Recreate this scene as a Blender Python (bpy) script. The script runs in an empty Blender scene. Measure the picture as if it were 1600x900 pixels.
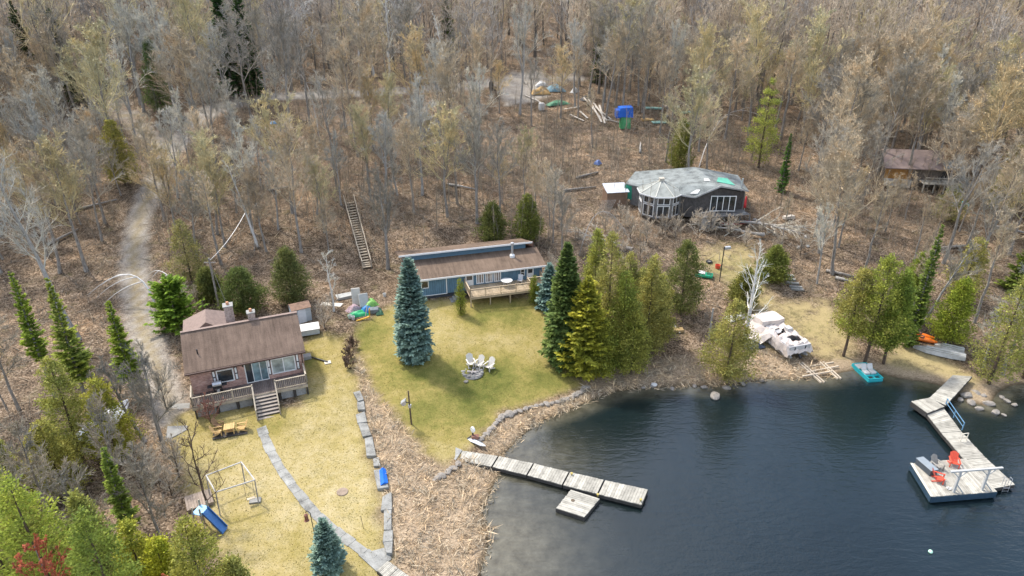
import bpy, math, random
import numpy as np
from mathutils import Vector, Matrix
R = math.radians
rng = np.random.default_rng(7)
random.seed(11)
scene = bpy.context.scene
col = scene.collection

# ------------------------------------------------------------------ camera
FPX = 1067.0; PITCH = R(26); CAMZ = 37.0
cd = bpy.data.cameras.new('camera'); cam = bpy.data.objects.new('camera', cd); col.objects.link(cam)
cd.sensor_width = 36; cd.lens = 36 * FPX / 1600; cd.clip_end = 3000; cd.clip_start = 0.5
cam.location = (0, 0, CAMZ); cam.rotation_euler = (R(90) - PITCH, 0, 0)
scene.camera = cam

def ray(u, v):
    a = (u - 800) / FPX; b = (450 - v) / FPX
    return np.array([a, math.cos(PITCH) + b * math.sin(PITCH), -math.sin(PITCH) + b * math.cos(PITCH)])
def at_z(u, v, z):
    d = ray(u, v); t = (z - CAMZ) / d[2]
    return np.array([d[0] * t, d[1] * t, z])
def at_y(u, v, y):
    d = ray(u, v); t = y / d[1]
    return np.array([d[0] * t, y, CAMZ + d[2] * t])

# ------------------------------------------------------------------ terrain height
SHORE_PX = [(765, 960), (742, 900), (757, 850), (748, 800), (762, 765), (775, 735), (778, 712), (800, 690), (822, 670), (850, 652), (880, 640),
            (905, 630), (930, 619), (960, 609), (1000, 604), (1050, 602), (1100, 601), (1150, 598), (1200, 589), (1245, 590),
            (1290, 587), (1310, 580), (1340, 575), (1375, 582), (1410, 590), (1440, 594), (1470, 600), (1495, 608), (1515, 626),
            (1540, 632), (1552, 612), (1575, 600), (1600, 597), (1680, 592)]
LAKE = np.array([at_z(u, v, 0)[:2] for u, v in SHORE_PX] + [(230, 58), (230, -80), (-9, -80), (-8, 26)])
def sdist(poly, x, y):
    """signed distance, negative inside"""
    x = np.asarray(x, float); y = np.asarray(y, float)
    d = np.full(x.shape, 1e9); ins = np.zeros(x.shape, bool)
    n = len(poly)
    for i in range(n):
        ax, ay = poly[i]; bx, by = poly[(i + 1) % n]
        ex, ey = bx - ax, by - ay
        t = np.clip(((x - ax) * ex + (y - ay) * ey) / (ex * ex + ey * ey + 1e-12), 0, 1)
        d = np.minimum(d, np.hypot(x - ax - t * ex, y - ay - t * ey))
        c = ((ay > y) != (by > y)) & (x < (bx - ax) * (y - ay) / (by - ay + 1e-12) + ax)
        ins ^= c
    return np.where(ins, -d, d)
def pldist(pts, x, y):
    x = np.asarray(x, float); y = np.asarray(y, float); d = np.full(x.shape, 1e9)
    for (ax, ay), (bx, by) in zip(pts[:-1], pts[1:]):
        ex, ey = bx - ax, by - ay
        t = np.clip(((x - ax) * ex + (y - ay) * ey) / (ex * ex + ey * ey + 1e-12), 0, 1)
        d = np.minimum(d, np.hypot(x - ax - t * ex, y - ay - t * ey))
    return d
def sstep(a, b, x):
    t = np.clip((x - a) / (b - a), 0, 1); return t * t * (3 - 2 * t)
KY = [-80, 20, 40, 55, 64, 72, 76, 84, 95, 110, 116, 126, 140, 165, 200, 300, 450]
KC = [.7, 1.0, 1.3, 1.9, 2.5, 2.9, 3.3, 6.0, 10.6, 16.4, 17.5, 18.3, 20.5, 24, 29, 46, 70]
KL = [.7, 1.2, 1.5, 1.9, 2.5, 3.6, 4.4, 6.2, 9.0, 12.6, 14, 16.2, 19.5, 24, 30, 46, 70]
PADS = [(-23.0, 52.5, 7.0, 5.0, 1.95), (-5, 70.5, 9.5, 3.5, 2.85), (24, 88, 7, 4.5, 6.3)]
def vnoise(x, y, s, seed):
    r = np.random.default_rng(seed); o = 0
    for k in range(4):
        a = r.uniform(0, 6.28); f = s * (1 + .45 * k); p = r.uniform(0, 6.28)
        o = o + np.sin((x * math.cos(a) + y * math.sin(a)) * f + p) * np.cos((-x * math.sin(a) + y * math.cos(a)) * f * .83 + p * 2)
    return o / 4
def height(x, y):
    x = np.asarray(x, float); y = np.asarray(y, float)
    w = sstep(-18, -34, x)
    base = np.interp(y, KY, KC) * (1 - w) + np.interp(y, KY, KL) * w
    hill = sstep(74, 90, y)
    base = base + hill * (vnoise(x, y, .11, 3) * 1.1 + vnoise(x, y, .37, 5) * .35) + (1 - hill) * vnoise(x, y, .3, 8) * .08
    for cx, cy, hw, hd, z in PADS:
        q = np.maximum(np.abs(x - cx) - hw, np.abs(y - cy) - hd)
        base = base + (z - base) * sstep(3.0, 0, q)
    sd = sdist(LAKE, x, y)
    land = np.minimum(base, .06 + .16 * np.maximum(sd, 0) + vnoise(x, y, 1.3, 9) * .05 * (sd < 8))
    bed = np.maximum(-2.6, .05 + .16 * sd)
    return np.where(sd > 0, land, bed)
def hz(x, y): return float(height(np.array([x]), np.array([y]))[0])
_T = np.concatenate([np.linspace(25, 110, 400), np.linspace(110.3, 420, 500)])
def gp(u, v):
    """the point of the ground (or lake surface) seen in direction u,v"""
    d = ray(u, v); p = d[None, :] * _T[:, None]; p[:, 2] += CAMZ
    g = np.maximum(height(p[:, 0], p[:, 1]), 0); below = np.nonzero(p[:, 2] <= g)[0]
    if not len(below): return p[-1]
    i = max(below[0], 1); lo, hi = _T[i - 1], _T[i]
    f0 = p[i - 1, 2] - g[i - 1]; f1 = p[i, 2] - g[i]
    t = lo + (hi - lo) * f0 / (f0 - f1 + 1e-9); q = d * t; q[2] += CAMZ
    q[2] = max(hz(q[0], q[1]), 0); return q

# ------------------------------------------------------------------ object helpers
class MB:
    """collects shapes, build() links them as ONE mesh object"""
    def __init__(s): s.v = []; s.f = []
    def add(s, vs, fs):
        o = len(s.v); s.v += [tuple(map(float, p)) for p in vs]; s.f += [tuple(i + o for i in f) for f in fs]; return s
    def box(s, x0, x1, y0, y1, z0, z1):
        v = [(x, y, z) for z in (z0, z1) for x, y in ((x0, y0), (x1, y0), (x1, y1), (x0, y1))]
        return s.add(v, [(3, 2, 1, 0), (4, 5, 6, 7), (0, 1, 5, 4), (1, 2, 6, 5), (2, 3, 7, 6), (3, 0, 4, 7)])
    def bar(s, a, b, w, h=None, up=(0, 0, 1)):
        h = h or w; a = Vector(a); b = Vector(b); d = (b - a).normalized(); u = Vector(up)
        if abs(d.dot(u)) > .95: u = Vector((0, 1, 0))
        r = d.cross(u).normalized(); u = r.cross(d); v = []
        for p in (a, b):
            for i, j in ((-1, -1), (1, -1), (1, 1), (-1, 1)): v.append(p + r * (i * w / 2) + u * (j * h / 2))
        return s.add(v, [(0, 1, 2, 3), (7, 6, 5, 4), (0, 4, 5, 1), (1, 5, 6, 2), (2, 6, 7, 3), (3, 7, 4, 0)])
    def tube(s, pts, rad, n=8, cap=True):
        pts = [Vector(p) for p in pts]
        if not hasattr(rad, '__len__'): rad = [rad] * len(pts)
        o = len(s.v); u = None
        for i, p in enumerate(pts):
            d = (pts[min(i + 1, len(pts) - 1)] - pts[max(i - 1, 0)]).normalized()
            if u is None: u = d.orthogonal().normalized()
            u = (u - d * u.dot(d)).normalized(); w = d.cross(u)
            for k in range(n):
                a = 2 * math.pi * k / n; s.v.append(tuple(p + (u * math.cos(a) + w * math.sin(a)) * rad[i]))
        for i in range(len(pts) - 1):
            for k in range(n):
                k2 = (k + 1) % n; s.f.append((o + i * n + k, o + i * n + k2, o + (i + 1) * n + k2, o + (i + 1) * n + k))
        if cap:
            s.f.append(tuple(o + k for k in range(n))[::-1]); e = o + (len(pts) - 1) * n; s.f.append(tuple(e + k for k in range(n)))
        return s
    def slab(s, c, t):
        """c: 4 top corners; t thickness downwards"""
        v = [(p[0], p[1], p[2] - t) for p in c] + list(c)
        return s.add(v, [(3, 2, 1, 0), (4, 5, 6, 7), (0, 1, 5, 4), (1, 2, 6, 5), (2, 3, 7, 6), (3, 0, 4, 7)])
    def prism(s, poly, y0, y1, axis='y'):
        n = len(poly)
        f = (lambda a, b, y: (a, y, b)) if axis == 'y' else ((lambda a, b, x: (x, a, b)) if axis == 'x' else (lambda a, b, z: (a, b, z)))
        v = [f(a, b, y0) for a, b in poly] + [f(a, b, y1) for a, b in poly]
        return s.add(v, [tuple(range(n)), tuple(range(2 * n - 1, n - 1, -1))] + [(i, i + n, (i + 1) % n + n, (i + 1) % n) for i in range(n)])
    def lathe(s, prof, n=14, c=(0, 0, 0)):
        o = len(s.v)
        for r, z in prof:
            for k in range(n):
                a = 2 * math.pi * k / n; s.v.append((c[0] + r * math.cos(a), c[1] + r * math.sin(a), c[2] + z))
        m = len(prof)
        for i in range(m - 1):
            for k in range(n):
                k2 = (k + 1) % n; s.f.append((o + i * n + k, o + i * n + k2, o + (i + 1) * n + k2, o + (i + 1) * n + k))
        s.f.append(tuple(o + k for k in range(n))[::-1]); s.f.append(tuple(o + (m - 1) * n + k for k in range(n))); return s
    def planks(s, a, b, c, d, n, t=.05, gap=.018, rnd=random):
        """boards laid across from edge a-b to edge d-c, n of them along a->b"""
        a, b, c, d = map(Vector, (a, b, c, d)); L = (b - a).length; g = gap / L
        for i in range(n):
            f0 = i / n + g / 2; f1 = (i + 1) / n - g / 2; dz = Vector((0, 0, rnd.uniform(-.007, .007))); e0 = rnd.uniform(-.02, .02); e1 = rnd.uniform(-.02, .02)
            p = a.lerp(b, f0) + dz; q = a.lerp(b, f1) + dz; r = d.lerp(c, f1) + dz; w = d.lerp(c, f0) + dz; x = (w - p).normalized()
            s.slab([p - x * e0, q - x * e0, r + x * e1, w + x * e1], t)
        return s
    def jitter(s, amt, seed=0):
        r = random.Random(seed); s.v = [(x + r.uniform(-amt, amt), y + r.uniform(-amt, amt), z + r.uniform(-amt, amt)) for x, y, z in s.v]; return s
    def mesh(s, name, mat, smooth=False):
        me = bpy.data.meshes.new(name); me.from_pydata(s.v, [], s.f); me.update()
        if mat: me.materials.append(mat)
        if smooth: me.polygons.foreach_set('use_smooth', [True] * len(me.polygons))
        return me
    def build(s, name, mat, parent=None, loc=None, rz=0, smooth=False, bevel=0):
        o = bpy.data.objects.new(name, s.mesh(name, mat, smooth)); col.objects.link(o)
        if parent: o.parent = parent
        if loc is not None: o.location = loc
        o.rotation_euler.z = rz
        if bevel:
            b = o.modifiers.new('edge', 'BEVEL'); b.width = bevel; b.segments = 2; b.limit_method = 'ANGLE'
        return o
def tag(o, label=None, cat=None, group=None, kind=None):
    if label: o['label'] = label
    if cat: o['category'] = cat
    if group: o['group'] = group
    if kind: o['kind'] = kind
    return o
def thing(name, label, cat, loc=(0, 0, 0), rz=0, group=None):
    o = bpy.data.objects.new(name, None); col.objects.link(o); o.location = loc; o.rotation_euler.z = rz; o.empty_display_size = .2
    return tag(o, label, cat, group)
def copy_tree(o, parent=None):
    c = o.copy(); col.objects.link(c); c.parent = parent
    for ch in list(o.children): copy_tree(ch, c)
    return c
def link_mesh(name, me, parent=None):
    o = bpy.data.objects.new(name, me); col.objects.link(o)
    if parent: o.parent = parent
    return o
def np_mesh(name, V, F, mat, attrs=None, smooth=False):
    """V (n,3); F list of int arrays (m,k)"""
    me = bpy.data.meshes.new(name); V = np.asarray(V, np.float32)
    F = [np.asarray(f, np.int32) for f in (F if isinstance(F, list) else [F]) if len(f)]
    nl = sum(f.size for f in F); nf = sum(len(f) for f in F)
    me.vertices.add(len(V)); me.vertices.foreach_set('co', V.ravel())
    me.loops.add(nl); me.loops.foreach_set('vertex_index', np.concatenate([f.ravel() for f in F]))
    tot = np.concatenate([np.full(len(f), f.shape[1], np.int32) for f in F]); st = np.concatenate([[0], np.cumsum(tot)[:-1]]).astype(np.int32)
    me.polygons.add(nf); me.polygons.foreach_set('loop_start', st); me.polygons.foreach_set('loop_total', tot)
    if smooth: me.polygons.foreach_set('use_smooth', np.ones(nf, bool))
    me.update(calc_edges=True)
    for k, a in (attrs or {}).items():
        a = np.asarray(a, np.float32)
        if a.ndim == 1: at = me.attributes.new(k, 'FLOAT', 'POINT'); at.data.foreach_set('value', a)
        else:
            at = me.attributes.new(k, 'FLOAT_COLOR', 'POINT'); at.data.foreach_set('color', np.c_[a, np.ones(len(a))].astype(np.float32).ravel())
    if mat: me.materials.append(mat)
    return me

# ------------------------------------------------------------------ materials
class NT:
    def __init__(s, name):
        s.m = bpy.data.materials.new(name); s.m.use_nodes = True; s.t = s.m.node_tree; s.n = s.t.nodes; s.n.clear()
        s.out = s.n.new('ShaderNodeOutputMaterial')
    def node(s, typ, **kw):
        x = s.n.new(typ)
        for k, v in kw.items():
            if k.startswith('_'): setattr(x, k[1:], v)
            else:
                i = x.inputs[k.replace('__', ' ')] if not k.isdigit() else x.inputs[int(k)]
                if isinstance(v, bpy.types.NodeSocket): s.t.links.new(v, i)
                else: i.default_value = v
        return x
    def coord(s, which='Object', scale=(1, 1, 1)):
        c = s.n.new('ShaderNodeTexCoord'); m = s.node('ShaderNodeMapping', Vector=c.outputs[which], Scale=scale); return m.outputs[0]
    def noise(s, vec, scale, detail=4, rough=.55, out=0):
        return s.node('ShaderNodeTexNoise', Vector=vec, Scale=scale, Detail=detail, Roughness=rough).outputs[out]
    def ramp(s, fac, stops, interp='LINEAR'):
        r = s.node('ShaderNodeValToRGB', Fac=fac); e = r.color_ramp.elements; r.color_ramp.interpolation = interp
        while len(e) < len(stops): e.new(.5)
        for el, (p, c) in zip(e, stops): el.position = p; el.color = (*c, 1) if len(c) == 3 else c
        return r.outputs[0]
    def mix(s, fac, a, b, mode='MIX'):
        x = s.n.new('ShaderNodeMix'); x.data_type = 'RGBA'; x.blend_type = mode
        for i, v in ((0, fac), (6, a), (7, b)):
            if isinstance(v, bpy.types.NodeSocket): s.t.links.new(v, x.inputs[i])
            elif i == 0: x.inputs[0].default_value = v
            else: x.inputs[i].default_value = (*v, 1) if len(v) == 3 else v
        return x.outputs[2]
    def math(s, op, a, b=0.0, clamp=False):
        x = s.n.new('ShaderNodeMath'); x.operation = op; x.use_clamp = clamp
        for i, v in ((0, a), (1, b)):
            if isinstance(v, bpy.types.NodeSocket): s.t.links.new(v, x.inputs[i])
            else: x.inputs[i].default_value = v
        return x.outputs[0]
    def attr(s, name, out='Fac'):
        a = s.n.new('ShaderNodeAttribute'); a.attribute_name = name; return a.outputs[out]
    def bump(s, h, strength=.3, dist=.05):
        return s.node('ShaderNodeBump', Height=h, Strength=strength, Distance=dist).outputs[0]
    def bsdf(s, color, rough=.8, normal=None, spec=.3, metal=0, trans=0):
        p = s.n.new('ShaderNodeBsdfPrincipled')
        for k, v in (('Base Color', color), ('Roughness', rough), ('Metallic', metal), ('Specular IOR Level', spec), ('Normal', normal)):
            if v is None: continue
            if isinstance(v, bpy.types.NodeSocket): s.t.links.new(v, p.inputs[k])
            else: p.inputs[k].default_value = (*v, 1) if k == 'Base Color' else v
        sh = p.outputs[0]
        if trans:
            t = s.n.new('ShaderNodeBsdfTranslucent')
            if isinstance(color, bpy.types.NodeSocket): s.t.links.new(color, t.inputs[0])
            else: t.inputs[0].default_value = (*color, 1)
            x = s.n.new('ShaderNodeMixShader'); x.inputs[0].default_value = trans
            s.t.links.new(sh, x.inputs[1]); s.t.links.new(t.outputs[0], x.inputs[2]); sh = x.outputs[0]
        s.t.links.new(sh, s.out.inputs[0]); return p
def lite(c, k): return tuple(min(1, x * k) for x in c)
_M = {}
def paint(name, c, rough=.7, var=.18, scale=3.0, spec=.3, metal=0, bump=.0, island=0.0, trans=0):
    """a worn, slightly mottled surface of colour c; island: each board or pane a little different"""
    if name in _M: return _M[name]
    k = NT(name); co = k.coord(); n = k.noise(co, scale, 5, .6); n2 = k.noise(co, scale * 9, 3, .6)
    f = k.math('ADD', k.math('MULTIPLY', n, .65), k.math('MULTIPLY', n2, .35))
    cc = k.ramp(f, [(.3, lite(c, 1 - var * 1.6)), (.5, c), (.72, lite(c, 1 + var))])
    if island:
        g = k.n.new('ShaderNodeNewGeometry'); v = k.math('ADD', 1 - island, k.math('MULTIPLY', g.outputs['Random Per Island'], island * 2))
        h = k.node('ShaderNodeHueSaturation', Color=cc, Value=v); cc = h.outputs[0]
    k.bsdf(cc, rough, k.bump(n2, bump, .02) if bump else None, spec, metal, trans); _M[name] = k.m; return k.m
# ------------------------------------------------------------------ world and sun
SUN_EL, SUN_AZ = R(56), R(-48)                     # the sun stands high on the left, a little beyond the houses
w = bpy.data.worlds.new('World'); scene.world = w; w.use_nodes = True
nt = w.node_tree; bg = nt.nodes['Background']; sky = nt.nodes.new('ShaderNodeTexSky'); sky.sky_type = 'NISHITA'
sky.sun_disc = False; sky.sun_elevation = SUN_EL; sky.sun_rotation = SUN_AZ; sky.air_density = 1.0; sky.dust_density = 2.0
tc_ = nt.nodes.new('ShaderNodeTexCoord'); cn = nt.nodes.new('ShaderNodeTexNoise'); cn.inputs['Scale'].default_value = 3.2; cn.inputs['Detail'].default_value = 6; cn.inputs['Roughness'].default_value = .6; cr = nt.nodes.new('ShaderNodeValToRGB')
cr.color_ramp.elements[0].position = .44; cr.color_ramp.elements[1].position = .66; cr.color_ramp.elements[1].color = (.75, .75, .75, 1); cm_ = nt.nodes.new('ShaderNodeMix'); cm_.data_type = 'RGBA'; cm_.inputs[7].default_value = (7.5, 7.6, 7.9, 1)   # broken white clouds
nt.links.new(tc_.outputs['Generated'], cn.inputs['Vector']); nt.links.new(cn.outputs[0], cr.inputs[0]); nt.links.new(cr.outputs[0], cm_.inputs[0]); nt.links.new(sky.outputs[0], cm_.inputs[6]); nt.links.new(cm_.outputs[2], bg.inputs[0]); bg.inputs[1].default_value = .15
sl = bpy.data.lights.new('sun', 'SUN'); sl.energy = 2.0; sl.angle = R(5); sl.color = (1, .95, .87)
so = bpy.data.objects.new('sun', sl); col.objects.link(so); so.location = (-30, 120, 150)
sd_ = Vector((math.sin(SUN_AZ) * math.cos(SUN_EL), math.cos(SUN_AZ) * math.cos(SUN_EL), math.sin(SUN_EL)))
so.rotation_euler = (-sd_).to_track_quat('-Z', 'Y').to_euler()
vs = scene.view_settings; vs.view_transform = 'Standard'; vs.look = 'None'; vs.gamma = 1; vs.exposure = 1.27; vs.use_curve_mapping = False
scene.cycles.max_bounces = 6; scene.cycles.transparent_max_bounces = 8; scene.cycles.diffuse_bounces = 3

# ------------------------------------------------------------------ ground polygons (found where the photo shows them)
def wpoly(px): return np.array([gp(u, v)[:2] for u, v in px])
LAWN_A = wpoly([(262, 662), (300, 640), (466, 634), (478, 600), (468, 545), (490, 520), (540, 524), (552, 580), (566, 660), (588, 760), (604, 860), (606, 960), (400, 960), (352, 880), (310, 800), (285, 730)])
LAWN_B = wpoly([(556, 545), (560, 505), (612, 478), (665, 470), (725, 466), (846, 466), (862, 500), (885, 570), (910, 606), (860, 620), (780, 645), (745, 690), (716, 712), (690, 728), (655, 690), (620, 650), (585, 610)])
GRASS_C = wpoly([(1180, 500), (1215, 470), (1290, 470), (1330, 520), (1330, 565), (1290, 560), (1240, 550), (1190, 540)])
GRASS_D = wpoly([(1370, 560), (1400, 540), (1440, 545), (1500, 570), (1536, 600), (1530, 625), (1512, 615), (1460, 590), (1400, 585)])
GRASS_E = wpoly([(1085, 405), (1110, 385), (1170, 385), (1200, 440), (1215, 480), (1190, 500), (1130, 440)])
REED = [wpoly(p) for p in ([(610, 640), (690, 730), (720, 722), (760, 705), (765, 680), (800, 652), (860, 630), (905, 612), (940, 616), (900, 634), (840, 660), (800, 690), (780, 715), (762, 765), (750, 800), (757, 850), (742, 960), (612, 960), (604, 850), (592, 760), (570, 640)],
                           [(546, 540), (562, 540), (590, 610), (620, 650), (600, 700), (575, 650), (560, 600)],
                           [(905, 600), (960, 575), (1040, 560), (1100, 560), (1180, 550), (1240, 560), (1290, 575), (1240, 590), (1150, 598), (1040, 602), (930, 620)])]
DRIVE = [gp(u, v)[:2] for u, v in ((150, 150), (205, 190), (262, 238), (240, 290), (218, 340), (208, 400), (214, 470), (224, 520), (240, 560), (258, 610), (268, 650))]
ROAD = [gp(u, v)[:2] for u, v in ((262, 238), (330, 172), (400, 152), (500, 148), (620, 142), (720, 136), (790, 126), (830, 124), (900, 122))]
PATCH = wpoly([(776, 130), (800, 112), (850, 112), (860, 150), (830, 160), (790, 165)])
BARE_D = wpoly([(1210, 440), (1270, 430), (1290, 460), (1230, 470)])

def masks(x, y):
    x = np.asarray(x, float); y = np.asarray(y, float)
    e = vnoise(x, y, .9, 21) * .6 + vnoise(x, y, 2.3, 22) * .4
    def m(p, s=.7, j=1.0): return sstep(s, -s, sdist(p, x, y) + e * j)
    la = np.maximum(m(LAWN_A), m(LAWN_B))
    gr = np.maximum.reduce([m(GRASS_C, 1.2), m(GRASS_D, .8), m(GRASS_E, 1.5)])
    re = np.maximum.reduce([m(p, .8) for p in REED]); re = np.maximum(re, sstep(2.0, .6, np.abs(sdist(LAKE, x, y)) + e) * .8)
    dr = np.maximum(sstep(2.0, .9, pldist(DRIVE, x, y) + e * .6), sstep(2.6, 1.4, pldist(ROAD, x, y) + e * .6)); dr = np.maximum(dr, m(PATCH))
    return la, gr, re * (1 - la), dr * (1 - la)

# ------------------------------------------------------------------ ground material
def ground_mat():
    k = NT('ground_cover'); co = k.coord()
    la, gr, re, dr = (k.attr(n) for n in ('lawn', 'rough_grass', 'reed', 'gravel'))
    # leaf litter: cells of single leaves, patches, twigs
    vo = k.node('ShaderNodeTexVoronoi', Vector=co, Scale=9.0, _feature='F1'); vc = k.node('ShaderNodeSeparateColor', Color=vo.outputs[1]).outputs[0]
    vo2 = k.node('ShaderNodeTexVoronoi', Vector=co, Scale=1.5); vc2 = k.node('ShaderNodeSeparateColor', Color=vo2.outputs[1]).outputs[0]
    n1 = k.noise(co, .22, 6, .65); n2 = k.noise(co, 2.2, 5, .7)
    f = k.math('ADD', k.math('MULTIPLY', vc, .52), k.math('ADD', k.math('MULTIPLY', vc2, .18), k.math('MULTIPLY', n2, .32)))
    litter = k.ramp(f, [(.22, (.042, .032, .023)), (.42, (.118, .088, .061)), (.6, (.205, .155, .108)), (.78, (.32, .255, .19)), (.95, (.49, .42, .34))])
    tone = k.ramp(n1, [(.30, (.50, .47, .44)), (.45, (.85, .82, .78)), (.56, (1.05, .98, .90)), (.70, (1.35, 1.18, 1.0))]); litter = k.mix(1, litter, tone, 'MULTIPLY')
    moss = k.ramp(k.noise(co, .5, 5, .7), [(.56, (0, 0, 0)), (.7, (1, 1, 1))]); litter = k.mix(k.math('MULTIPLY', moss, .38), litter, (.13, .12, .045))
    # lawn: straw and green, mown
    g1 = k.noise(co, .16, 5, .6); g2 = k.noise(co, 1.1, 5, .7); g3 = k.noise(co, 9, 3, .7)
    gf = k.math('ADD', k.math('MULTIPLY', g1, .60), k.math('ADD', k.math('MULTIPLY', g2, .44), k.math('MULTIPLY', g3, .22)))
    gf = k.math('ADD', gf, k.math('MULTIPLY', k.attr('green'), -.28))
    lawn = k.ramp(gf, [(.26, (.085, .098, .022)), (.42, (.165, .155, .042)), (.55, (.255, .208, .068)), (.68, (.325, .262, .115)), (.85, (.41, .34, .20))])
    fl = k.ramp(k.math('ADD', k.math('MULTIPLY', k.noise(co, 7.5, 5, .8), .7), k.math('MULTIPLY', k.noise(co, .7, 4, .7), .3)), [(.36, (.40, .44, .34)), (.455, (.93, .94, .9)), (.62, (1.14, 1.12, 1.1))]); lawn = k.mix(1, lawn, fl, 'MULTIPLY')
    rg = k.ramp(gf, [(.34, (.09, .105, .028)), (.5, (.20, .178, .07)), (.66, (.36, .285, .145))]); rg = k.mix(1, rg, fl, 'MULTIPLY')
    # dry reeds / straw
    wv = k.noise(k.coord('Object', (3, 7, 3)), 1.6, 6, .8); straw = k.ramp(wv, [(.3, (.10, .07, .046)), (.46, (.29, .215, .14)), (.6, (.47, .365, .25)), (.78, (.62, .51, .37))])
    gv = k.ramp(k.math('ADD', k.math('MULTIPLY', k.noise(co, .7, 7, .75), .82), k.math('MULTIPLY', vc, .18)), [(.3, (.17, .145, .118)), (.5, (.29, .258, .215)), (.75, (.42, .385, .335))])
    gv = k.mix(k.math('MULTIPLY', k.attr('verge'), .5), gv, (.27, .20, .075))
    wet = k.attr('wet')
    c = k.mix(k.math('MULTIPLY', gr, k.ramp(k.noise(co, .55, 6, .75), [(.36, (.25, .25, .25)), (.52, (1, 1, 1))])), litter, rg); c = k.mix(re, c, straw); c = k.mix(dr, c, gv); c = k.mix(la, c, lawn)
    c = k.mix(wet, c, (.035, .028, .014))
    h = k.math('ADD', k.math('MULTIPLY', f, k.math('SUBTRACT', 1.0, la)), k.math('MULTIPLY', g3, .5))
    k.bsdf(c, .95, k.bump(h, .7, .12), .1); return k.m
GM = ground_mat()
def axis(parts):
    a = [np.arange(s, e, d) for s, e, d in parts]; return np.unique(np.concatenate(a).round(3))
gx = axis([(-260, -60, 4), (-60, -34, .8), (-34, 48, .42), (48, 72, .8), (72, 270, 4)])
gy = axis([(-60, 20, 5), (20, 80, .42), (80, 140, .8), (140, 220, 2), (220, 440, 6)])
X, Y = np.meshgrid(gx, gy); xf, yf = X.ravel(), Y.ravel()
Z = height(xf, yf); la, gr, re, dr = masks(xf, yf); SD = sdist(LAKE, xf, yf)
near = (SD > -.5) & (yf < 80)
Z = Z + (rng.random(len(Z)) - .5) * .05 * (1 - la) * (SD > 0)
green_shade_spots = [(700, 590, 3.2), (775, 585, 3.0), (735, 615, 3.5), (730, 585, 2), (560, 520, 3), (850, 600, 3), (480, 570, 2), (800, 490, 3.4), (760, 494, 2.6), (655, 585, 3), (425, 665, 2), (660, 640, 2.5)]  # green lawn patches; by spruce and deck front their cast shadow is painted in
green = np.zeros(len(xf))
for u, v, r in green_shade_spots:
    p = gp(u, v); green = np.maximum(green, np.exp(-((xf - p[0]) ** 2 + (yf - p[1]) ** 2) / (r * r)) * .8)
green += sstep(0, 1, sstep(2.0, -2.0, sdist(LAWN_B, xf, yf))) * .10 - sstep(1, -1, sdist(LAWN_A, xf, yf)) * .22
verge = sstep(.7, .2, pldist(DRIVE, xf, yf)) * sstep(40, 60, yf)
wet = sstep(.35, -.5, SD)
V = np.c_[xf, yf, Z]; nx, ny = len(gx), len(gy)
I = (np.arange(ny - 1)[:, None] * nx + np.arange(nx - 1)[None, :]).ravel(); Q = np.c_[I, I + 1, I + 1 + nx, I + nx]
def fm(a): return a[Q].mean(1)
cls = np.zeros(len(Q), int); cls[fm(dr) > .5] = 1; cls[fm(la) > .5] = 2; cls[(fm(SD) < -.6)] = 3
for c_, nm in ((0, 'forest_floor'), (1, 'gravel_driveway'), (2, 'lawn'), (3, 'lake_bed')):
    q = Q[cls == c_]; used, inv = np.unique(q, return_inverse=True); q2 = inv.reshape(q.shape)
    me = np_mesh(nm, V[used], q2, GM, dict(lawn=la[used], rough_grass=gr[used], reed=re[used], gravel=dr[used], green=green[used], verge=verge[used], wet=wet[used]), smooth=True)
    tag(link_mesh(nm, me), kind='structure')

# ------------------------------------------------------------------ lake
def water_mat():
    k = NT('lake_water'); co = k.coord('Object', (1, 1, 1)); sh = k.attr('shallow')
    deep = k.ramp(k.noise(co, .05, 3), [(.35, (.005, .010, .011)), (.65, (.009, .017, .020))])
    murk = k.ramp(k.noise(co, .8, 6, .7), [(.35, (.062, .054, .034)), (.6, (.125, .113, .078)), (.75, (.185, .17, .125))])
    c = k.mix(sh, deep, murk)
    a = k.node('ShaderNodeTexNoise', Vector=k.coord('Object', (.55, 1.5, 1)), Scale=1.5, Detail=3, Roughness=.5, Distortion=.6)
    b = k.node('ShaderNodeTexNoise', Vector=k.coord('Object', (1.6, 2.6, 1)), Scale=2.6, Detail=3, Roughness=.6)
    d = k.node('ShaderNodeTexNoise', Vector=k.coord('Object', (.2, .34, 1)), Scale=.7, Detail=2)
    h = k.math('ADD', k.math('MULTIPLY', a.outputs[0], .55), k.math('ADD', k.math('MULTIPLY', b.outputs[0], .22), k.math('MULTIPLY', d.outputs[0], .6)))
    p = k.bsdf(c, .03, k.bump(h, k.ramp(k.noise(k.coord(), .07, 3), [(.35, (.55, .55, .55)), (.65, (1, 1, 1))]), .105), 1.0); p.inputs['IOR'].default_value = 1.33
    return k.m
lx = axis([(-12, 60, .7), (60, 228, 4)]); ly = axis([(-78, 20, 4), (20, 62, .7)])
LX, LY = np.meshgrid(lx, ly); lxf, lyf = LX.ravel(), LY.ravel(); ls = sdist(LAKE, lxf, lyf)
q0 = at_z(770, 860, 0); q1 = at_z(800, 720, 0)
sh = np.maximum(sstep(-2.6, -.2, ls) * .9, np.exp(-((lxf - q0[0]) ** 2 / 30 + (lyf - q0[1]) ** 2 / 60)) * .95)
sh = np.maximum(sh, np.exp(-((lxf - q1[0]) ** 2 / 30 + (lyf - q1[1]) ** 2 / 16)) * .8)
nxl = len(lx); I = (np.arange(len(ly) - 1)[:, None] * nxl + np.arange(nxl - 1)[None, :]).ravel(); QL = np.c_[I, I + 1, I + 1 + nxl, I + nxl]
QL = QL[ls[QL].min(1) < 1.5]; used, inv = np.unique(QL, return_inverse=True)
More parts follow.
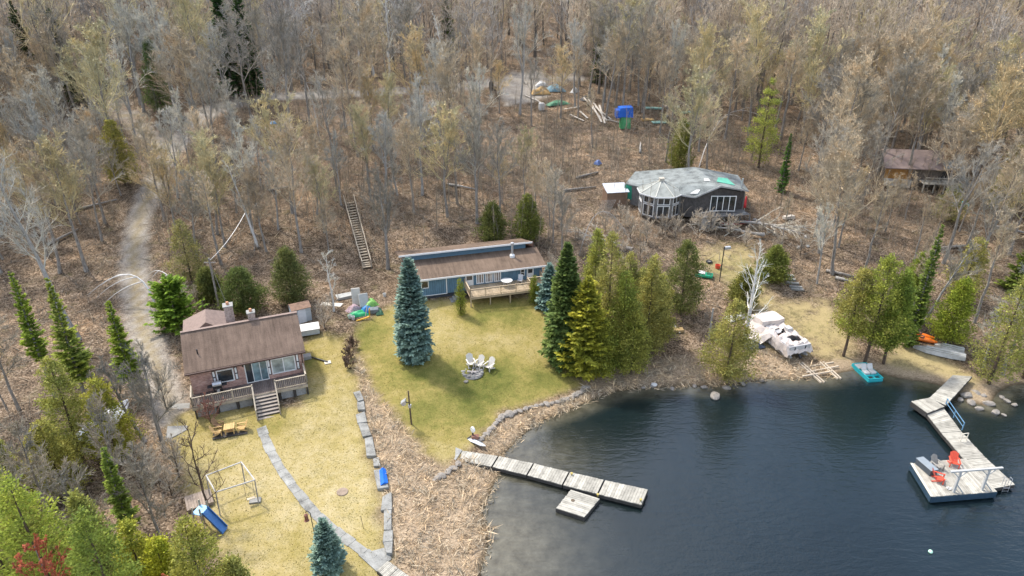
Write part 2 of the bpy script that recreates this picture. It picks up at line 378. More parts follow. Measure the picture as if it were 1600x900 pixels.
lake = link_mesh('lake', np_mesh('lake', np.c_[lxf, lyf, np.zeros(len(lxf))][used], inv.reshape(QL.shape), water_mat(), dict(shallow=sh[used]), True)); tag(lake, kind='structure')

# ------------------------------------------------------------------ plants
def leaf_mat(name, trans=.3, var=.35, rough=.7, tipc=None, spec=.2):
    k = NT(name); oi = k.n.new('ShaderNodeObjectInfo'); g = k.n.new('ShaderNodeNewGeometry')
    v = k.math('ADD', 1 - var, k.math('MULTIPLY', g.outputs['Random Per Island'], 2 * var))
    n = k.ramp(k.noise(k.coord(), .9, 3), [(.35, (.72, .78, .8)), (.65, (1.2, 1.12, .95))])
    c = oi.outputs['Color']
    if tipc == 'own': c = k.mix(k.attr('tip'), k.mix(1, c, (.72, .75, .8), 'MULTIPLY'), k.mix(1, c, (1.75, 1.6, 1.35), 'MULTIPLY'))
    elif tipc is not None: c = k.mix(k.math('MULTIPLY', k.attr('tip'), .85), c, tipc)
    c = k.mix(1, c, n, 'MULTIPLY'); h = k.node('ShaderNodeHueSaturation', Color=c, Value=v)
    k.bsdf(h.outputs[0], rough, None, spec, 0, trans); return k.m
def bark_mat(name, stops, scale=(3, 3, .6)):
    k = NT(name); n = k.noise(k.coord('Object', scale), 3, 6, .7); c = k.ramp(n, stops); k.bsdf(c, .9, k.bump(n, .6, .05), .1); return k.m
M_TWIG = leaf_mat('twigs', .12, .35, .85); M_NEEDLE = leaf_mat('needles', .45, .45, tipc='own'); M_BLUE = leaf_mat('blue_needles', .25, .35, .6, (.30, .43, .38)); M_CEDAR = leaf_mat('cedar_sprays', .4, .45)
M_BARK = bark_mat('grey_bark', [(.3, (.10, .086, .074)), (.5, (.25, .225, .195)), (.7, (.42, .39, .345))])
M_BIRCH = bark_mat('birch_bark', [(.30, (.05, .045, .04)), (.38, (.5, .47, .43)), (.7, (.72, .70, .66))], (1.2, 1.2, 3))
M_SILVER = bark_mat('silver_bark', [(.3, (.14, .13, .115)), (.5, (.31, .295, .27)), (.7, (.47, .45, .42))])
M_BROWNBARK = bark_mat('brown_bark', [(.3, (.04, .028, .02)), (.6, (.13, .095, .07)), (.8, (.22, .17, .13))])

def unit(a): return a / (np.linalg.norm(a, axis=-1, keepdims=True) + 1e-9)
class Geo:
    def __init__(s): s.V = []; s.F = {3: [], 4: []}; s.n = 0; s.tip = []
    def put(s, V, F, tip=None):
        s.V.append(V); s.F[F.shape[1]].append(F + s.n); s.n += len(V); s.tip.append(np.zeros(len(V)) if tip is None else tip)
    def cones(s, A, B, ra, rb, k=3):
        """n tapered sticks from A to B"""
        n = len(A); d = unit(B - A); u = unit(np.cross(d, np.where(np.abs(d[:, 2:3]) > .9, [[1., 0, 0]], [[0, 0, 1.]]))); w_ = np.cross(d, u)
        ra = np.broadcast_to(ra, (n,)); rb = np.broadcast_to(rb, (n,)); vs_ = []
        for P, r in ((A, ra), (B, rb)):
            for j in range(k):
                a = 2 * math.pi * j / k; vs_.append(P + (u * math.cos(a) + w_ * math.sin(a)) * r[:, None])
        V = np.stack(vs_, 1).reshape(-1, 3); b = np.arange(n)[:, None] * 2 * k
        F = np.concatenate([np.c_[b + j, b + (j + 1) % k, b + k + (j + 1) % k, b + k + j] for j in range(k)]); s.put(V, F)
    def quads(s, C, ux, uy, tip=None):
        """n quads with centre C and half-axes ux, uy"""
        n = len(C); V = np.stack([C - ux - uy, C + ux - uy, C + ux + uy, C - ux + uy], 1).reshape(-1, 3); b = np.arange(n)[:, None] * 4
        s.put(V, np.c_[b, b + 1, b + 2, b + 3], None if tip is None else np.repeat(tip, 4))
    def leafs(s, A, B, wv, t0=None, t1=None):
        """n pointed leaves (diamonds) from A to B with half-width vector wv"""
        n = len(A); M_ = A + (B - A) * .45; V = np.stack([A, M_ + wv, B, M_ - wv], 1).reshape(-1, 3); b = np.arange(n)[:, None] * 4
        t = None if t0 is None else np.stack([t0, (t0 + t1) / 2, t1, (t0 + t1) / 2], 1).ravel()
        s.put(V, np.c_[b, b + 1, b + 2, b + 3], t)
    def path(s, pts, rad, k=6):
        pts = np.asarray(pts, float); n = len(pts); d = unit(np.gradient(pts, axis=0)); u = np.array([1., 0, 0]); V = []
        for i in range(n):
            u = u - d[i] * (u @ d[i]); u = u / (np.linalg.norm(u) + 1e-9); w_ = np.cross(d[i], u)
            for j in range(k):
                a = 2 * math.pi * j / k; V.append(pts[i] + (u * math.cos(a) + w_ * math.sin(a)) * rad[i])
        i = np.arange(n - 1)[:, None] * k; F = np.concatenate([np.c_[i + j, i + (j + 1) % k, i + k + (j + 1) % k, i + k + j] for j in range(k)]); s.put(np.array(V), F)
    def mesh(s, name, mat, tip=False, smooth=False):
        F = [np.concatenate(f) for f in s.F.values() if f]
        return np_mesh(name, np.concatenate(s.V), F, mat, dict(tip=np.concatenate(s.tip)) if tip else None, smooth)

def kids(r, A, B, n, spread, lo=.25, up=.25, lfac=(.35, .6)):
    """n children starting along each stick A->B"""
    m = len(A); i = np.repeat(np.arange(m), n); t = r.uniform(lo, 1, m * n)[:, None]
    d = B[i] - A[i]; L = np.linalg.norm(d, axis=1, keepdims=True); P = A[i] + d * t
    q = unit(unit(d) + r.normal(0, spread, (m * n, 3)) + [0, 0, up]); return P, P + q * L * r.uniform(*lfac, (m * n, 1)) * (1.15 - .5 * t)
def bare_tree(seed, h, spread, base=.32, nl=16, dens=1.0, r0=None, buds=0, lean=0.0, up=.5, fork=False, tw=1.0):
    """trunk mesh and crown mesh of a leafless broadleaf tree"""
    r = np.random.default_rng(seed); T = Geo(); C = Geo(); r0 = r0 or h * .0105
    n = 9; t = np.linspace(0, 1, n); wob = np.cumsum(r.normal(0, .02 * h / n * 2.2, (n, 2)), 0); la_ = r.uniform(0, 6.28)
    pts = np.c_[wob[:, 0] + lean * h * t * math.cos(la_), wob[:, 1] + lean * h * t * math.sin(la_), h * .93 * t]; pts -= [pts[0, 0], pts[0, 1], .25]
    rad = r0 * (1 - t) ** .85 + .02; rad[0] *= 1.35; T.path(pts, rad, 7)
    stems = [pts]
    if fork:
        k = r.integers(3, 5); q = pts[k:] + (np.arange(n - k)[:, None] / (n - k)) * np.array([math.cos(la_ + 2), math.sin(la_ + 2), -.05]) * h * .16
        T.path(np.r_[pts[k:k + 1], q[1:]], rad[k:] * .8, 6); stems.append(q)
    A = []; B = []
    for i in range(nl):
        st = stems[i % len(stems)]; f = base + (1 - base) * ((i + r.random()) / nl) ** .9; f = min(f, .985)
        j = f if len(stems) == 1 or st is pts else max(0, (f - .4) / .6); x = j * (len(st) - 1); a = int(min(x, len(st) - 2)); P = st[a] + (st[a + 1] - st[a]) * (x - a)
        az = i * 2.4 + r.normal(0, .35); L = spread * (1.08 - .72 * max(0, (f - base) / (1 - base)) ** 1.3) * r.uniform(.7, 1.15); el = R(r.uniform(22, 48)) + .45 * f
        d = np.array([math.cos(az) * math.cos(el), math.sin(az) * math.cos(el), math.sin(el)]); pl = [P]; cur = P
        for s_ in range(4):
            d = unit(d + r.normal(0, .13, 3) + [0, 0, up * .22]); nx_ = cur + d * L / 4; A.append(cur); B.append(nx_); pl.append(nx_); cur = nx_
        rl = max(.035, r0 * .52 * (1.1 - f)); C.path(pl, np.linspace(rl, .016, 5), 4)
    A = np.array(A); B = np.array(B)
    P2, Q2 = kids(r, A, B, max(1, int(round(2 * dens))), .55, .1, .25, (1.0, 2.0)); C.cones(P2, Q2, .022 * tw, .012 * tw)
    P3, Q3 = kids(r, P2, Q2, max(2, int(round(5 * min(1, dens + .15)))), .55, .15, .25, (.5, .95)); C.cones(P3, Q3, .015 * tw, .009 * tw)
    P4, Q4 = kids(r, P3, Q3, max(2, int(round(4 * dens))), .5, .1, .4, (.55, 1.1)); C.cones(P4, Q4, .0125 * tw, .006 * tw)
    if buds:
        m = int(len(Q4) * buds); i = r.integers(0, len(Q4), m); P = P4[i] + (Q4[i] - P4[i]) * r.uniform(.4, 1.05, (m, 1)); u = unit(r.normal(0, 1, (m, 3))); v_ = unit(np.cross(u, r.normal(0, 1, (m, 3)))); s_ = r.uniform(.03, .06, (m, 1))
        C.quads(P, u * s_, v_ * s_)
    return T, C
def spruce(seed, h, rad, dens=1.0, droop=.25, base=.03, step=.34, pw=.85, br=11, leaf=1.0, rag=.45):
    r = np.random.default_rng(seed); T = Geo(); C = Geo(); t = np.linspace(0, 1, 7)
    T.path(np.c_[r.normal(0, .02, 7), r.normal(0, .02, 7), h * t * .99 - .2], h * .013 * (1 - t) + .015, 7)
    A = []; D = []; Ls = []; z = base * h
    while z < h * .985:
        f = z / h; L0 = rad * (1 - f) ** pw * min(1, .72 + (f - base) * 3.5) + .07; nb = max(5, int(br * (.45 + .55 * L0 / rad) * dens))
        for b in range(nb):
            az = 2 * math.pi * (b + r.random() * .8) / nb + z * 3; el = (.55 * f - droop * (1 - f)) + r.normal(0, .08)
            A.append((0, 0, z + r.normal(0, .07))); D.append((math.cos(az) * math.cos(el), math.sin(az) * math.cos(el), math.sin(el))); Ls.append(L0 * (r.uniform(.78, 1.1) if not rag else r.uniform(1 - rag, 1.12)))
        z += step * (1 - .45 * f) * r.uniform(.85, 1.15)
    A = np.array(A); D = np.array(D); Ls = np.array(Ls)[:, None]; side = unit(np.cross(D, [0, 0, 1.]))
    C.cones(A, A + D * Ls, .02, .006)
    if base > .12:
        m = int(60 * base); zz = r.uniform(.06, base, m) * h; az = r.uniform(0, 6.28, m); S = np.c_[np.zeros((m, 2)), zz]; C.cones(S, S + np.c_[np.cos(az), np.sin(az), -.15 + 0 * az] * (rad * r.uniform(.4, 1.0, m))[:, None], .022, .008)
    K = 8
    for k in range(K):
        f = .22 + .78 * (k + r.random((len(A), 1))) / K
        P = A + D * Ls * f + np.c_[np.zeros((len(A), 2)), (f * f * .18 * Ls)]     # tips turn up
        for sg in (-1, 1, 0):
            l = (np.minimum(.55, Ls * .42) * (1.15 - .55 * f) + .10) * r.uniform(.75, 1.2, (len(A), 1)) * leaf
            dr = unit(D * (.75 if sg else 1) + side * sg * .8 + r.normal(0, .16, D.shape) + [0, 0, -.12 if sg else .12])
            up = unit(np.cross(dr, side + r.normal(0, .35, D.shape))); wv = np.cross(dr, up) * (l * .27)
            C.leafs(P, P + dr * l, wv, (f[:, 0] * .55), np.clip(f[:, 0] * .85 + .25, 0, 1))
    return T, C
def cedar(seed, h, rad, n=420, base=.08, lump=.42, per=22, size=1.0, pw=.62, gap=0.0, tiers=0):
    """trunk and crown of upturned flat sprays gathered in clumps"""
    r = np.random.default_rng(seed); T = Geo(); C = Geo(); t = np.linspace(0, 1, 7); T.path(np.c_[r.normal(0, .03, 7), r.normal(0, .03, 7), h * .96 * t - .2], h * .014 * (1 - t) + .02, 7)
    f = r.beta(1.05, 1.35, n) * (1 - base) + base
    if tiers: f = np.round(f * tiers) / tiers + r.normal(0, .012, n)
    az = r.uniform(0, 6.283, n)
    ph = r.uniform(0, 6.28, 6); lum = 1 + lump * (np.sin(az * 3 + f * 9 + ph[0]) * .5 + np.sin(az * 5 - f * 17 + ph[1]) * .35 + np.sin(az * 2 + f * 31 + ph[2]) * .3)
    prof = np.clip(1 - f, 0, 1) ** pw * np.clip(.45 + (f - base) * 4, 0, 1); q = r.uniform(.3, 1, n) ** .55
    R_ = rad * prof * lum * q + .05; ax = np.c_[np.cos(az), np.sin(az), np.zeros(n)]; P = ax * R_[:, None] + np.c_[np.zeros((n, 2)), f * h]
    if gap: kp = (np.sin(az * 2 + f * 13 + ph[3]) + np.sin(az * 3 - f * 7 + ph[4])) > -2 + 2 * gap; P, ax, R_, f = P[kp], ax[kp], R_[kp], f[kp]; n = len(P)
    root = np.c_[np.zeros((n, 2)), np.maximum(P[:, 2] - R_ * .45, .1)]; C.cones(root, P, .018, .006)
    i = np.repeat(np.arange(n), per); m = len(i); cs = .25 * size * (.6 + .6 * (1 - f[i]))[:, None]
    off = r.normal(0, 1, (m, 3)) * cs * [1, 1, .85]; A = P[i] + off - ax[i] * cs * .3
    d = unit(ax[i] * .75 + r.normal(0, .5, (m, 3)) + [0, 0, .45]); l = r.uniform(.10, .24, (m, 1)) * size; wv = unit(np.cross(d, r.normal(0, 1, (m, 3)))) * l * .30
    C.leafs(A, A + d * l, wv); return T, C
def plant(name, label, cat, geo, loc, barkm, leafm, color=(.3, .3, .3, 1), group=None, rz=0, scale=1, crown='crown', tip=False):
    root = thing(name, label, cat, loc, rz, group); root.scale = (scale,) * 3
    T, C = geo; a = link_mesh('trunk', T.mesh('trunk', barkm, smooth=True), root); b = link_mesh(crown, C.mesh(crown, leafm, tip), root); b.color = (*color[:3], 1); return root
def copy_plant(src, label, loc, rz, scale, color=None, group=None):
    c = src.copy(); col.objects.link(c); c.location = loc; c.rotation_euler.z = rz; c.scale = (scale,) * 3 if not hasattr(scale, '__len__') else scale; c['label'] = label
    if group: c['group'] = group
    for ch in list(src.children):
        d = ch.copy(); col.objects.link(d); d.parent = c
        if color is not None and not ch.name.startswith('trunk'): d.color = (*color[:3], 1)
    return c
# ------------------------------------------------------------------ forest
def proj(p):
    q = np.array(p, float) - [0, 0, CAMZ]; z = q[1] * math.cos(PITCH) - q[2] * math.sin(PITCH); yy = q[1] * math.sin(PITCH) + q[2] * math.cos(PITCH)
    return 800 + FPX * q[0] / z, 450 - FPX * yy / z
def px_h(u, v, vt):
    """ground point at u,v and the height that reaches up to picture row vt"""
    p = gp(u, v); return p, at_y(u, vt, p[1])[2] - p[2]
KEEP = [(1152, 125, 1222, 262), (612, 368, 856, 500), (945, 258, 1172, 350), (957, 160, 995, 206), (538, 318, 582, 425), (262, 485, 475, 660), (535, 450, 600, 505), (1185, 500, 1290, 590), (1085, 390, 1130, 440)]
SOFT = [(200, 235, 275, 560, .8), (405, 128, 840, 154, .7), (830, 118, 960, 190, .8), (1005, 160, 1110, 196, .5), (1385, 220, 1515, 294, .5), (1085, 340, 1240, 470, .7)]
cand = []
tries = np.random.default_rng(5); taken = np.zeros((0, 2))
for _ in range(14000):
    y = tries.uniform(30, 262) if len(cand) < 250 else tries.uniform(72, 262); hw = .80 * y + 12; x = tries.uniform(-hw, hw)
    if y < 76 and not (x < -30 or (x > 22 and y > 62)): continue
    if len(taken) and np.min((taken[:, 0] - x) ** 2 + (taken[:, 1] - y) ** 2) < (3.0 if y < 150 else 4.4) ** 2: continue
    taken = np.r_[taken, [[x, y]]]; cand.append((x, y))
cx = np.array([c[0] for c in cand]); cy = np.array([c[1] for c in cand]); cz = height(cx, cy)
L1, G1, R1, D1 = masks(cx, cy); S1 = sdist(LAKE, cx, cy); clear = np.maximum.reduce([L1, G1, D1]) > .25
pd = pldist(DRIVE, cx, cy); prd = pldist(ROAD, cx, cy)
trees = []
for i in range(len(cand)):
    if clear[i] or S1[i] < 6 or pd[i] < 2.6 or prd[i] < 2.8: continue
    if any(abs(cx[i] - a) < hw_ + 1 and abs(cy[i] - b) < hd_ + 1 for a, b, hw_, hd_, _z in PADS): continue
    h = (tries.uniform(12, 21) if tries.random() < .8 else tries.uniform(8, 12)) * (1 if cy[i] > 92 else .80); u, v = proj((cx[i], cy[i], cz[i])); ut, vt = proj((cx[i], cy[i], cz[i] + h)); wpx = FPX / cy[i] * h * .27
    if v < -40 or u < -120 or u > 1720:
        if cy[i] < 150: continue
    bad = False
    for a, b, c_, d_ in KEEP:
        if v > b + (d_ - b) * .75 and vt < d_ and max(u, ut) + wpx * .9 > a and min(u, ut) - wpx * .9 < c_: bad = True
    for a, b, c_, d_, pr in SOFT:
        if v > d_ - 4 and vt < d_ and u + wpx > a and u - wpx < c_ and tries.random() < pr: bad = True
    if 545 < u < 860 and v > 330 and cy[i] < 84: bad = True
    if cy[i] < 74 and u < 330 and (v > 720 or (v > 560 and u > 120 and tries.random() < .7) or tries.random() < .1): bad = True
    if bad: continue
    trees.append((math.hypot(cx[i], cy[i]), cx[i], cy[i], cz[i], h, u, v))
trees.sort()
VAR = []
specs = [(14, 3.5, .40, 16, 1.0, 0, False, 'grey'), (14, 4.0, .38, 17, 1.1, .25, False, 'bud'), (14, 3.3, .42, 14, 1.0, 0, True, 'grey'), (14, 4.3, .36, 18, 1.1, .4, True, 'bud'), (14, 3.7, .38, 16, 1.0, .15, False, 'beige'),
         (14, 2.8, .44, 14, .9, 0, False, 'silver'), (14, 3.4, .40, 15, 1.1, 0, True, 'silver'), (14, 4.2, .34, 18, 1.2, .2, False, 'beige'), (14, 2.3, .48, 12, 1.0, .1, False, 'beige')]
PAL = dict(grey=[(.40, .365, .315), (.45, .40, .34), (.36, .33, .295)], beige=[(.55, .455, .34), (.60, .49, .36), (.50, .41, .31)], bud=[(.58, .49, .29), (.62, .49, .30), (.54, .48, .30)], silver=[(.60, .57, .51), (.56, .53, .48), (.52, .505, .475)])
WORDS = dict(grey='dark grey', beige='beige brown', bud='yellowish budding', silver='silvery pale')
def zone(u, v):
    if u < 235: return 'left of the gravel driveway' if v > 170 else 'at the top of the wood left of the driveway'
    if v < 150:
        return 'beyond the woodland track above the driveway' if u < 520 else ('beyond the woodland track behind the blue cottage' if u < 800 else ('uphill behind the scrap heap' if u < 1060 else ('high in the wood above the ruined house' if u < 1320 else 'high in the wood above the hidden cabin')))
    if u < 520: return 'between the driveway and the wooden hillside stairs'
    if u < 830: return 'on the leafy bank behind the blue cottage'
    if u < 1010: return 'on the bank between blue cottage and ruined house'
    if u < 1200: return 'close around the ruined octagon house'
    if u < 1390: return 'on the slope right of the ruined house'
    return 'near the hidden cabin in the right-hand wood'
protos = []
for i, (h, sp, ba, nl, de, bu, fk, kd) in enumerate(specs):
    T, C = bare_tree(100 + i, h, sp, ba, nl, de, None, bu, .03 if i % 2 else .06, fork=fk)
    protos.append((T.mesh('trunk', M_SILVER if kd == 'silver' else M_BARK, smooth=True), C.mesh('crown', M_TWIG), kd))
fr = np.random.default_rng(77)
def pick(u, v):
    wts = np.array([1.0, .7, .9, .6, 1, .5, .5, 1, .8])
    if u < 520 and v < 330: wts[[5, 6]] *= 3.2; wts[[1, 3]] *= .5
    if u > 1050: wts[[1, 3, 7]] *= 2.0; wts[[5, 6]] *= .3
    return fr.choice(len(wts), p=wts / wts.sum())
NEAR = 285
for j, (d_, x, y, z, h, u, v) in enumerate(trees[:NEAR]):
    k = pick(u, v); tm, cm, kd = protos[k]; s = h / 14; c_ = PAL[kd][fr.integers(3)]; m_ = fr.uniform(.85, 1.15)
    o = thing('bare_tree', f"{'tall' if h > 16 else ('medium' if h > 12.5 else 'short')} {WORDS[kd]} {'forked' if specs[k][6] else 'leafless'} tree {zone(u, v)}", 'tree', (x, y, z - .1), fr.uniform(0, 6.28), 'bare trees ' + zone(u, v))
    o.scale = (s * fr.uniform(.9, 1.15), s * fr.uniform(.9, 1.15), s); o.rotation_euler.x = fr.normal(0, .035); o.rotation_euler.y = fr.normal(0, .035)
    link_mesh('trunk', tm, o); b = link_mesh('crown', cm, o); b.color = (*lite(c_, m_), 1)
# the far woods: one mass, lighter trees of the same kinds
def far_mat():
    k = NT('far_twigs'); t = k.attr('tint', 'Color'); g = k.n.new('ShaderNodeNewGeometry'); v = k.math('ADD', .65, k.math('MULTIPLY', g.outputs['Random Per Island'], .7))
    h = k.node('ShaderNodeHueSaturation', Color=t, Value=v); k.bsdf(h.outputs[0], .85, None, .1, 0, .12); return k.m
lights = []
for i in range(6):
    T, C = bare_tree(300 + i, 14, [4.1, 4.8, 3.8, 5.0, 4.4, 3.5][i], .30, 14, .7, None, 0, .04, tw=1.7)
    G = Geo(); 
    for q in (T, C):
        for vv in q.V: G.V.append(vv)
        for kk in (3, 4):
            for ff in q.F[kk]: G.F[kk].append(ff + G.n)
        G.n += q.n
    nT = T.n; lights.append((np.concatenate(G.V), np.concatenate(G.F[4]), nT))
FV, FF, FT, off = [], [], [], 0
for (d_, x, y, z, h, u, v) in trees[NEAR:]:
    k = fr.integers(6); V_, F_, nT = lights[k]; a = fr.uniform(0, 6.28); s = h / 14; ca, sa = math.cos(a), math.sin(a)
    kd = ['grey', 'bud', 'silver', 'beige', 'beige', 'grey'][fr.integers(6)]; kd = 'beige' if kd == 'silver' and u > 700 else kd
    c_ = np.array(PAL[kd][fr.integers(3)]) * fr.uniform(.85, 1.15)
    FV.append(np.c_[(V_[:, 0] * ca - V_[:, 1] * sa) * s + x, (V_[:, 0] * sa + V_[:, 1] * ca) * s + y, V_[:, 2] * s + z]); FF.append(F_ + off); off += len(V_)
    t_ = np.tile(c_, (len(V_), 1)); t_[:nT] = np.array([.19, .17, .145]) * fr.uniform(.7, 1.7); FT.append(t_)
if FV: tag(link_mesh('far_woods', np_mesh('far_woods', np.concatenate(FV), np.concatenate(FF), far_mat(), dict(tint=np.concatenate(FT)))), 'dense leafless wood climbing the far hillside along the top', 'woods', None, 'stuff')
print('TREES', len(trees))

# undergrowth: bare brush and saplings scattered over the forest floor
ug = np.random.default_rng(9); G = Geo(); n = 8500
y = ug.uniform(34, 175, n); x = ug.uniform(-1, 1, n) * (.8 * y + 10); keep = ((y > 75) | (x < -31) | ((x > 20) & (y > 64))); x, y = x[keep], y[keep]
a_, b_, c_, d_ = masks(x, y); keep = (np.maximum.reduce([a_, b_ * .8, d_]) < .2) & (sdist(LAKE, x, y) > 2.5)
for A, B, hw_, hd_, _z in PADS: keep &= ~((np.abs(x - A) < hw_) & (np.abs(y - B) < hd_))
keep &= vnoise(x, y, .16, 33) > -.22; x, y = x[keep], y[keep]; z = height(x, y); n = len(x); k = 7; i = np.repeat(np.arange(n), k); hh = ug.uniform(.4, 1.5, n)[i] * np.where(ug.random(n) < .12, 2.4, 1)[i]
A = np.c_[x[i], y[i], z[i] - .05] + ug.normal(0, .14, (n * k, 3)) * [1, 1, 0]; D = unit(np.c_[ug.normal(0, .45, (n * k, 2)), np.ones(n * k)]); B = A + D * hh[:, None] * ug.uniform(.6, 1.1, (n * k, 1)); G.cones(A, B, .016, .006)
P, Q_ = kids(ug, A, B, 2, .5, .3, .2, (.3, .6)); G.cones(P, Q_, .010, .004)
ns = 3000; q = ug.integers(0, len(x), ns); sx, sy = x[q] + ug.normal(0, 1.5, ns), y[q] + ug.normal(0, 1.5, ns); ok = (np.maximum.reduce([masks(sx, sy)[0], masks(sx, sy)[3]]) < .1) & (sdist(LAKE, sx, sy) > 3) & (sy > 78); sx, sy = sx[ok], sy[ok]; ns = len(sx); sh_ = ug.uniform(2.5, 7.5, ns)   # thin saplings
A = np.c_[sx, sy, height(sx, sy) - .1]; B = A + np.c_[ug.normal(0, .07, (ns, 2)) * sh_[:, None], sh_]; G.cones(A, B, .012 + sh_ * .006, .012); P, Q_ = kids(ug, A, B, 9, .5, .35, .5, (.12, .28)); G.cones(P, Q_, .014, .006); P, Q_ = kids(ug, P, Q_, 3, .5, .3, .3, (.4, .8)); G.cones(P, Q_, .010, .004)
m = len(x) * 2; lx_, ly_ = np.repeat(x, 2) + ug.normal(0, 2.5, m), np.repeat(y, 2) + ug.normal(0, 2.5, m); az = ug.uniform(0, 6.28, m); l = ug.uniform(.5, 2.4, m)   # sticks lying about
A = np.c_[lx_, ly_, height(lx_, ly_) + .06]; e = np.c_[lx_ + np.cos(az) * l, ly_ + np.sin(az) * l]; B = np.c_[e, height(e[:, 0], e[:, 1]) + .12]; ok = (sdist(LAKE, lx_, ly_) > 2) & (masks(lx_, ly_)[0] < .1) & (masks(lx_, ly_)[3] < .2); G.cones(A[ok], B[ok], ug.uniform(.015, .05, ok.sum()), .012)
o = tag(link_mesh('undergrowth', G.mesh('undergrowth', M_TWIG)), 'low leafless brush and fallen sticks over the forest floor', 'undergrowth', None, 'stuff'); o.color = (.36, .30, .24, 1)

# dry reeds on the marshy bank
rr = np.random.default_rng(14); n = 60000; mn = np.min([p.min(0) for p in REED], 0); mx = np.max([p.max(0) for p in REED], 0)
x = rr.uniform(mn[0], mx[0], n); y = rr.uniform(mn[1], mx[1], n); ok = (masks(x, y)[2] > .55) & (sdist(LAKE, x, y) > -.7); x, y = x[ok], y[ok]; n = len(x); z = np.maximum(height(x, y), -.02)
tall = np.clip(vnoise(x, y, 1.1, 41) * 1.4 + .55, .15, 1.2); az = rr.uniform(0, 6.28, n) * .55 + vnoise(x, y, .8, 42) * 5; el = np.abs(rr.normal(.25, .35, n)); l = rr.uniform(.3, .95, n) * (.5 + tall * .6)
A = np.c_[x, y, z]; D = np.c_[np.cos(az) * np.cos(el), np.sin(az) * np.cos(el), np.sin(el)]; G = Geo(); A[:, 2] += rr.uniform(0, .22, n) * tall; G.leafs(A, A + D * l[:, None], unit(np.cross(D, rr.normal(0, 1, (n, 3)))) * rr.uniform(.014, .05, (n, 1)))
o = tag(link_mesh('dry_reeds', G.mesh('dry_reeds', leaf_mat('dry_straw', .2, .5, .9))), 'matted straw coloured dead reeds along the marshy bank', 'reeds', None, 'stuff'); o.color = (.50, .40, .29, 1)
# grass blades and stubble on the lawns: tufts so that the mown surface is not a flat sheet
gr_ = np.random.default_rng(15); n = 46000; x = gr_.uniform(-27, 12, n); y = gr_.uniform(28, 67, n); a_ = masks(x, y)[0]; ok = a_ > .5; x, y = x[ok], y[ok]; n = len(x); l = gr_.uniform(.03, .09, n); az = gr_.uniform(0, 6.28, n); A = np.c_[x, y, height(x, y) - .01]
D = unit(np.c_[np.cos(az) * .7, np.sin(az) * .7, np.ones(n)]); G = Geo(); G.leafs(A, A + D * l[:, None], unit(np.cross(D, gr_.normal(0, 1, (n, 3)))) * gr_.uniform(.02, .05, (n, 1)))
o = tag(link_mesh('grass_tufts', G.mesh('grass_tufts', leaf_mat('grass_blades', .5, .25, .9))), 'short straw yellow and green grass tufts on the lawns', 'grass', None, 'stuff'); o.color = (.36, .305, .12, 1)

# ------------------------------------------------------------------ evergreens (base pixel, top row)
def ever(name, label, kind, u, v, vt, rad, seed, color, cat='tree', hmul=1.0, lean=(0, 0), ut=None, **kw):
    p, h = px_h(u, v, vt); h *= hmul; color = lite(color, 1.5 if 'blue' in name else 1.9)
    geo = dict(spruce=spruce, cedar=cedar)[kind](seed, h, rad, **kw)
    o = plant(name, label, cat, geo, p, M_BROWNBARK if kind == 'cedar' else M_BARK, M_CEDAR if kind == 'cedar' else (M_BLUE if 'blue' in name else M_NEEDLE), (*color, 1), tip=kind == 'spruce')
    return o
BL = (.040, .080, .066); GREEN = (.075, .095, .03); YEL = (.15, .158, .026); OLIVE = (.195, .182, .055); DKC = (.09, .10, .03); LIME = (.19, .19, .045)
ever('blue_spruce', 'tall dense blue spruce standing on the lawn before the blue cottage', 'spruce', 648, 560, 404, 1.85, 1, BL, step=.32, dens=1.35, droop=.22, pw=.55, leaf=.9, rag=0)
ever('blue_spruce', 'small blue spruce beside the stone garden path', 'spruce', 515, 890, 811, 1.12, 2, (.04, .085, .062), step=.2, dens=1.5, droop=.1, pw=.7, leaf=.75)
ever('blue_spruce', 'pale blue spruce half hidden at the right end of the blue cottage', 'spruce', 857, 482, 412, 1.45, 3, (.08, .14, .13), step=.26, dens=1.3, pw=.7)
ever('spruce_tree', 'tall dark green spruce right of the blue cottage deck', 'spruce', 880, 566, 378, 2.15, 4, (.06, .09, .03), step=.28, dens=1.5, droop=.3, pw=.66)
ever('fir_tree', 'yellow green fir with golden left side at the edge of the lawn', 'spruce', 912, 586, 432, 2.9, 5, YEL, step=.36, dens=1.1, droop=.18, pw=.7, base=.06)
ce = [(945, 560, 362, 2.5, OLIVE, 'tallest olive cedar behind the yellow green fir'), (968, 575, 425, 2.4, (.15, .17, .035), 'feathery green cedar just right of the yellow green fir'),
      (1008, 556, 400, 2.3, OLIVE, 'olive cedar at the right side of the cedar clump by the lawn'), (985, 585, 470, 2.0, LIME, 'low bright green cedar over the bank beside the lawn'), (925, 520, 360, 2.0, (.17, .175, .04), 'slim olive cedar directly behind the dark spruce'),
      (1063, 492, 376, 3.0, DKC, 'broad dark green cedar alone below the ruined house'), (1134, 594, 468, 2.9, OLIVE, 'rounded olive cedar at the water edge before the white dead birch'), (1000, 505, 420, 1.9, (.16, .16, .045), 'thin olive cedar at the back of the cedar clump'), (938, 588, 500, 1.7, (.17, .18, .035), 'short green cedar at the foot of the yellow green fir'), (1025, 540, 430, 1.8, (.19, .18, .05), 'small olive cedar at the right end of the cedar clump'), (975, 530, 395, 2.1, (.18, .175, .055), 'olive cedar in the middle of the cedar clump')]
for i, (u, v, vt, r_, c_, lb) in enumerate(ce): ever('cedar_tree', lb, 'cedar', u, v, vt, r_, 20 + i, c_, n=680, gap=.5, per=18)
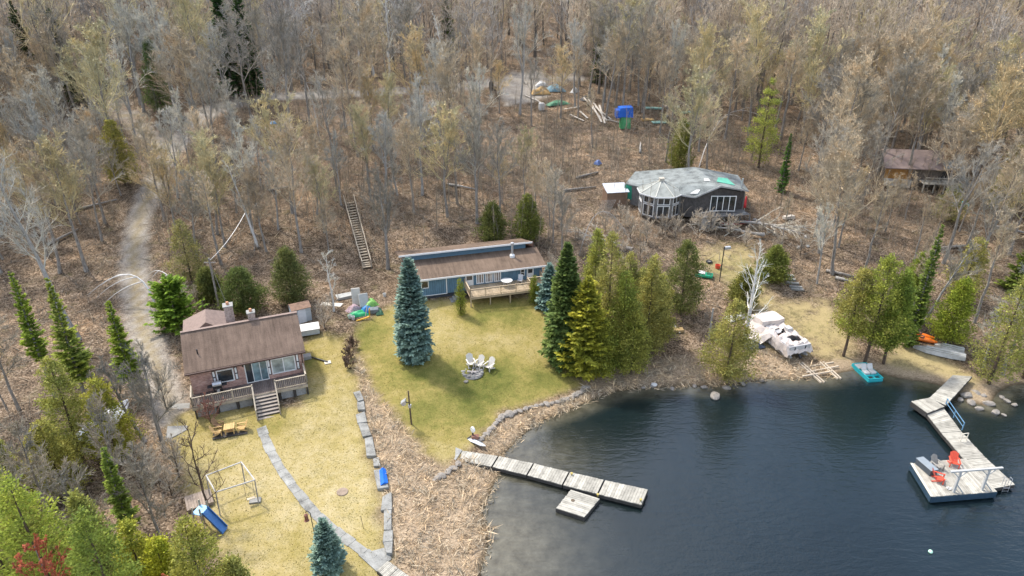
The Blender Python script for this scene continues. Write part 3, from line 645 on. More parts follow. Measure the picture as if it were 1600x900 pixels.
ce = [(1352, 566, 398, 3.6, (.165, .18, .035), 'broad green cedar on the shore beside the covered boat', dict(base=.22, n=640, gap=.3)), (1318, 556, 420, 2.8, OLIVE, 'olive cedar with visible trunk just right of the covered boat', dict(base=.3, n=480, gap=.35)), (1380, 568, 425, 2.0, (.12, .155, .03), 'dark green cedar leaning over the pedal boat', dict(gap=.25, base=.2)),
      (1478, 536, 436, 2.1, (.17, .20, .03), 'bright green cedar behind the orange kayaks', dict(gap=.1)), (1415, 500, 395, 2.0, (.13, .16, .03), 'green cedar behind the shore cedars on the right', {}), (1545, 600, 430, 2.4, (.18, .18, .05), 'thin yellowish cedar on the far right shore', dict(gap=.45, n=380)),
      (1600, 590, 330, 3.0, (.15, .165, .045), 'large cedar cut off by the right picture edge', dict(gap=.35)), (1500, 470, 370, 2.3, OLIVE, 'olive cedar between the hidden cabin and the shore', dict(gap=.4, n=360)), (1562, 330, 226, 2.6, (.18, .175, .05), 'olive cedar right of the hidden cabin', dict(gap=.3)), (1480, 345, 288, 2.2, (.17, .17, .06), 'low olive cedar before the hidden cabin porch', dict(gap=.4, n=300)),
      (770, 378, 316, 2.1, DKC, 'dark cedar bush behind the left half of the blue cottage roof', {}), (824, 378, 304, 2.1, (.11, .125, .03), 'olive cedar behind the chimney of the blue cottage', dict(gap=.2)), (1060, 268, 186, 2.2, (.12, .125, .03), 'dark olive juniper right behind the ruined house', {}), (300, 440, 345, 2.3, (.16, .15, .06), 'thin olive cedar right of the driveway', dict(gap=.4, n=330)),
      (382, 486, 420, 3.0, (.075, .095, .028), 'broad dark juniper behind the brick house', {}), (458, 474, 385, 2.3, (.09, .10, .035), 'dark juniper behind the small metal shed', dict(gap=.1)), (196, 288, 186, 2.6, (.19, .175, .045), 'yellowish cedar beside the upper driveway', dict(gap=.25)), (330, 470, 420, 1.8, (.09, .10, .03), 'dark juniper left of the broad one behind the brick house', {}),
      (1185, 262, 128, 2.9, (.19, .205, .05), 'airy yellow green pine above the ruined house roof', dict(tiers=9, gap=.35, base=.12, n=380, size=1.2, lump=.4)), (1160, 480, 420, 1.8, (.12, .12, .03), 'dark cedar bush behind the white dead birch', {}), (1205, 440, 385, 2.2, (.11, .125, .03), 'dark cedar beside the stone steps on the right', {}),
      (255, 180, 60, 2.6, (.07, .10, .03), 'dark pine beyond the woodland track top left', dict(gap=.2))]
for i, (u, v, vt, r_, c_, lb, kw) in enumerate(ce):
    kw = dict(dict(n=620, per=18, gap=.22), **kw); ever('pine_tree' if 'pine' in lb else ('juniper_bush' if 'juniper' in lb else 'cedar_tree'), lb, 'cedar', u, v, vt, r_, 40 + i, c_, **kw)
sp = [(150, 668, 434, 1.6, (.12, .15, .032), 'tall bright fir left of the driveway, its crown before the white boat', dict(base=.34)), (212, 620, 468, 1.35, (.105, .145, .022), 'narrow fir standing beside the driveway bend', dict(base=.16)), (92, 640, 424, 1.3, (.10, .14, .022), 'fir with bare lower trunk at the far left', dict(base=.4)), (212, 856, 698, 1.0, (.10, .14, .03), 'slim fir spire in front of the swing set', dict(base=.25)),
      (1220, 300, 208, .85, (.045, .095, .022), 'slim dark spruce spire right of the ruined house', {}), (1418, 540, 348, 1.0, (.08, .115, .028), 'narrow spruce spire above the right shore cedars', {}), (1585, 455, 385, 1.9, (.10, .13, .03), 'small fir near the right picture edge', {}),
      (278, 512, 436, 3.3, (.075, .125, .018), 'wide bushy green fir behind the brick house roof', dict(pw=.5, base=.02, droop=.05)), (365, 150, -40, 3.4, (.02, .045, .016), 'very dark spruce in the wood at the top left', {}), (395, 150, -30, 3.0, (.025, .05, .018), 'second very dark spruce in the wood at the top left', {}), (935, 130, 30, 2.0, (.03, .05, .02), 'dark spruce uphill behind the scrap heap', {}),
      (115, 160, 10, 2.8, (.028, .045, .02), 'dark spruce by the parked vehicle top left', {}), (60, 150, 0, 2.8, (.03, .045, .02), 'dark spruce at the top left corner', {}), (700, 95, -10, 2.3, (.045, .065, .025), 'dark spruce beyond the track above the blue cottage', {})]
for i, (u, v, vt, r_, c_, lb, kw) in enumerate(sp): ever('spruce_tree' if 'spruce' in lb else 'fir_tree', lb, 'spruce', u, v, vt, r_, 80 + i, c_, **dict(dict(step=.36, dens=.9, pw=.78, rag=.7), **kw))
for u, v, vt, lb in ((720, 491, 436, 'clipped green arborvitae column at the left end of the deck'), (834, 474, 430, 'clipped green arborvitae column at the right end of the deck')):
    ever('arborvitae_column', lb, 'cedar', u, v, vt, .52, u, (.12, .135, .02), 'shrub', n=150, per=20, size=.62, pw=.42, base=.02, lump=.08)
# trees close to the camera in the lower left corner
nr = [(60, 1010, 700, 3.2, LIME, 'bright green cedar crown in the lower left corner'), (140, 1060, 745, 3.0, (.17, .20, .035), 'yellow green cedar crown right of the red maple'), (15, 905, 640, 2.8, (.19, .20, .06), 'pale cedar crown at the left edge'), (235, 1100, 800, 2.6, (.12, .15, .03), 'dark green cedar crown at the bottom edge'),
      (345, 1020, 812, 2.3, LIME, 'lime green cedar crown below the blue slide'), (290, 1000, 842, 2.0, (.23, .235, .025), 'yellow cedar crown at the bottom edge below the swing set'), (100, 770, 660, 2.3, (.2, .19, .05), 'olive cedar above the lower left crowns'), (185, 720, 590, 2.0, (.21, .205, .035), 'yellow green cedar left of the brick house yard'), (130, 720, 560, 2.3, (.18, .185, .05), 'thin cedar beside the white covered boat'), (110, 985, 775, 2.2, (.19, .19, .05), 'pale green cedar among the lower left crowns'), (185, 960, 770, 1.9, (.15, .16, .045), 'grey green cedar below the slim fir spire'), (250, 985, 815, 2.0, (.22, .22, .035), 'yellow green cedar left of the blue slide'), (25, 800, 690, 2.2, (.2, .2, .06), 'greyish cedar at the left edge above the red maple'), (390, 1000, 872, 1.3, (.2, .2, .06), 'small cedar at the bottom edge of the left lawn')]
for i, (u, v, vt, r_, c_, lb) in enumerate(nr): ever('cedar_tree', lb, 'cedar', u, v, vt, r_, 120 + i, c_, n=520, per=26, gap=.28 if v > 780 else .45, size=.85)

# ------------------------------------------------------------------ single bare trees the photo picks out
def bare(name, label, u, v, vt, spread, seed, color, barkm, rz=0, tilt=(0, 0), **kw):
    p, h = px_h(u, v, vt); o = plant(name, label, 'tree', bare_tree(seed, h, spread, **kw), p, barkm, M_TWIG, (*color, 1), rz=rz); o.rotation_euler.x, o.rotation_euler.y = tilt; return o
bare('birch_tree', 'white dead birch with bare branches behind the olive shore cedar', 1164, 534, 372, 3.4, 201, (.85, .83, .79), M_BIRCH, base=.22, nl=13, dens=.35, r0=.22)
bare('bare_tree', 'big pale grey tree with heavy trunk on the far left', 122, 530, 195, 4.2, 202, (.52, .50, .46), M_SILVER, 0, (0, -.16), base=.36, nl=20, dens=1.1, r0=.26)
bare('bare_tree', 'dark grey tree standing right beside the wooden hillside stairs', 606, 420, 250, 3.3, 203, (.27, .25, .22), M_BARK, r0=.2, fork=True)
bare('birch_tree', 'slim white birch by the junk heap', 521, 486, 385, 1.6, 204, (.62, .6, .56), M_BIRCH, nl=9, dens=.7, r0=.09)
bare('birch_tree', 'white birch leaning left on the bank below the track', 402, 385, 240, 2.2, 205, (.6, .58, .54), M_BIRCH, 0, (0, -.2), nl=10, dens=.6, r0=.15)
bare('bare_tree', 'leafless young maple with dark twigs in front of the swing set', 330, 815, 655, 2.4, 206, (.13, .09, .075), M_BROWNBARK, nl=10, dens=.55, base=.2, r0=.07)
bare('bare_tree', 'grey twisted bare tree between the white boat and the brick house', 258, 705, 545, 3.0, 207, (.27, .25, .22), M_BARK, nl=12, base=.3, r0=.17)
bare('bare_tree', 'grey leaning bare tree left of the twisted one by the white boat', 226, 690, 560, 2.8, 208, (.27, .25, .22), M_BARK, 0, (0, -.22), nl=12, base=.3, r0=.16)
bare('bare_tree', 'pale bare tree with drooping limbs on the far right shore', 1566, 585, 390, 2.8, 209, (.44, .42, .38), M_SILVER, nl=12, base=.3, r0=.15, up=-.5)
bare('bare_tree', 'thin pale dead tree at the right shore bank', 1535, 575, 470, 1.8, 210, (.48, .46, .42), M_SILVER, nl=9, base=.3, r0=.09, up=-.6)
bare('bare_tree', 'dark leaning bare tree behind the right shore cedars', 1432, 520, 365, 2.4, 211, (.34, .31, .27), M_SILVER, 0, (0, .3), nl=10, base=.5, r0=.15)
for i, (u, v, vt) in enumerate(((562, 140, -60), (610, 165, -30), (585, 120, -70), (705, 150, 10))):
    bare('birch_tree', ['tallest white birch beyond the woodland track', 'white birch with leaning trunk at the track edge', 'white birch at the top picture edge above the track', 'thin white birch right of the tall pair above the track'][i], u, v, vt, 3.0, 215 + i, (.72, .70, .66), M_BIRCH, 0, (0, .1 - .09 * i), nl=13, dens=.6, r0=.24, base=.35)
for i, (u, v, vt, s_) in enumerate(((60, 905, 700, 3.2), (205, 800, 610, 2.4), (30, 640, 470, 2.6), (150, 905, 720, 2.6), (255, 860, 690, 2.2), (90, 830, 660, 2.6))):
    bare('bare_tree', ['grey bare tree tangled among the lower left cedars', 'bare brown tree behind the slim fir spire', 'grey bare tree at the left edge beside the firs', 'grey bare tree rising between the lower left cedars', 'brown bare tree left of the swing set', 'grey bare tree above the lower left cedar crowns'][i], u, v, vt, s_, 230 + i, (.36, .32, .27), M_BARK, nl=14)
T, C = bare_tree(240, 12.6, 2.4, .45, 16, .7, .10, 1.1); p = gp(150, 1090)
plant('red_maple', 'young maple with red spring buds in the lower left corner', 'tree', (T, C), p, M_BARK, leaf_mat('red_buds', .3, .4), (.50, .15, .085, 1))
T, C = bare_tree(241, 8.2, 1.5, .5, 12, .7, .07, 1.0); plant('red_maple', 'small red budding maple at the bottom edge', 'tree', (T, C), gp(300, 1060), M_BARK, bpy.data.materials['red_buds'], (.48, .16, .09, 1))
p = gp(345, 658); T, C = bare_tree(242, 2.2, 1.7, .1, 9, .7, .03, .3); plant('bare_shrub', 'reddish leafless shrub at the left corner of the brick house deck', 'shrub', (T, C), gp(330, 662), M_BROWNBARK, M_TWIG, (.30, .15, .12, 1))
for i, (u, v, h, sp_) in enumerate(((545, 560, 1.5, .9), (551, 545, 1.4, .8), (543, 575, 1.3, .8))):
    T, C = bare_tree(250 + i, h, sp_, .1, 12, .8, .02, .2); plant('bare_shrub', ['leafless brown shrub in the middle of the strip between the two lawns', 'leafless brown shrub at the top of the strip between the two lawns', 'leafless brown shrub at the lower end of the strip'][i], 'shrub', (T, C), gp(u, v), M_BROWNBARK, M_TWIG, (.22, .15, .11, 1))
# thickets round the ruined house and the bank
thk = [(960, 385), (985, 372), (1010, 380), (1035, 365), (1000, 405), (1055, 372), (945, 365), (1090, 372), (1110, 365), (925, 395), (975, 410), (1140, 368), (1165, 385), (1190, 370), (970, 352), (260, 640), (250, 760), (238, 740), (268, 775), (280, 745), (508, 515), (520, 482), (1545, 548), (290, 470), (310, 480), (1250, 400), (1215, 395), (860, 430), (870, 445)]
src = []
for i in range(3):
    T, C = bare_tree(260 + i, 3.0, 2.0, .08, 13, .7, .035, 0, tw=1.1); src.append((T.mesh('stem', M_BROWNBARK), C.mesh('twigs', M_TWIG)))
def tz(u, v):
    if u < 300: return 'left of the brick house yard' if v > 600 else 'between driveway and brick house'
    if u < 560: return 'behind the metal shed'
    if u < 900: return 'at the right end of the blue cottage'
    if u < 1080: return 'in front of the ruined octagon house'
    if u < 1260: return 'below the red porch of the ruined house'
    return 'on the bank by the right dock'
for i, (u, v) in enumerate(thk):
    o = thing('bare_shrub', f"{['sprawling', 'upright', 'tangled'][i % 3]} leafless grey brown shrub {tz(u, v)}", 'shrub', gp(u, v), fr.uniform(0, 6.28), 'leafless shrubs ' + tz(u, v)); s = fr.uniform(.75, 1.25); o.scale = (s, s, s * fr.uniform(.7, 1.1)); link_mesh('stem', src[i % 3][0], o); link_mesh('twigs', src[i % 3][1], o).color = (*lite((.48, .41, .34), fr.uniform(.8, 1.25)), 1)

# bent-over saplings and fallen dead crowns
def arch(label, base, apex, tip, extra, r0=.06, name='bent_sapling', color=M_BIRCH):
    """base, apex, tip: world points; a stem bowed over from base to tip with the same lean for side shoots"""
    b, a, t = map(lambda q: Vector([float(c) for c in q]), (base, apex, tip)); g = MB(); P = [b * (1 - s) ** 2 + (a * 2 - (b + t) / 2) * 2 * s * (1 - s) + t * s * s for s in [i / 10 for i in range(11)]]
    g.tube(P, [r0 * (1 - .8 * i / 10) for i in range(11)], 6); root = thing(name, label, 'tree', tuple(b)); m = g.build('trunk', color, root, smooth=True); m.data.transform(Matrix.Translation(-b))
    for k, (s0, dx, dy, dz) in enumerate(extra):
        q0 = P[int(s0 * 10)]; q2 = q0 + Vector((dx, dy, dz)); q1 = (q0 + q2) / 2 + Vector((0, 0, abs(dx) * .22)); g = MB(); g.tube([q0 * (1 - s) ** 2 + q1 * 2 * s * (1 - s) + q2 * s * s for s in [i / 6 for i in range(7)]], [r0 * .55 * (1 - .75 * i / 6) for i in range(7)], 5)
        m = g.build('branch', color, root, smooth=True); m.data.transform(Matrix.Translation(-b))
def up(p, h): return (p[0], p[1], p[2] + h)
b = gp(244, 482); a = gp(215, 470); t = gp(140, 470); arch('white birch sapling bowed right over the driveway', b, up((a[0], a[1], b[2]), 3.4), up(t, .7), [(.35, -4.0, -1.6, -2.0), (.45, -4.6, -.6, -2.2), (.6, -2.6, .8, -1.5), (.5, -3.4, -.2, -1.2)], .12)
b = gp(293, 468); a = gp(262, 455); t = gp(230, 440); arch('small white sapling arched behind the bushy fir', b, up((a[0], a[1], b[2]), 2.6), up(t, .4), [(.4, -1.6, -.6, -1.4), (.6, -1.0, -.3, -1.0), (.2, .8, -.4, -.8)], .08)
b = gp(1092, 262); a = gp(1130, 215); t = gp(1190, 215); arch('white sapling bowed over left of the airy pine', b, up((a[0], a[1], b[2]), 5.6), up(t, 3.2), [(.5, 2.5, -.3, -.4), (.4, -2.2, -.2, -1.6), (.7, 2.0, .3, .3)], .07)
b = gp(905, 400); a = gp(940, 380); t = gp(996, 408); arch('pale sapling bowed over the cedar clump', b, up((a[0], a[1], b[2]), 4.8), up(t, .6), [(.5, 2.6, -.8, -2.6), (.65, 2.0, -.5, -2.4), (.4, 2.4, -.3, -2.4), (.8, 1.2, -.6, -1.4)], .06, color=M_SILVER)
b = gp(500, 225); a = gp(480, 190); t = gp(432, 200); arch('pale sapling arched over the wood below the track', b, up((a[0], a[1], b[2]), 9), up(t, 6), [(.6, -2.5, 0, -2), (.4, 2, 0, -1)], .09, color=M_SILVER)
b = gp(398, 392); a = gp(385, 345); t = gp(330, 350); arch('thin white sapling bowed left above the brick house', b, up((a[0], a[1], b[2]), 4.0), up(t, 2.6), [(.6, -1.5, 0, -1.0)], .04, color=M_SILVER)
def dead_crown(label, u, v, seed, L, az, col_=M_SILVER):
    T, C = bare_tree(seed, L * 1.2, L * .42, .15, 12, .4, .2, 0); p = gp(u, v); o = plant('fallen_tree', label, 'tree', (T, C), up(p, .5), col_, M_TWIG, (.66, .62, .56, 1)); o.rotation_euler = (0, R(84), az)
dead_crown('pale fallen dead tree with bleached branches below the red porch', 1150, 352, 270, 8.5, R(-28)); dead_crown('bleached fallen tree crown right of the ruined house', 1180, 350, 271, 7, R(-60)); dead_crown('grey fallen dead tree lying across the front of the ruined house', 1190, 372, 272, 8, R(170)); dead_crown('grey fallen tree behind the cedar clump', 985, 395, 273, 7, R(150), M_BARK)
for i, (u, v, l, az) in enumerate(((1290, 425, 3.6, -30), (1305, 436, 2.6, -35), (640, 225, 6, 50), (655, 235, 5, 48), (420, 300, 4, 10), (700, 290, 4, -15), (120, 330, 5, 20), (1280, 120, 5, 0), (1470, 390, 4, 10), (1550, 355, 4, -30), (900, 280, 4, 30), (1000, 240, 4, 80), (75, 385, 4, 60), (330, 545, 3, 20), (880, 300, 5, 15))):
    p = gp(u, v); q = (p[0] + math.cos(R(az)) * l, p[1] + math.sin(R(az)) * l); b = (q[0], q[1], hz(*q) + .22); g = MB().tube([(0, 0, .22), ((b[0] - p[0]) * .5, (b[1] - p[1]) * .5, (b[2] - p[2]) * .5 + .15), (b[0] - p[0], b[1] - p[1], b[2] - p[2])], [.2, .16, .1], 8)
    tag(g.build('fallen_log', M_SILVER if i % 2 else M_BARK, None, p, smooth=True), ['pale log lying beside the stone steps on the right', 'short pale log end beside the stone steps', 'long log lying uphill behind the hillside stairs', 'second long log beside the one uphill of the stairs', 'log on the bank left of the hillside stairs', 'log on the bank above the blue cottage', 'log among the trees left of the driveway', 'log high in the right wood', 'log below the hidden cabin', 'log near the right picture edge', 'log on the bank left of the ruined house', 'log below the blue tarpaulin stack', 'log at the left edge above the firs', 'short log behind the brick house', 'longest log on the bank left of the ruined house'][i], 'log')
# ------------------------------------------------------------------ building materials
def shingle_mat(name, c, slope_y=True):
    k = NT(name); co = k.coord(); sx = k.node('ShaderNodeSeparateXYZ', Vector=co); row = k.math('FRACT', k.math('MULTIPLY', sx.outputs[1], 5.5)); st_ = k.noise(k.coord('Object', (2.6, .22, .22)), 1.5, 5, .7); pa_ = k.noise(co, .55, 5, .7); gr = k.noise(co, 14, 3, .7)
    f = k.math('ADD', k.math('MULTIPLY', st_, .45), k.math('ADD', k.math('MULTIPLY', pa_, .4), k.math('MULTIPLY', gr, .25)))
    cc = k.ramp(f, [(.36, lite(c, .45)), (.5, lite(c, .9)), (.62, lite(c, 1.25)), (.74, lite(c, 1.7))]); cc = k.mix(1, cc, k.ramp(row, [(0, (.7, .7, .7)), (.12, (1, 1, 1))]), 'MULTIPLY'); k.bsdf(cc, .95, k.bump(row, .4, .03), .1); return k.m
M_SHINGLE = shingle_mat('brown_shingles', (.150, .108, .082)); M_SHINGLE2 = shingle_mat('weathered_brown_shingles', (.150, .108, .078))
M_WHITE = paint('white_trim', (.74, .74, .72), .5, .06, 4)
M_CREAM = paint('cream_trim', (.62, .57, .47), .6, .08, 4)
M_BLUE_PAINT = paint('plain_blue_paint', (.105, .185, .25), .7, .12, 3)
M_DARK = paint('dark_recess', (.02, .02, .022), .9, .2)
M_DECK = paint('weathered_deck_boards', (.40, .345, .265), .85, .25, 2.5, .15, island=.16)
M_NEWWOOD = paint('honey_deck_wood', (.42, .33, .22), .8, .2, 3, .2, island=.15)
M_GREYWOOD = paint('silvery_dock_boards', (.35, .33, .28), .9, .3, 2.2, .1, island=.2)
M_DOCKSIDE = paint('dark_timber', (.055, .05, .045), .8, .3)  # very dark timber for dock frames, deck posts, stringers and feet
M_CONC = paint('grey_concrete', (.28, .275, .255), .9, .22, 1.2, .15, bump=.3)
M_STONE = paint('grey_field_stone', (.25, .24, .22), .9, .32, 2.0, .15, bump=.5, island=.2)
M_FLAG = paint('grey_flagstone', (.265, .262, .24), .9, .42, 1.3, .15, bump=.4, island=.14)
M_STEEL = paint('galvanised_steel', (.5, .51, .52), .4, .15, 4, .5, .6)
M_BLACK = paint('black_metal', (.03, .03, .032), .5, .2)
M_PLASTIC_W = paint('white_resin', (.56, .55, .52), .45, .08)
def glass(name, c, rough=.08):
    k = NT(name); k.bsdf(k.ramp(k.noise(k.coord(), .9, 3), [(.35, lite(c, .5)), (.65, lite(c, 1.5))]), rough, None, .8); return k.m
M_GLASS = glass('dark_window_glass', (.03, .035, .04)); M_CURTAIN = glass('window_glass_over_pale_curtain', (.36, .40, .37), .2); M_GLASSBLUE = glass('bluish_door_glass', (.16, .24, .26), .12)
def siding_mat(name, c):
    k = NT(name); co = k.coord(); sx = k.node('ShaderNodeSeparateXYZ', Vector=co); fr_ = k.math('FRACT', k.math('MULTIPLY', k.math('ADD', sx.outputs[0], sx.outputs[1]), 4.2)); g = k.ramp(fr_, [(0, (.35, .35, .35)), (.09, (.42, .42, .42)), (.13, (1, 1, 1)), (1, (1, 1, 1))])
    n = k.ramp(k.noise(k.coord('Object', (1, 1, .35)), 2.2, 5, .7), [(.3, lite(c, .8)), (.7, lite(c, 1.22))]); k.bsdf(k.mix(1, n, g, 'MULTIPLY'), .75, k.bump(fr_, .4, .02), .25); return k.m
M_SIDING = siding_mat('blue_vertical_siding', (.115, .205, .275))
def brick_mat():
    k = NT('red_brown_bricks'); b = k.n.new('ShaderNodeTexBrick'); co = k.coord(); sx = k.node('ShaderNodeSeparateXYZ', Vector=co)
    cx_ = k.node('ShaderNodeCombineXYZ', X=k.math('ADD', sx.outputs[0], sx.outputs[1]), Y=sx.outputs[2]); k.t.links.new(cx_.outputs[0], b.inputs['Vector'])
    b.inputs['Scale'].default_value = 3.2; b.inputs['Color1'].default_value = (.36, .18, .14, 1); b.inputs['Color2'].default_value = (.56, .36, .29, 1); b.inputs['Mortar'].default_value = (.5, .44, .39, 1); b.inputs['Mortar Size'].default_value = .022; b.inputs['Brick Width'].default_value = .72; b.inputs['Row Height'].default_value = .24
    n = k.ramp(k.noise(co, 1.3, 5, .7), [(.3, (.62, .6, .6)), (.7, (1.25, 1.2, 1.2))]); k.bsdf(k.mix(1, b.outputs[0], n, 'MULTIPLY'), .9, k.bump(b.outputs[1], .3, -.02), .15); return k.m
M_BRICK = brick_mat()
def window(parent, x0, x1, z0, z1, y, panes=2, fm=M_WHITE, gm=M_GLASS, name='window', label=None, rows=1, fw=.075):
    """a framed window on a wall facing -y, standing proud of it"""
    g = MB(); g.box(x0, x1, y - .06, y - .003, z0, z0 + fw).box(x0, x1, y - .06, y - .003, z1 - fw, z1).box(x0, x0 + fw, y - .058, y - .003, z0 + fw, z1 - fw).box(x1 - fw, x1, y - .058, y - .003, z0 + fw, z1 - fw)
    for i in range(1, panes): xm = x0 + (x1 - x0) * i / panes; g.box(xm - fw * .4, xm + fw * .4, y - .056, y - .003, z0 + fw, z1 - fw)
    for i in range(1, rows): zm = z0 + (z1 - z0) * i / rows; g.box(x0 + fw, x1 - fw, y - .053, y - .003, zm - fw * .35, zm + fw * .35)
    f = g.build(name, fm, parent); 
    if label: f['label'] = label
    MB().box(x0 + fw * .9, x1 - fw * .9, y - .03, y - .006, z0 + fw * .9, z1 - fw * .9).build('pane', gm, f); return f
def railing(parent, pts, mat, h=.95, post=.09, gap=.14, name='railing', balw=.035, posts=True):
    g = MB()
    for a, b in zip(pts[:-1], pts[1:]):
        a = Vector(a); b = Vector(b); L = (b - a).length; up_ = Vector((0, 0, 1)); g.bar(a + up_ * h, b + up_ * h, .12, .045); g.bar(a + up_ * .1, b + up_ * .1, .05, .07); n = max(1, int(L / gap))
        for i in range(1, n): p = a.lerp(b, i / n); g.bar(p + up_ * .12, p + up_ * (h - .02), balw)
        m = max(1, round(L / 1.9))
        for i in range(m + 1): p = a.lerp(b, i / m); g.bar(p - up_ * .02, p + up_ * (h + .08), post)
    return g.build(name, mat, parent)

# ------------------------------------------------------------------ brick house
BYAW = math.atan2(3.7, 8.9); W_, D_ = 9.35, 7.0
bh = thing('brick_house', 'red brown brick house with brown gable roof and timber deck', 'house', (-27.35, 48.75, 1.9), BYAW)
FL, EV, RG = 1.15, 3.62, 5.35
g = MB(); T_ = .25
g.prism([(0, .45), (W_, .45), (W_, EV), (0, EV)], 0, T_); g.box(0, W_, D_ - T_, D_, .45, EV)
g.prism([(T_, .45), (D_ - T_, .45), (D_ - T_, EV), (D_ / 2, RG - .1), (T_, EV)], 0, T_, 'x'); g.prism([(T_, .45), (D_ - T_, .45), (D_ - T_, EV), (D_ / 2, RG - .1), (T_, EV)], W_ - T_, W_, 'x')
g.build('wall', M_BRICK, bh)
MB().box(-.04, W_ + .04, -.04, D_ + .04, -.7, .45).build('foundation', M_CONC, bh)
oh = .42; sl_ = (RG - EV) / (D_ / 2); g = MB()
def pitched(g, x0, x1, y0, y1, zr, yr, slope_f, slope_b, t=.14):
    zf = zr - slope_f * (yr - y0); zb = zr - slope_b * (y1 - yr)
    g.prism([(y0, zf), (yr, zr), (y1, zb), (y1, zb - t), (yr, zr - t), (y0, zf - t)], x0, x1, 'x'); return g
roof = pitched(g, -.3, W_ + .22, -oh, D_ + oh, RG + .12, D_ / 2, sl_, sl_).build('roof', M_SHINGLE, bh)
g = MB(); g.bar((-.3, D_ / 2, RG + .15), (W_ + .22, D_ / 2, RG + .15), .3, .05); g.build('ridge_cap', paint('faded_ridge_shingles', (.25, .185, .155), .9, .2), roof)
g = MB(); zf = RG + .12 - sl_ * (D_ / 2 + oh); g.box(-.3, W_ + .22, -oh - .13, -oh - .01, zf - .17, zf - .04); g.build('gutter', paint('dark_brown_gutter', (.09, .055, .045), .5, .1), roof)
MB().tube([(.9, 1.2, RG + .12 - sl_ * (D_ / 2 - 1.2) - .1), (.9, 1.2, RG + .12 - sl_ * (D_ / 2 - 1.2) + .45)], .06, 8).build('vent_pipe', M_BLACK, roof)
g = MB(); g.tube([(W_ - .12, -.12, zf - .1), (W_ - .12, -.08, .3)], .05, 8).build('downspout', paint('dark_brown_gutter', (.09, .055, .045)), bh)
def chimney(x, y, z0, z1, w, parent, nm):
    c = MB().box(x - w / 2, x + w / 2, y - w / 2, y + w / 2, z0, z1).build(nm, paint('mixed_chimney_stone', (.38, .30, .26), .9, .5, 6, .1, bump=.6), parent); cp = MB().box(x - w / 2 - .06, x + w / 2 + .06, y - w / 2 - .06, y + w / 2 + .06, z1, z1 + .09).build('chimney_cap', M_CONC, c)
    MB().lathe([(.13, 0), (.13, .25), (.10, .28)], 10, (x, y, z1 + .09)).build('flue', paint('orange_clay_flue', (.5, .26, .15), .8, .2), c); return c
chimney(W_ * .605, D_ / 2 + .35, RG - .6, RG + .75, .62, bh, 'chimney'); 
chimney(W_ * .41, D_ / 2 + 1.5, RG - 1.6, RG + 1.25, .75, bh, 'chimney')
# rear wing with its own hip roof
g = MB(); g.box(-.2, 3.6, D_ + .003, D_ + 3.1, .2, EV - .35); g.build('rear_wing_wall', M_BRICK, bh)
zr2 = RG - .35; zw = EV - .42; g = MB(); v = [(-.6, D_ - 1.2, zw + .02), (4.0, D_ - 1.2, zw + .02), (4.0, D_ + 3.5, zw), (-.6, D_ + 3.5, zw), (1.7, D_ - 1.4, zr2), (1.7, D_ + 1.4, zr2)]; g.add(v, [(0, 4, 5, 3), (1, 2, 5, 4), (2, 3, 5), (0, 1, 4), (0, 3, 2, 1)]); g.build('rear_wing_roof', paint('faded_ridge_shingles', (.33, .22, .18)), bh)
M_DARKSH = paint('dark_shutter_edge', (.05, .045, .045), .6, .1)
for x0, x1, z0, z1, n, gm in ((2.05, 3.45, 1.75, 3.02, 1, M_GLASS), (6.55, 8.62, 1.55, 3.10, 2, M_CURTAIN)):
    window(bh, x0, x1, z0, z1, 0, n, M_WHITE, gm, fw=.10)
    for xs in (x0 - .32, x1 + .06):
        s_ = MB().box(xs, xs + .26, -.05, -.003, z0 + .02, z1 + .04).build('shutter', M_DARKSH, bh); g = MB()
        for q in (0, 1): zz = z0 + .1 + q * (z1 - z0) / 2; g.box(xs + .05, xs + .21, -.065, -.051, zz, zz + (z1 - z0) / 2 - .12)
        g.build('shutter_panel', M_WHITE, s_)
dr = window(bh, 4.35, 6.25, FL + .02, 3.22, 0, 3, M_WHITE, M_GLASSBLUE, 'sliding_door', fw=.07); MB().box(4.45, 4.98, -.045, -.035, FL + .1, 3.13).build('screen_pane', M_GLASS, dr)
for x in (4.2, 6.45): MB().box(x, x + .1, -.1, -.003, 2.95, 3.12).build('wall_lamp', M_BLACK, bh)
# deck
DK = 2.15; dk = MB().planks((-.1, -DK, FL), (W_ - .1, -DK, FL), (W_ - .1, -.02, FL), (-.1, -.02, FL), 66, .04).build('deck', paint('dark_stained_deck', (.16, .13, .115), .85, .2, 3, .15, island=.15), bh)
g = MB().box(-.1, W_ - .1, -DK - .03, -DK, FL - .26, FL - .0).box(-.13, -.1, -DK, 0, FL - .26, FL); g.build('deck_fascia', M_DECK, dk)
for x in (0, 1.7, 3.3, 4.6, 6.75, 8.0, W_ - .25): MB().box(x, x + .14, -DK + .03, -DK + .17, -.6, FL - .05).build('deck_post', M_DOCKSIDE, dk)
for a, b in ((.16, 1.66), (1.9, 3.26), (3.5, 4.56), (6.95, 7.96), (8.2, W_ - .29)): MB().box(a, b, -DK + .2, -DK + .28, -.6, FL - .1).build('skirting_panel', paint('grey_skirting_sheet', (.30, .30, .29), .9, .3, 1.5), dk)
S0, S1 = 4.72, 6.62
railing(dk, [(-.06, -.1, FL), (-.06, -DK + .05, FL), (S0, -DK + .05, FL)], M_DECK, .95, gap=.15); railing(dk, [(S1, -DK + .05, FL), (W_ - .15, -DK + .05, FL), (W_ - .15, -.1, FL)], M_DECK, .95, gap=.15)
nst = 7; run = .30; g = MB()
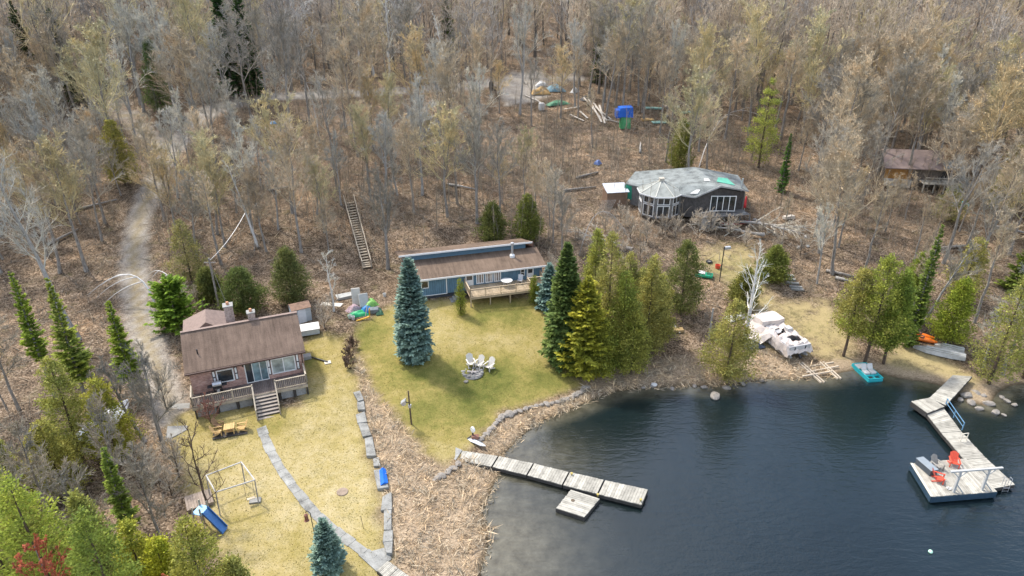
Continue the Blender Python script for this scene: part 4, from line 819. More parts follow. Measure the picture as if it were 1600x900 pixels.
for i in range(nst):
    z = FL - (i + 1) * FL / (nst + .2); y = -DK - .03 - i * run; g.box(S0 + .06, S1 - .06, y - run, y + .01, z - .045, z)
    if i: MB().box(S0 + .06, S1 - .06, y + .012, y + .03, z - .05, z + FL / (nst + .2) - .05).build('riser', M_DARKSH, bh)  # near-black risers: the shade between the treads is put into their colour
st = g.build('front_stairs', paint('grey_brown_steps', (.30, .26, .22), .85, .2), bh)
for o in [x for x in bh.children if x.name.startswith('riser')]: o.parent = st
yb = -DK - nst * run
for x in (S0, S1 - .06): MB().prism([(-DK - .03, FL - .02), (-DK - .03, FL - .32), (yb - .05, -.15), (yb - .05, .12)], x, x + .05, 'x').build('stringer', M_DOCKSIDE, st)
g = MB()
for x in (S0 + .02, S1 - .02):
    g.bar((x, -DK, FL + .97), (x, yb, .97), .11, .05); g.bar((x, -DK, FL - .1), (x, -DK, FL + 1.1), .1); g.bar((x, yb, -.2), (x, yb, 1.05), .1)
    for i in range(1, 14): f = i / 14; g.bar((x, -DK + (yb + DK) * f, FL * (1 - f) + .12), (x, -DK + (yb + DK) * f, FL * (1 - f) + .95), .035)
g.build('stair_railing', M_DECK, st)
bm4 = bh.matrix_basis
def on(M4, x, y, z): return tuple(M4 @ Vector((x, y, z)))
mb_ = Matrix.Translation(bh.location) @ Matrix.Rotation(BYAW, 4, 'Z')
# barbecue on the deck
bq = thing('barbecue', 'black gas barbecue with shiny lid on the brick house deck', 'barbecue', on(mb_, 2.0, -.62, FL), BYAW)
g = MB().box(-.36, .36, -.26, .26, .62, .86); g.build('firebox', M_BLACK, bq, bevel=.02); MB().prism([(-.26, 0), (.26, 0), (.26, .18), (.10, .30), (-.12, .30), (-.26, .16)], -.36, .36, 'x').build('lid', M_STEEL, bq, (0, 0, .865), bevel=.02)
g = MB(); [g.box(x, x + .05, y, y + .05, .02, .62) for x in (-.33, .28) for y in (-.22, .17)]; g.box(-.33, .33, -.2, .2, .12, .15); g.build('cart', M_BLACK, bq); MB().box(-.78, -.37, -.22, .22, .80, .84).build('side_shelf', M_BLACK, bq); MB().box(.37, .78, -.22, .22, .80, .84).build('side_shelf', M_BLACK, bq); MB().tube([(0, 0, .16), (0, 0, .45)], .13, 10).build('gas_bottle', M_PLASTIC_W, bq)
# shed and long box behind
p = gp(459, 512)
shd = thing('metal_shed', 'small pale blue metal shed with rusty brown roof behind the brick house', 'shed', (p[0] - .1, p[1] + .5, p[2] - .05), R(30)); M_SHED = paint('pale_blue_ribbed_metal', (.46, .52, .55), .5, .12, 3, .4, .2)
g = MB().box(0, 1.9, 0, .06, 0, 1.75).box(0, 1.9, 1.44, 1.5, 0, 1.75).prism([(.06, 0), (1.44, 0), (1.44, 1.75), (.75, 2.05), (.06, 1.75)], 0, .05, 'x').prism([(.06, 0), (1.44, 0), (1.44, 1.75), (.75, 2.05), (.06, 1.75)], 1.85, 1.9, 'x'); [g.box(.1 + i * .2, .14 + i * .2, -.02, -.001, .03, 1.72) for i in range(9)]; g.build('wall', M_SHED, shd)
pitched(MB(), -.08, 1.98, -.12, 1.62, 2.13, .75, .42, .42, .04).build('roof', paint('rusty_metal_roof', (.24, .15, .10), .8, .4, 2), shd); MB().box(.55, 1.35, -.045, -.022, .05, 1.65).build('door', paint('white_blue_door_metal', (.62, .66, .68), .5, .1), shd)
p = gp(482, 527); bx = thing('storage_box', 'low grey storage box with white lid beside the brick house', 'box', (p[0] - 1.0, p[1] - .3, p[2] + .02), R(20)); MB().box(0, 2.2, 0, 1.0, .15, .75).build('body', M_SHED, bx, bevel=.02); MB().slab([(-.05, -.12, .80), (2.25, -.12, .80), (2.25, 1.05, 1.0), (-.05, 1.05, 1.0)], .06).build('lid', M_PLASTIC_W, bx); [MB().box(x, x + .15, .1, .9, -.03, .15).build('foot', M_DOCKSIDE, bx) for x in (.1, 1.9)]
p = gp(478, 560); o = MB().box(-.5, .5, -.35, .35, 0, .35).build('concrete_step', M_CONC, None, p, BYAW, bevel=.03); tag(o, 'pale concrete block step at the right end of the brick house', 'step')
a = gp(482, 558); b = gp(512, 567); o = MB().tube([(0, 0, .12), (b[0] - a[0], b[1] - a[1], b[2] - a[2] + .12)], [.06, .08], 8).build('drain_pipe', M_BLACK, None, a); tag(o, 'black drain pipe lying on the grass right of the brick house', 'pipe'); o = MB().box(-.3, .3, -.25, .25, -.03, .09).build('splash_block', M_CREAM, None, b, .4); tag(o, 'pale flat stone at the end of the black drain pipe', 'stone')
p = gp(282, 655); o = MB().slab([gp(258, 690) + [0, 0, .05], gp(292, 672) + [0, 0, .05], gp(297, 630) + [0, 0, .05], gp(268, 632) + [0, 0, .05]], .3).build('concrete_patio', M_CONC); tag(o, 'worn pale concrete slab at the left corner of the brick house', 'patio')
# satellite and power line
pole = gp(345, 492); pl = thing('utility_pole', 'grey utility pole behind the brick house roof', 'pole', pole); MB().tube([(0, 0, -.3), (0, 0, 6.6)], [.13, .09], 8).build('post', M_BARK, pl); MB().bar((-.6, 0, 6.1), (.6, 0, 6.1), .09).build('crossarm', M_BARK, pl)
q = gp(400, 428); A_ = Vector((pole[0], pole[1], pole[2] + 6.3)); B_ = Vector((q[0], q[1], q[2] + 7.5)); o = MB().tube([A_.lerp(B_, t) - Vector((0, 0, 1.6 * t * (1 - t))) for t in [i / 12 for i in range(13)]], .022, 5).build('power_line', M_STEEL); tag(o, 'single grey power line running uphill from the utility pole', 'cable')
A2 = Vector(on(mb_, 3.9, D_ / 2 + 1.5, RG + .6)); o = MB().tube([A_.lerp(A2, t) - Vector((0, 0, .5 * t * (1 - t))) for t in [i / 8 for i in range(9)]], .02, 5).build('power_line', M_BLACK); tag(o, 'short dark power line from the utility pole to the chimney', 'cable')

# ------------------------------------------------------------------ blue cottage
CY = math.atan2(3.8, 13.4); cW, cD = 15.0, 7.2
ch = thing('blue_cottage', 'long blue sided cottage with split brown roof and white trim', 'house', (-11.0, 66.75, 2.75), CY)
E0, J1, C1 = 2.72, 3.50, 4.24; JY = 3.35      # front eave, junction of lower roof with clerestory, clerestory top
MB().box(0, cW, 0, .15, .55, E0 - .05).build('front_wall', M_SIDING, ch); g = MB().box(0, cW, cD - .15, cD, .2, 3.0); g.build('rear_wall', M_SIDING, ch)
g = MB()
for x in (0, cW - .15): g.prism([(.15, .55), (cD - .15, .3), (cD - .15, 3.0), (JY, C1 - .1), (JY, J1 - .1), (.15, E0 - .05)], x, x + .15, 'x')
g.build('side_wall', paint('brown_gable_boards', (.17, .10, .075), .85, .25), ch)
MB().box(.05, cW - .05, .1, cD - .1, -.9, .55).build('foundation', paint('dark_foundation', (.06, .065, .075), .9, .3), ch)
MB().box(-.02, cW - 1.0, JY - .06, JY + .02, J1 - .2, C1).build('clerestory', M_BLUE_PAINT, ch)
sl1 = (J1 - E0) / (JY + .45); lr = MB().prism([(-.45, E0), (JY - .063, J1), (JY - .063, J1 - .12), (-.45, E0 - .12)], -.45, cW + .35, 'x').build('lower_roof', M_SHINGLE2, ch)
MB().box(-.47, cW + .37, -.50, -.453, E0 - .17, E0 + .02).build('fascia', M_WHITE, lr)
ur = MB().prism([(JY - .55, C1 + .16), (cD + .4, 3.0), (cD + .4, 2.88), (JY - .55, C1 + .02)], -.75, cW - .35, 'x').build('upper_roof', M_SHINGLE2, ch); MB().box(-.77, cW - .33, JY - .60, JY - .553, C1 + .0, C1 + .19).build('fascia', M_WHITE, ur)
xs_ = 12.0; zs_ = E0 + (1.9 + .45) * sl1
fl = MB().tube([(xs_, 1.9, zs_ - .1), (xs_, 1.9, zs_ + 1.55)], .13, 12).build('flue_pipe', M_STEEL, ch); MB().lathe([(.30, -.05), (.30, .2), (.17, .34), (.15, .36)], 10, (xs_, 1.9, zs_)).build('flue_collar', M_WHITE, fl); MB().lathe([(.19, 1.5), (.19, 1.72), (.05, 1.76)], 12, (xs_, 1.9, zs_)).build('flue_cap', M_STEEL, fl)
def cx(u): return (u - 657) / 192 * 13.93 + 1.05
window(ch, cx(658), cx(669.5), 1.45, 2.35, 0, 1, M_WHITE, M_GLASS)
MB().box(cx(696), cx(696) + .10, -.05, -.003, .5, E0 - .2).build('downspout', M_WHITE, ch); MB().box(.0, cx(697), -.06, -.003, .50, .57).build('sill_board', M_WHITE, ch)
DF = 1.12
def door(x0, x1, zt, glassm, lower=True):
    d = MB().box(x0, x1, -.06, -.003, DF + .02, zt).build('door', M_WHITE, ch); MB().box(x0 + .14, x1 - .14, -.066, -.061, DF + 1.25, zt - .15).build('pane', glassm, d)
    if lower: MB().box(x0 + .14, x1 - .14, -.066, -.061, DF + .7, DF + 1.2).build('pane', M_GLASS, d)
    MB().tube([(x1 - .1, -.062, DF + .98), (x1 - .1, -.11, DF + .98)], .025, 6).build('handle', M_STEEL, d); return d
M_YG = glass('yellowish_pane', (.22, .20, .10)); M_RG = glass('reddish_pane', (.12, .05, .06))
door(cx(726), cx(738.5), 2.50, M_YG); door(cx(824), cx(835), 2.50, M_RG)
for a, b in ((743, 755.3), (757.3, 768.8), (770.6, 782.3)): window(ch, cx(a), cx(b), DF + .12, 2.52, 0, 3, M_WHITE, M_CURTAIN if False else glass('curtained_glass_' + str(a), (.20, .17, .15)), fw=.11)
window(ch, cx(813.6), cx(820.6), 1.55, 2.42, 0, 1, M_WHITE, M_GLASS, rows=2)
# main deck
d0, d1, DY = cx(724), cx(819), 2.95
dk = MB().planks((d0, -DY, DF), (d1, -DY, DF), (d1, -.02, DF), (d0, -.02, DF), 48, .04).build('deck', M_NEWWOOD, ch); MB().box(d0 - .02, d1 + .02, -DY - .05, -DY, DF - .24, DF).build('deck_beam', M_NEWWOOD, dk)
railing(dk, [(d0 + .03, -.1, DF), (d0 + .03, -DY + .05, DF), (d1 - .03, -DY + .05, DF), (d1 - .03, -1.6, DF)], M_NEWWOOD, .92, gap=.13)
for x in (d0 + .1, d0 + 2.25, d0 + 4.5, d1 - .12): MB().box(x - .06, x + .06, -DY + .0, -DY + .12, -1.0, DF - .04).build('deck_post', M_NEWWOOD, dk)
e0, e1 = d1 + .02, cx(846); sd2 = MB().planks((e0, -1.6, DF - .1), (e1, -1.6, DF - .1), (e1, -.02, DF - .1), (e0, -.02, DF - .1), 14, .04).build('side_deck', M_NEWWOOD, ch); railing(sd2, [(e0 + .05, -1.55, DF - .1), (e1 - .03, -1.55, DF - .1), (e1 - .03, -.1, DF - .1)], M_NEWWOOD, .92, gap=.13)
for x in (e0 + .3, e1 - .1): MB().box(x - .06, x + .06, -1.58, -1.46, -1.0, DF - .14).build('deck_post', M_NEWWOOD, sd2)
ss = MB()
for i in range(4): ss.box(d0 - .95 - .28 * i - .3, d0 - .95 - .28 * i + .3, -1.5, -.45, DF - .55 - .22 * i - .06, DF - .55 - .22 * i)
ss.build('side_steps', paint('grey_step_boards', (.25, .25, .235), .9, .2), ch)
mc_ = Matrix.Translation(ch.location) @ Matrix.Rotation(CY, 4, 'Z')
tb = thing('patio_table', 'round white patio table on the blue cottage deck', 'table', on(mc_, cx(787), -1.25, DF)); MB().lathe([(.02, .70), (.62, .70), (.64, .73), (.62, .745), (.02, .75)], 20).build('tabletop', M_PLASTIC_W, tb); [MB().tube([(.42 * math.cos(a), .42 * math.sin(a), 0), (.3 * math.cos(a), .3 * math.sin(a), .7)], .025, 6).build('leg', M_PLASTIC_W, tb) for a in (.4, 1.97, 3.54, 5.1)]
gb = thing('patio_chair', 'grey patio chair folded by the right railing of the cottage deck', 'chair', on(mc_, cx(809), -1.0, DF), CY - .5); MB().box(-.27, .27, -.25, .27, .40, .44).build('seat', M_STEEL, gb); MB().slab([(-.27, .25, .44), (.27, .25, .44), (.27, .40, .95), (-.27, .40, .95)], .04).build('backrest', M_STEEL, gb); [MB().bar((x, y, 0), (x, y, .41), .035).build('leg', M_STEEL, gb) for x in (-.25, .25) for y in (-.23, .25)]

# ------------------------------------------------------------------ ruined octagon house
M_GREYROOF = paint('worn_grey_roofing', (.20, .215, .205), .9, .5, .9, .15, bump=.3); M_GREYWALL = paint('weathered_grey_boards', (.17, .165, .155), .9, .35, 1.5); M_DARKWALL = paint('dark_and_shaded_boards', (.075, .069, .064), .9, .4); M_TARPG = paint('green_tarpaulin', (.02, .27, .165), .55, .2, 2, .4)  # M_DARKWALL: dark boards; on the gable front the eave shade is in this colour
rg_p = at_z(1126, 291, 10.1); rb = at_z(1078, 263, 10.3); el_ = at_z(1086, 308, 8.6); er_ = at_z(1170, 298, 8.9); ll = at_z(977, 287, 8.6); lb = at_z(1005, 277, 9.3); fl_ = at_z(1062, 304, 8.6); rbk = at_z(1150, 283, 9.2)
rh_loc = Vector((22.0, 84.0, 6.2)); rh = thing('ruined_house', 'grey derelict house with octagon turret and patched low roof', 'house', rh_loc)
def rl(p, dz=0): return (p[0] - rh_loc.x, p[1] - rh_loc.y, p[2] - rh_loc.z + dz)
OC = Vector((at_z(1036, 300, 8.9)[0], at_z(1036, 306, 8.7)[1] + 2.5, 0)); OR = 2.75
backl = (ll[0] + 2.2, ll[1] + 5.2, 8.8); backr = (er_[0] + .8, er_[1] + 7.5, 8.8); rbk2 = ((rg_p[0] + rb[0]) / 2 - .2, rb[1] + 1.0, 10.2)
v = [rl(p) for p in (rg_p, rbk2, ll, fl_, el_, er_, backl, backr)]
g = MB(); g.add(v, [(0, 1, 6, 2), (0, 2, 3, 4), (0, 5, 7, 1), (1, 7, 6)]); rm = g.build('roof', M_GREYROOF, rh); s_ = rm.modifiers.new('thickness', 'SOLIDIFY'); s_.thickness = .16; s_.offset = -1
def wallseg(g, a, b, z0, za, zb, t=.15):
    a = Vector((a[0], a[1], 0)); b = Vector((b[0], b[1], 0)); d = (b - a).normalized(); n = Vector((-d.y, d.x, 0)) * t
    g.add([(a.x, a.y, z0), (b.x, b.y, z0), (b.x + n.x, b.y + n.y, z0), (a.x + n.x, a.y + n.y, z0), (a.x, a.y, za), (b.x, b.y, zb), (b.x + n.x, b.y + n.y, zb), (a.x + n.x, a.y + n.y, za)], [(3, 2, 1, 0), (4, 5, 6, 7), (0, 1, 5, 4), (1, 2, 6, 5), (2, 3, 7, 6), (3, 0, 4, 7)])
def inset(p, k=.06): c = ((rg_p + rb) / 2); return (p[0] + (c[0] - p[0]) * k, p[1] + (c[1] - p[1]) * k, p[2])
P_ = {k: rl(inset(q, .09)) for k, q in dict(ll=ll, fl=fl_, el=el_, er=er_, bl=backl, br=backr, pk=rg_p).items()}
g = MB(); wallseg(g, P_['fl'], P_['ll'], -.6, 2.2, 2.2); wallseg(g, P_['ll'], P_['bl'], -.6, 2.2, 2.3); wallseg(g, P_['bl'], P_['br'], -.3, 2.4, 2.4); wallseg(g, P_['br'], P_['er'], -.6, 2.3, 2.4); g.build('side_wall', M_GREYWALL, rh)
g = MB(); wallseg(g, P_['el'], P_['pk'], -.6, 2.25, 3.55); wallseg(g, P_['pk'], P_['er'], -.6, 3.55, 2.45); wallseg(g, P_['fl'], P_['el'], -.6, 2.2, 2.25); g.build('gable_wall', M_DARKWALL, rh)
g = MB()
for a, b in ((el_, rg_p), (rg_p, er_), (fl_, el_)): g.bar(rl(a, -.06), rl(b, -.06), .07, .2)
g.build('barge_board', paint('grey_barge_board', (.33, .33, .32), .8, .25), rh)
gdir = (Vector(P_['pk']) - Vector(P_['el'])); gdir.z = 0; gd = gdir.normalized(); yaw = math.atan2(gd.y, gd.x)
def win_at(pt, yw, w_, z0, z1, panes, rows=1, nm='window'):
    e = MB(); fw = .09; e.box(0, w_, -.08, -.01, z0, z0 + fw).box(0, w_, -.08, -.01, z1 - fw, z1)
    for i in range(panes + 1): x = (w_ - fw) * i / panes; e.box(x, x + fw, -.075, -.012, z0 + fw, z1 - fw)
    for i in range(1, rows): zz = z0 + (z1 - z0) * i / rows; e.box(fw, w_ - fw, -.07, -.014, zz - .03, zz + .03)
    f = e.build(nm, M_WHITE, rh, pt, yw); MB().box(fw * .6, w_ - fw * .6, -.045, -.02, z0 + .05, z1 - .05).build('pane', M_GLASS, f); return f
win_at((P_['el'][0] + gd.x * 2.0, P_['el'][1] + gd.y * 2.0, 0), yaw, 3.3, .4, 2.5, 4)
win_at((P_['fl'][0] + .5, P_['fl'][1], 0), math.atan2(P_['el'][1] - P_['fl'][1], P_['el'][0] - P_['fl'][0]), 1.1, .4, 1.9, 2)
# octagon turret
oc = OC - Vector((rh_loc.x, rh_loc.y, 0)); n = 8; ov = [(oc.x + OR * math.cos(2 * math.pi * (i + .5) / n), oc.y + OR * math.sin(2 * math.pi * (i + .5) / n)) for i in range(n)]
g = MB(); g.prism(ov, -.7, 2.42, 'z'); tw_ = g.build('turret', M_GREYWALL, rh)
apex = 3.75; g = MB(); oe = [(oc.x + OR * 1.16 * math.cos(2 * math.pi * (i + .5) / n), oc.y + OR * 1.16 * math.sin(2 * math.pi * (i + .5) / n), 2.42) for i in range(n)]; tp = [(oc.x + .35 * math.cos(2 * math.pi * (i + .5) / n), oc.y + .35 * math.sin(2 * math.pi * (i + .5) / n), apex) for i in range(n)]
g.add(oe + tp, [(i, (i + 1) % n, n + (i + 1) % n, n + i) for i in range(n)] + [tuple(range(n, 2 * n)), tuple(range(n))[::-1]]); tr_ = g.build('turret_roof', paint('pale_grey_shingles', (.27, .28, .255), .9, .25, 1.5), rh)
g = MB(); [g.bar((oe[i][0], oe[i][1], 2.46), (tp[i][0], tp[i][1], apex + .03), .13, .03) for i in range(n)]; g.build('hip_cap', paint('pale_hip_shingle', (.47, .46, .40), .9, .2), tr_); MB().box(oc.x - .32, oc.x + .32, oc.y - .32, oc.y + .32, apex - .05, apex + .42).build('cupola', paint('tan_cupola', (.43, .39, .32), .8, .2), tr_)
g = MB(); [g.bar((oe[i][0], oe[i][1], 2.38), (oe[(i + 1) % n][0], oe[(i + 1) % n][1], 2.38), .06, .14) for i in range(n)]; g.build('turret_fascia', M_WHITE, tr_)
for i in (3, 4, 5, 6, 7):
    a, b = Vector((*ov[i], 0)), Vector((*ov[(i + 1) % n], 0)); d = (b - a).normalized(); L = (b - a).length; yw = math.atan2(d.y, d.x); q = a + d * .22
    win_at((q.x, q.y, 0), yw, L - .44, 1.25, 2.22, 2, 1); win_at((q.x, q.y, 0), yw, L - .44, -.45, 1.12, 2, 1)
# patches, tarpaulins, junk that belongs to the roof; porch
def roofpt(u, v, a, b, c, dz=.03):
    a, b, c = map(np.array, (a, b, c)); n_ = np.cross(b - a, c - a); d = ray(u, v); t = ((a - [0, 0, CAMZ]) @ n_) / (d @ n_); p = d * t; return rl((p[0], p[1], p[2] + CAMZ + dz))
RP = (rg_p, np.array(rbk2), ll); q = [roofpt(u, v, *RP, .06) for u, v in ((1098, 284), (1112, 290), (1104, 277), (1120, 285))]
RP2 = (rg_p, er_, np.array(backr)); q = [roofpt(u, v, *RP2, .06) for u, v in ((1120, 284), (1148, 290), (1136, 279), (1122, 278))]
g = MB().slab([q[0], q[1], q[2], q[3]], .03).jitter(.03, 4); g.build('roof_patch', paint('mint_green_sheet', (.12, .42, .30), .6, .2), rm)
q = [roofpt(u, v, *RP, .06) for u, v in ((1100, 283), (1110, 283), (1106, 279), (1100, 279))]; MB().slab(q, .03).build('roof_patch', M_PLASTIC_W, rm)
q = [roofpt(u, v, rg_p, ll, fl_, .06) for u, v in ((1078, 303), (1090, 303), (1094, 297), (1088, 297))]; MB().slab(q, .05).build('roof_patch', M_PLASTIC_W, rm)
a = rl(ll); b = rl(backl); g = MB().slab([(a[0] - .1, a[1] - .15, 2.35), (a[0] + 1.9, a[1] - .55, 2.2), (a[0] + 1.9, a[1] - .6, .2), (a[0] - .1, a[1] - .2, .4)], .05); g.build('green_cover', M_TARPG, rh)
MB().tube([(rl(er_)[0] - .9, rl(er_)[1] + .3, 2.3), (rl(er_)[0] - .9, rl(er_)[1] + .3, 4.3)], .11, 8).build('stove_pipe', M_STEEL, rm)
a = Vector(P_['el']); b = Vector(P_['er']); d = (b - a); d.z = 0; L = d.length; d.normalize(); nn = Vector((d.y, -d.x, 0)); pr = MB().planks(a + nn * .02 + Vector((0, 0, .1 - a.z)), b + nn * .02 + Vector((0, 0, .1 - b.z)), b + nn * 2.2 + Vector((0, 0, .1 - b.z)), a + nn * 2.2 + Vector((0, 0, .1 - a.z)), 40, .05).build('porch', M_GREYWALL, rh)
pf = a + nn * 2.1; [MB().bar((pf.x + d.x * s, pf.y + d.y * s, -1.9), (pf.x + d.x * s, pf.y + d.y * s, .1), .12).build('porch_post', M_GREYWALL, pr) for s in np.linspace(0, L, 6)]; railing(pr, [tuple((pf.x, pf.y, .1)), tuple((pf.x + d.x * L * .5, pf.y + d.y * L * .5, .1))], paint('grey_rail', (.30, .29, .27)), .8, gap=.3)
MB().slab([(pf.x, pf.y - .03, .05), (pf.x + d.x * L * .3, pf.y + d.y * L * .3 - .03, .05), (pf.x + d.x * L * .3, pf.y + d.y * L * .3, -1.5), (pf.x, pf.y, -1.5)], .05).build('porch_skirt', paint('pale_skirt_boards', (.36, .35, .33), .9, .2), pr)
# annex with white roof, lattice screen
p = gp(965, 325); an = thing('lean_to_shed', 'brown lean to with white sheet roof left of the ruined house', 'shed', (p[0] - 1.5, p[1] + .2, p[2]), R(10)); MB().box(0, 2.9, 0, 2.2, -.4, 2.1).build('wall', paint('brown_fence_boards', (.20, .13, .085), .9, .25), an); MB().slab([(-.1, -.2, 2.15), (3.1, -.2, 2.15), (3.1, 2.3, 2.75), (-.1, 2.3, 2.75)], .06).build('roof', paint('white_sheet_roof', (.46, .48, .50), .5, .15), an)
p = gp(940, 335); ls_ = MB(); [ls_.bar((x, 0, 0), (x + .9, 0, 2.0), .04, .02) for x in np.arange(-.8, 1.2, .2)]; [ls_.bar((x, .03, 2.0), (x + .9, .03, 0), .04, .02) for x in np.arange(-.8, 1.2, .2)]; o = ls_.build('lattice_screen', paint('grey_rail', (.30, .29, .27)), None, p, R(10)); tag(o, 'grey lattice screen at the left end of the lean to', 'screen')
p = gp(1148, 352); kk = thing('canoe', 'red canoe lying under the porch of the ruined house', 'canoe', (p[0], p[1], p[2] + .1), R(12)); g = MB(); secs = [(-2.2, .03, .42), (-1.3, .33, .34), (0, .42, .30), (1.3, .33, .34), (2.2, .03, .42)]; hv = []
for x, w_, zt in secs: hv += [(x, -w_, zt), (x, -w_ * .7, .06), (x, 0, 0), (x, w_ * .7, .06), (x, w_, zt)]
hf = [(i * 5 + j, i * 5 + j + 1, i * 5 + j + 6, i * 5 + j + 5) for i in range(4) for j in range(4)]; M_RED = paint('red_hull', (.45, .03, .035), .45, .12, 2, .4); o = MB().add(hv, hf).build('hull', M_RED, kk, smooth=True); o.modifiers.new('t', 'SOLIDIFY').thickness = .03; MB().bar((-.6, -.36, .3), (-.6, .36, .3), .14, .03).build('seat', M_DECK, kk); MB().bar((.8, -.36, .3), (.8, .36, .3), .14, .03).build('seat', M_DECK, kk)
p = on(Matrix.Translation(rh_loc), *(pf + d * (L * .92) - nn * .6)[:2], .1); o = thing('patio_umbrella', 'closed red patio umbrella at the right end of the porch', 'umbrella', p); MB().lathe([(.03, 2.35), (.10, 2.2), (.17, 1.2), (.20, .75), (.04, .8)], 10).build('canopy', M_RED, o, smooth=True); MB().tube([(0, 0, 0), (0, 0, 2.4)], .03, 8).build('pole', M_STEEL, o); MB().lathe([(.25, 0), (.25, .08), (.05, .12)], 12).build('base', M_CONC, o)

# ------------------------------------------------------------------ hidden cabin on the right
cp = gp(1460, 292); cb = thing('hidden_cabin', 'weathered cabin with orange tarpaulin side and grey porch half hidden by trees', 'cabin', cp, R(-8)); M_ORANGE = paint('orange_tarpaulin', (.42, .21, .06), .6, .3, 1.5); M_RUSTROOF = paint('dull_reddish_roof', (.27, .205, .18), .95, .2, .8)
MB().box(-7, 3, 0, 6, -.5, 2.6).build('wall', paint('dark_log_wall', (.17, .14, .115), .9, .4), cb); MB().slab([(-7.6, -.5, 2.7), (2.6, -.5, 2.7), (2.2, 3.2, 4.6), (-7.2, 3.2, 4.6)], .12).build('roof', M_RUSTROOF, cb); MB().slab([(-7.2, 3.22, 4.6), (2.2, 3.22, 4.6), (2.6, 6.6, 2.7), (-7.6, 6.6, 2.7)], .12).build('roof', M_RUSTROOF, cb)
MB().box(-7.3, -3.6, -.12, -.02, .3, 2.6).build('orange_cover', M_ORANGE, cb); g = MB().slab([(-7.6, -1.6, .5), (-4.0, -1.6, .2), (-3.4, -.2, 1.0), (-7.3, -.2, 1.1)], .08); g.build('side_deck', M_GREYWOOD, cb)
pr = MB().planks((-2.5, -2.2, 1.0), (3.2, -2.2, 1.0), (3.2, -.02, 1.0), (-2.5, -.02, 1.0), 30, .06).build('porch', M_GREYWOOD, cb); [MB().bar((-2.4 + i * 1.38, -2.1, -1.5), (-2.4 + i * 1.38, -2.1, 1.0), .14).build('porch_post', M_GREYWOOD, pr) for i in range(5)]; railing(pr, [(-2.4, -2.1, 1.0), (3.1, -2.1, 1.0)], M_GREYWOOD, .9, gap=.2); MB().slab([(.2, -1.4, 3.2), (3.5, -1.4, 3.3), (3.5, .6, 3.9), (.2, .6, 3.8)], .08).build('porch_roof', M_GREYROOF, cb)
g = MB(); g.prism([(.6, 3.3), (3.2, 3.3), (1.9, 5.4)], 1.0, 4.0); g.build('gable', paint('tan_gable_boards', (.30, .19, .10), .9, .3), cb); MB().box(.4, 1.2, -.06, -.01, 1.1, 2.4).build('window', M_GLASS, cb); MB().box(1.8, 2.6, -.06, -.01, 1.1, 2.4).build('window', M_GLASS, cb)
# ------------------------------------------------------------------ docks
def lerp(a, b, t): return tuple(a[i] + (b[i] - a[i]) * t for i in range(3))
def quadpx(px, z): return [tuple(at_z(u, v, z)) for u, v in px]
def section(root, a, b, c, d, n, nm='deck_section', t=.05, depth=.26, mat=M_GREYWOOD, edge=.05):
    """one framed stretch of dock, boards from side a-b across to d-c"""
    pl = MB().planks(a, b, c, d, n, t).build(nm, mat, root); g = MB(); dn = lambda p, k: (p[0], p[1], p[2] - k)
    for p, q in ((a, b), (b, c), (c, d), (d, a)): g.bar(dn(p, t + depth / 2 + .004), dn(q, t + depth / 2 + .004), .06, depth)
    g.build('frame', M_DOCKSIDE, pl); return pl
dq = [(697, 699), (1013, 765), (1003, 791), (712, 722)]
A = at_z(722, 704, .52); B = at_z(1013, 765, .45); Cc = at_z(1003, 789, .45); Dd = at_z(712, 719, .52)
dock = thing('lake_dock', 'long weathered plank dock reaching into the lake from the middle lawn', 'dock', (0, 0, 0))
cuts = [0, .20, .395, .59, .775, 1.0]
bend = [0, .25, .25, .12, .05, 0]
for i in range(5):
    f0, f1 = cuts[i] + (.006 if i else 0), cuts[i + 1] - .002; sec = [lerp(A, B, f0), lerp(A, B, f1), lerp(Dd, Cc, f1), lerp(Dd, Cc, f0)]
    of = Vector((B[0] - A[0], B[1] - A[1], 0)).normalized(); of = Vector((-of.y, of.x, 0)); sec = [tuple(Vector(p) + of * (bend[i] if j in (0, 3) else bend[i + 1])) for j, p in enumerate(sec)]
    section(dock, *sec, 13 if i < 4 else 15)
MB().prism([tuple(at_z(u, v, .6)[:2]) for u, v in ((693, 702), (697, 697), (708, 697), (722, 703), (712, 719), (698, 710))], .2, .6, 'z').build('landing', M_FLAG, dock)
g = MB(); q = lerp(B, Cc, .9); [g.tube([(p[0], p[1], -1.2), (p[0], p[1], .8)], .035, 6) for p in (lerp(A, B, .995), lerp(Dd, Cc, .995))]; 
fl = quadpx([(892, 765), (937, 779), (913, 808), (869, 794)], .36); sw = thing('swim_float', 'small square plank float moored alongside the long dock', 'float', (0, 0, 0)); section(sw, fl[3], fl[0], fl[1], fl[2], 12, depth=.3); MB().lathe([(.0, .0), (.16, .01), (.12, .03), (0, .035)], 9, (lerp(lerp(fl[0], fl[1], .3), lerp(fl[3], fl[2], .3), .45))).build('rope_coil', paint('dark_wet_rope', (.12, .09, .06)), sw)
for i, (u, v) in enumerate(((934, 775), (1001, 783), (893, 742))):
    p = at_z(u, v, .47); o = MB().lathe([(.05, 0), (.05, .1), (.10, .14), (.10, .2), (0, .21)], 8).build('mooring_post', paint('yellow_moor_cap', (.42, .33, .10)), None, tuple(p)); tag(o, ['small mooring post where the float meets the long dock', 'yellowish mooring post at the far end of the long dock', 'small mooring post halfway along the long dock'][i], 'post')
# dock at the bottom edge beside the garden path
a, b, c, d = at_z(606, 876, 1.25), at_z(589, 891, 1.25), at_z(640, 936, 1.1), at_z(660, 915, 1.1)
d2 = thing('path_dock', 'plank dock starting at the end of the stone garden path', 'dock', (0, 0, 0)); section(d2, lerp(b, c, 0), lerp(b, c, .3), lerp(a, d, .3), lerp(a, d, 0), 8); section(d2, lerp(b, c, .31), lerp(b, c, 1), lerp(a, d, 1), lerp(a, d, .31), 16)
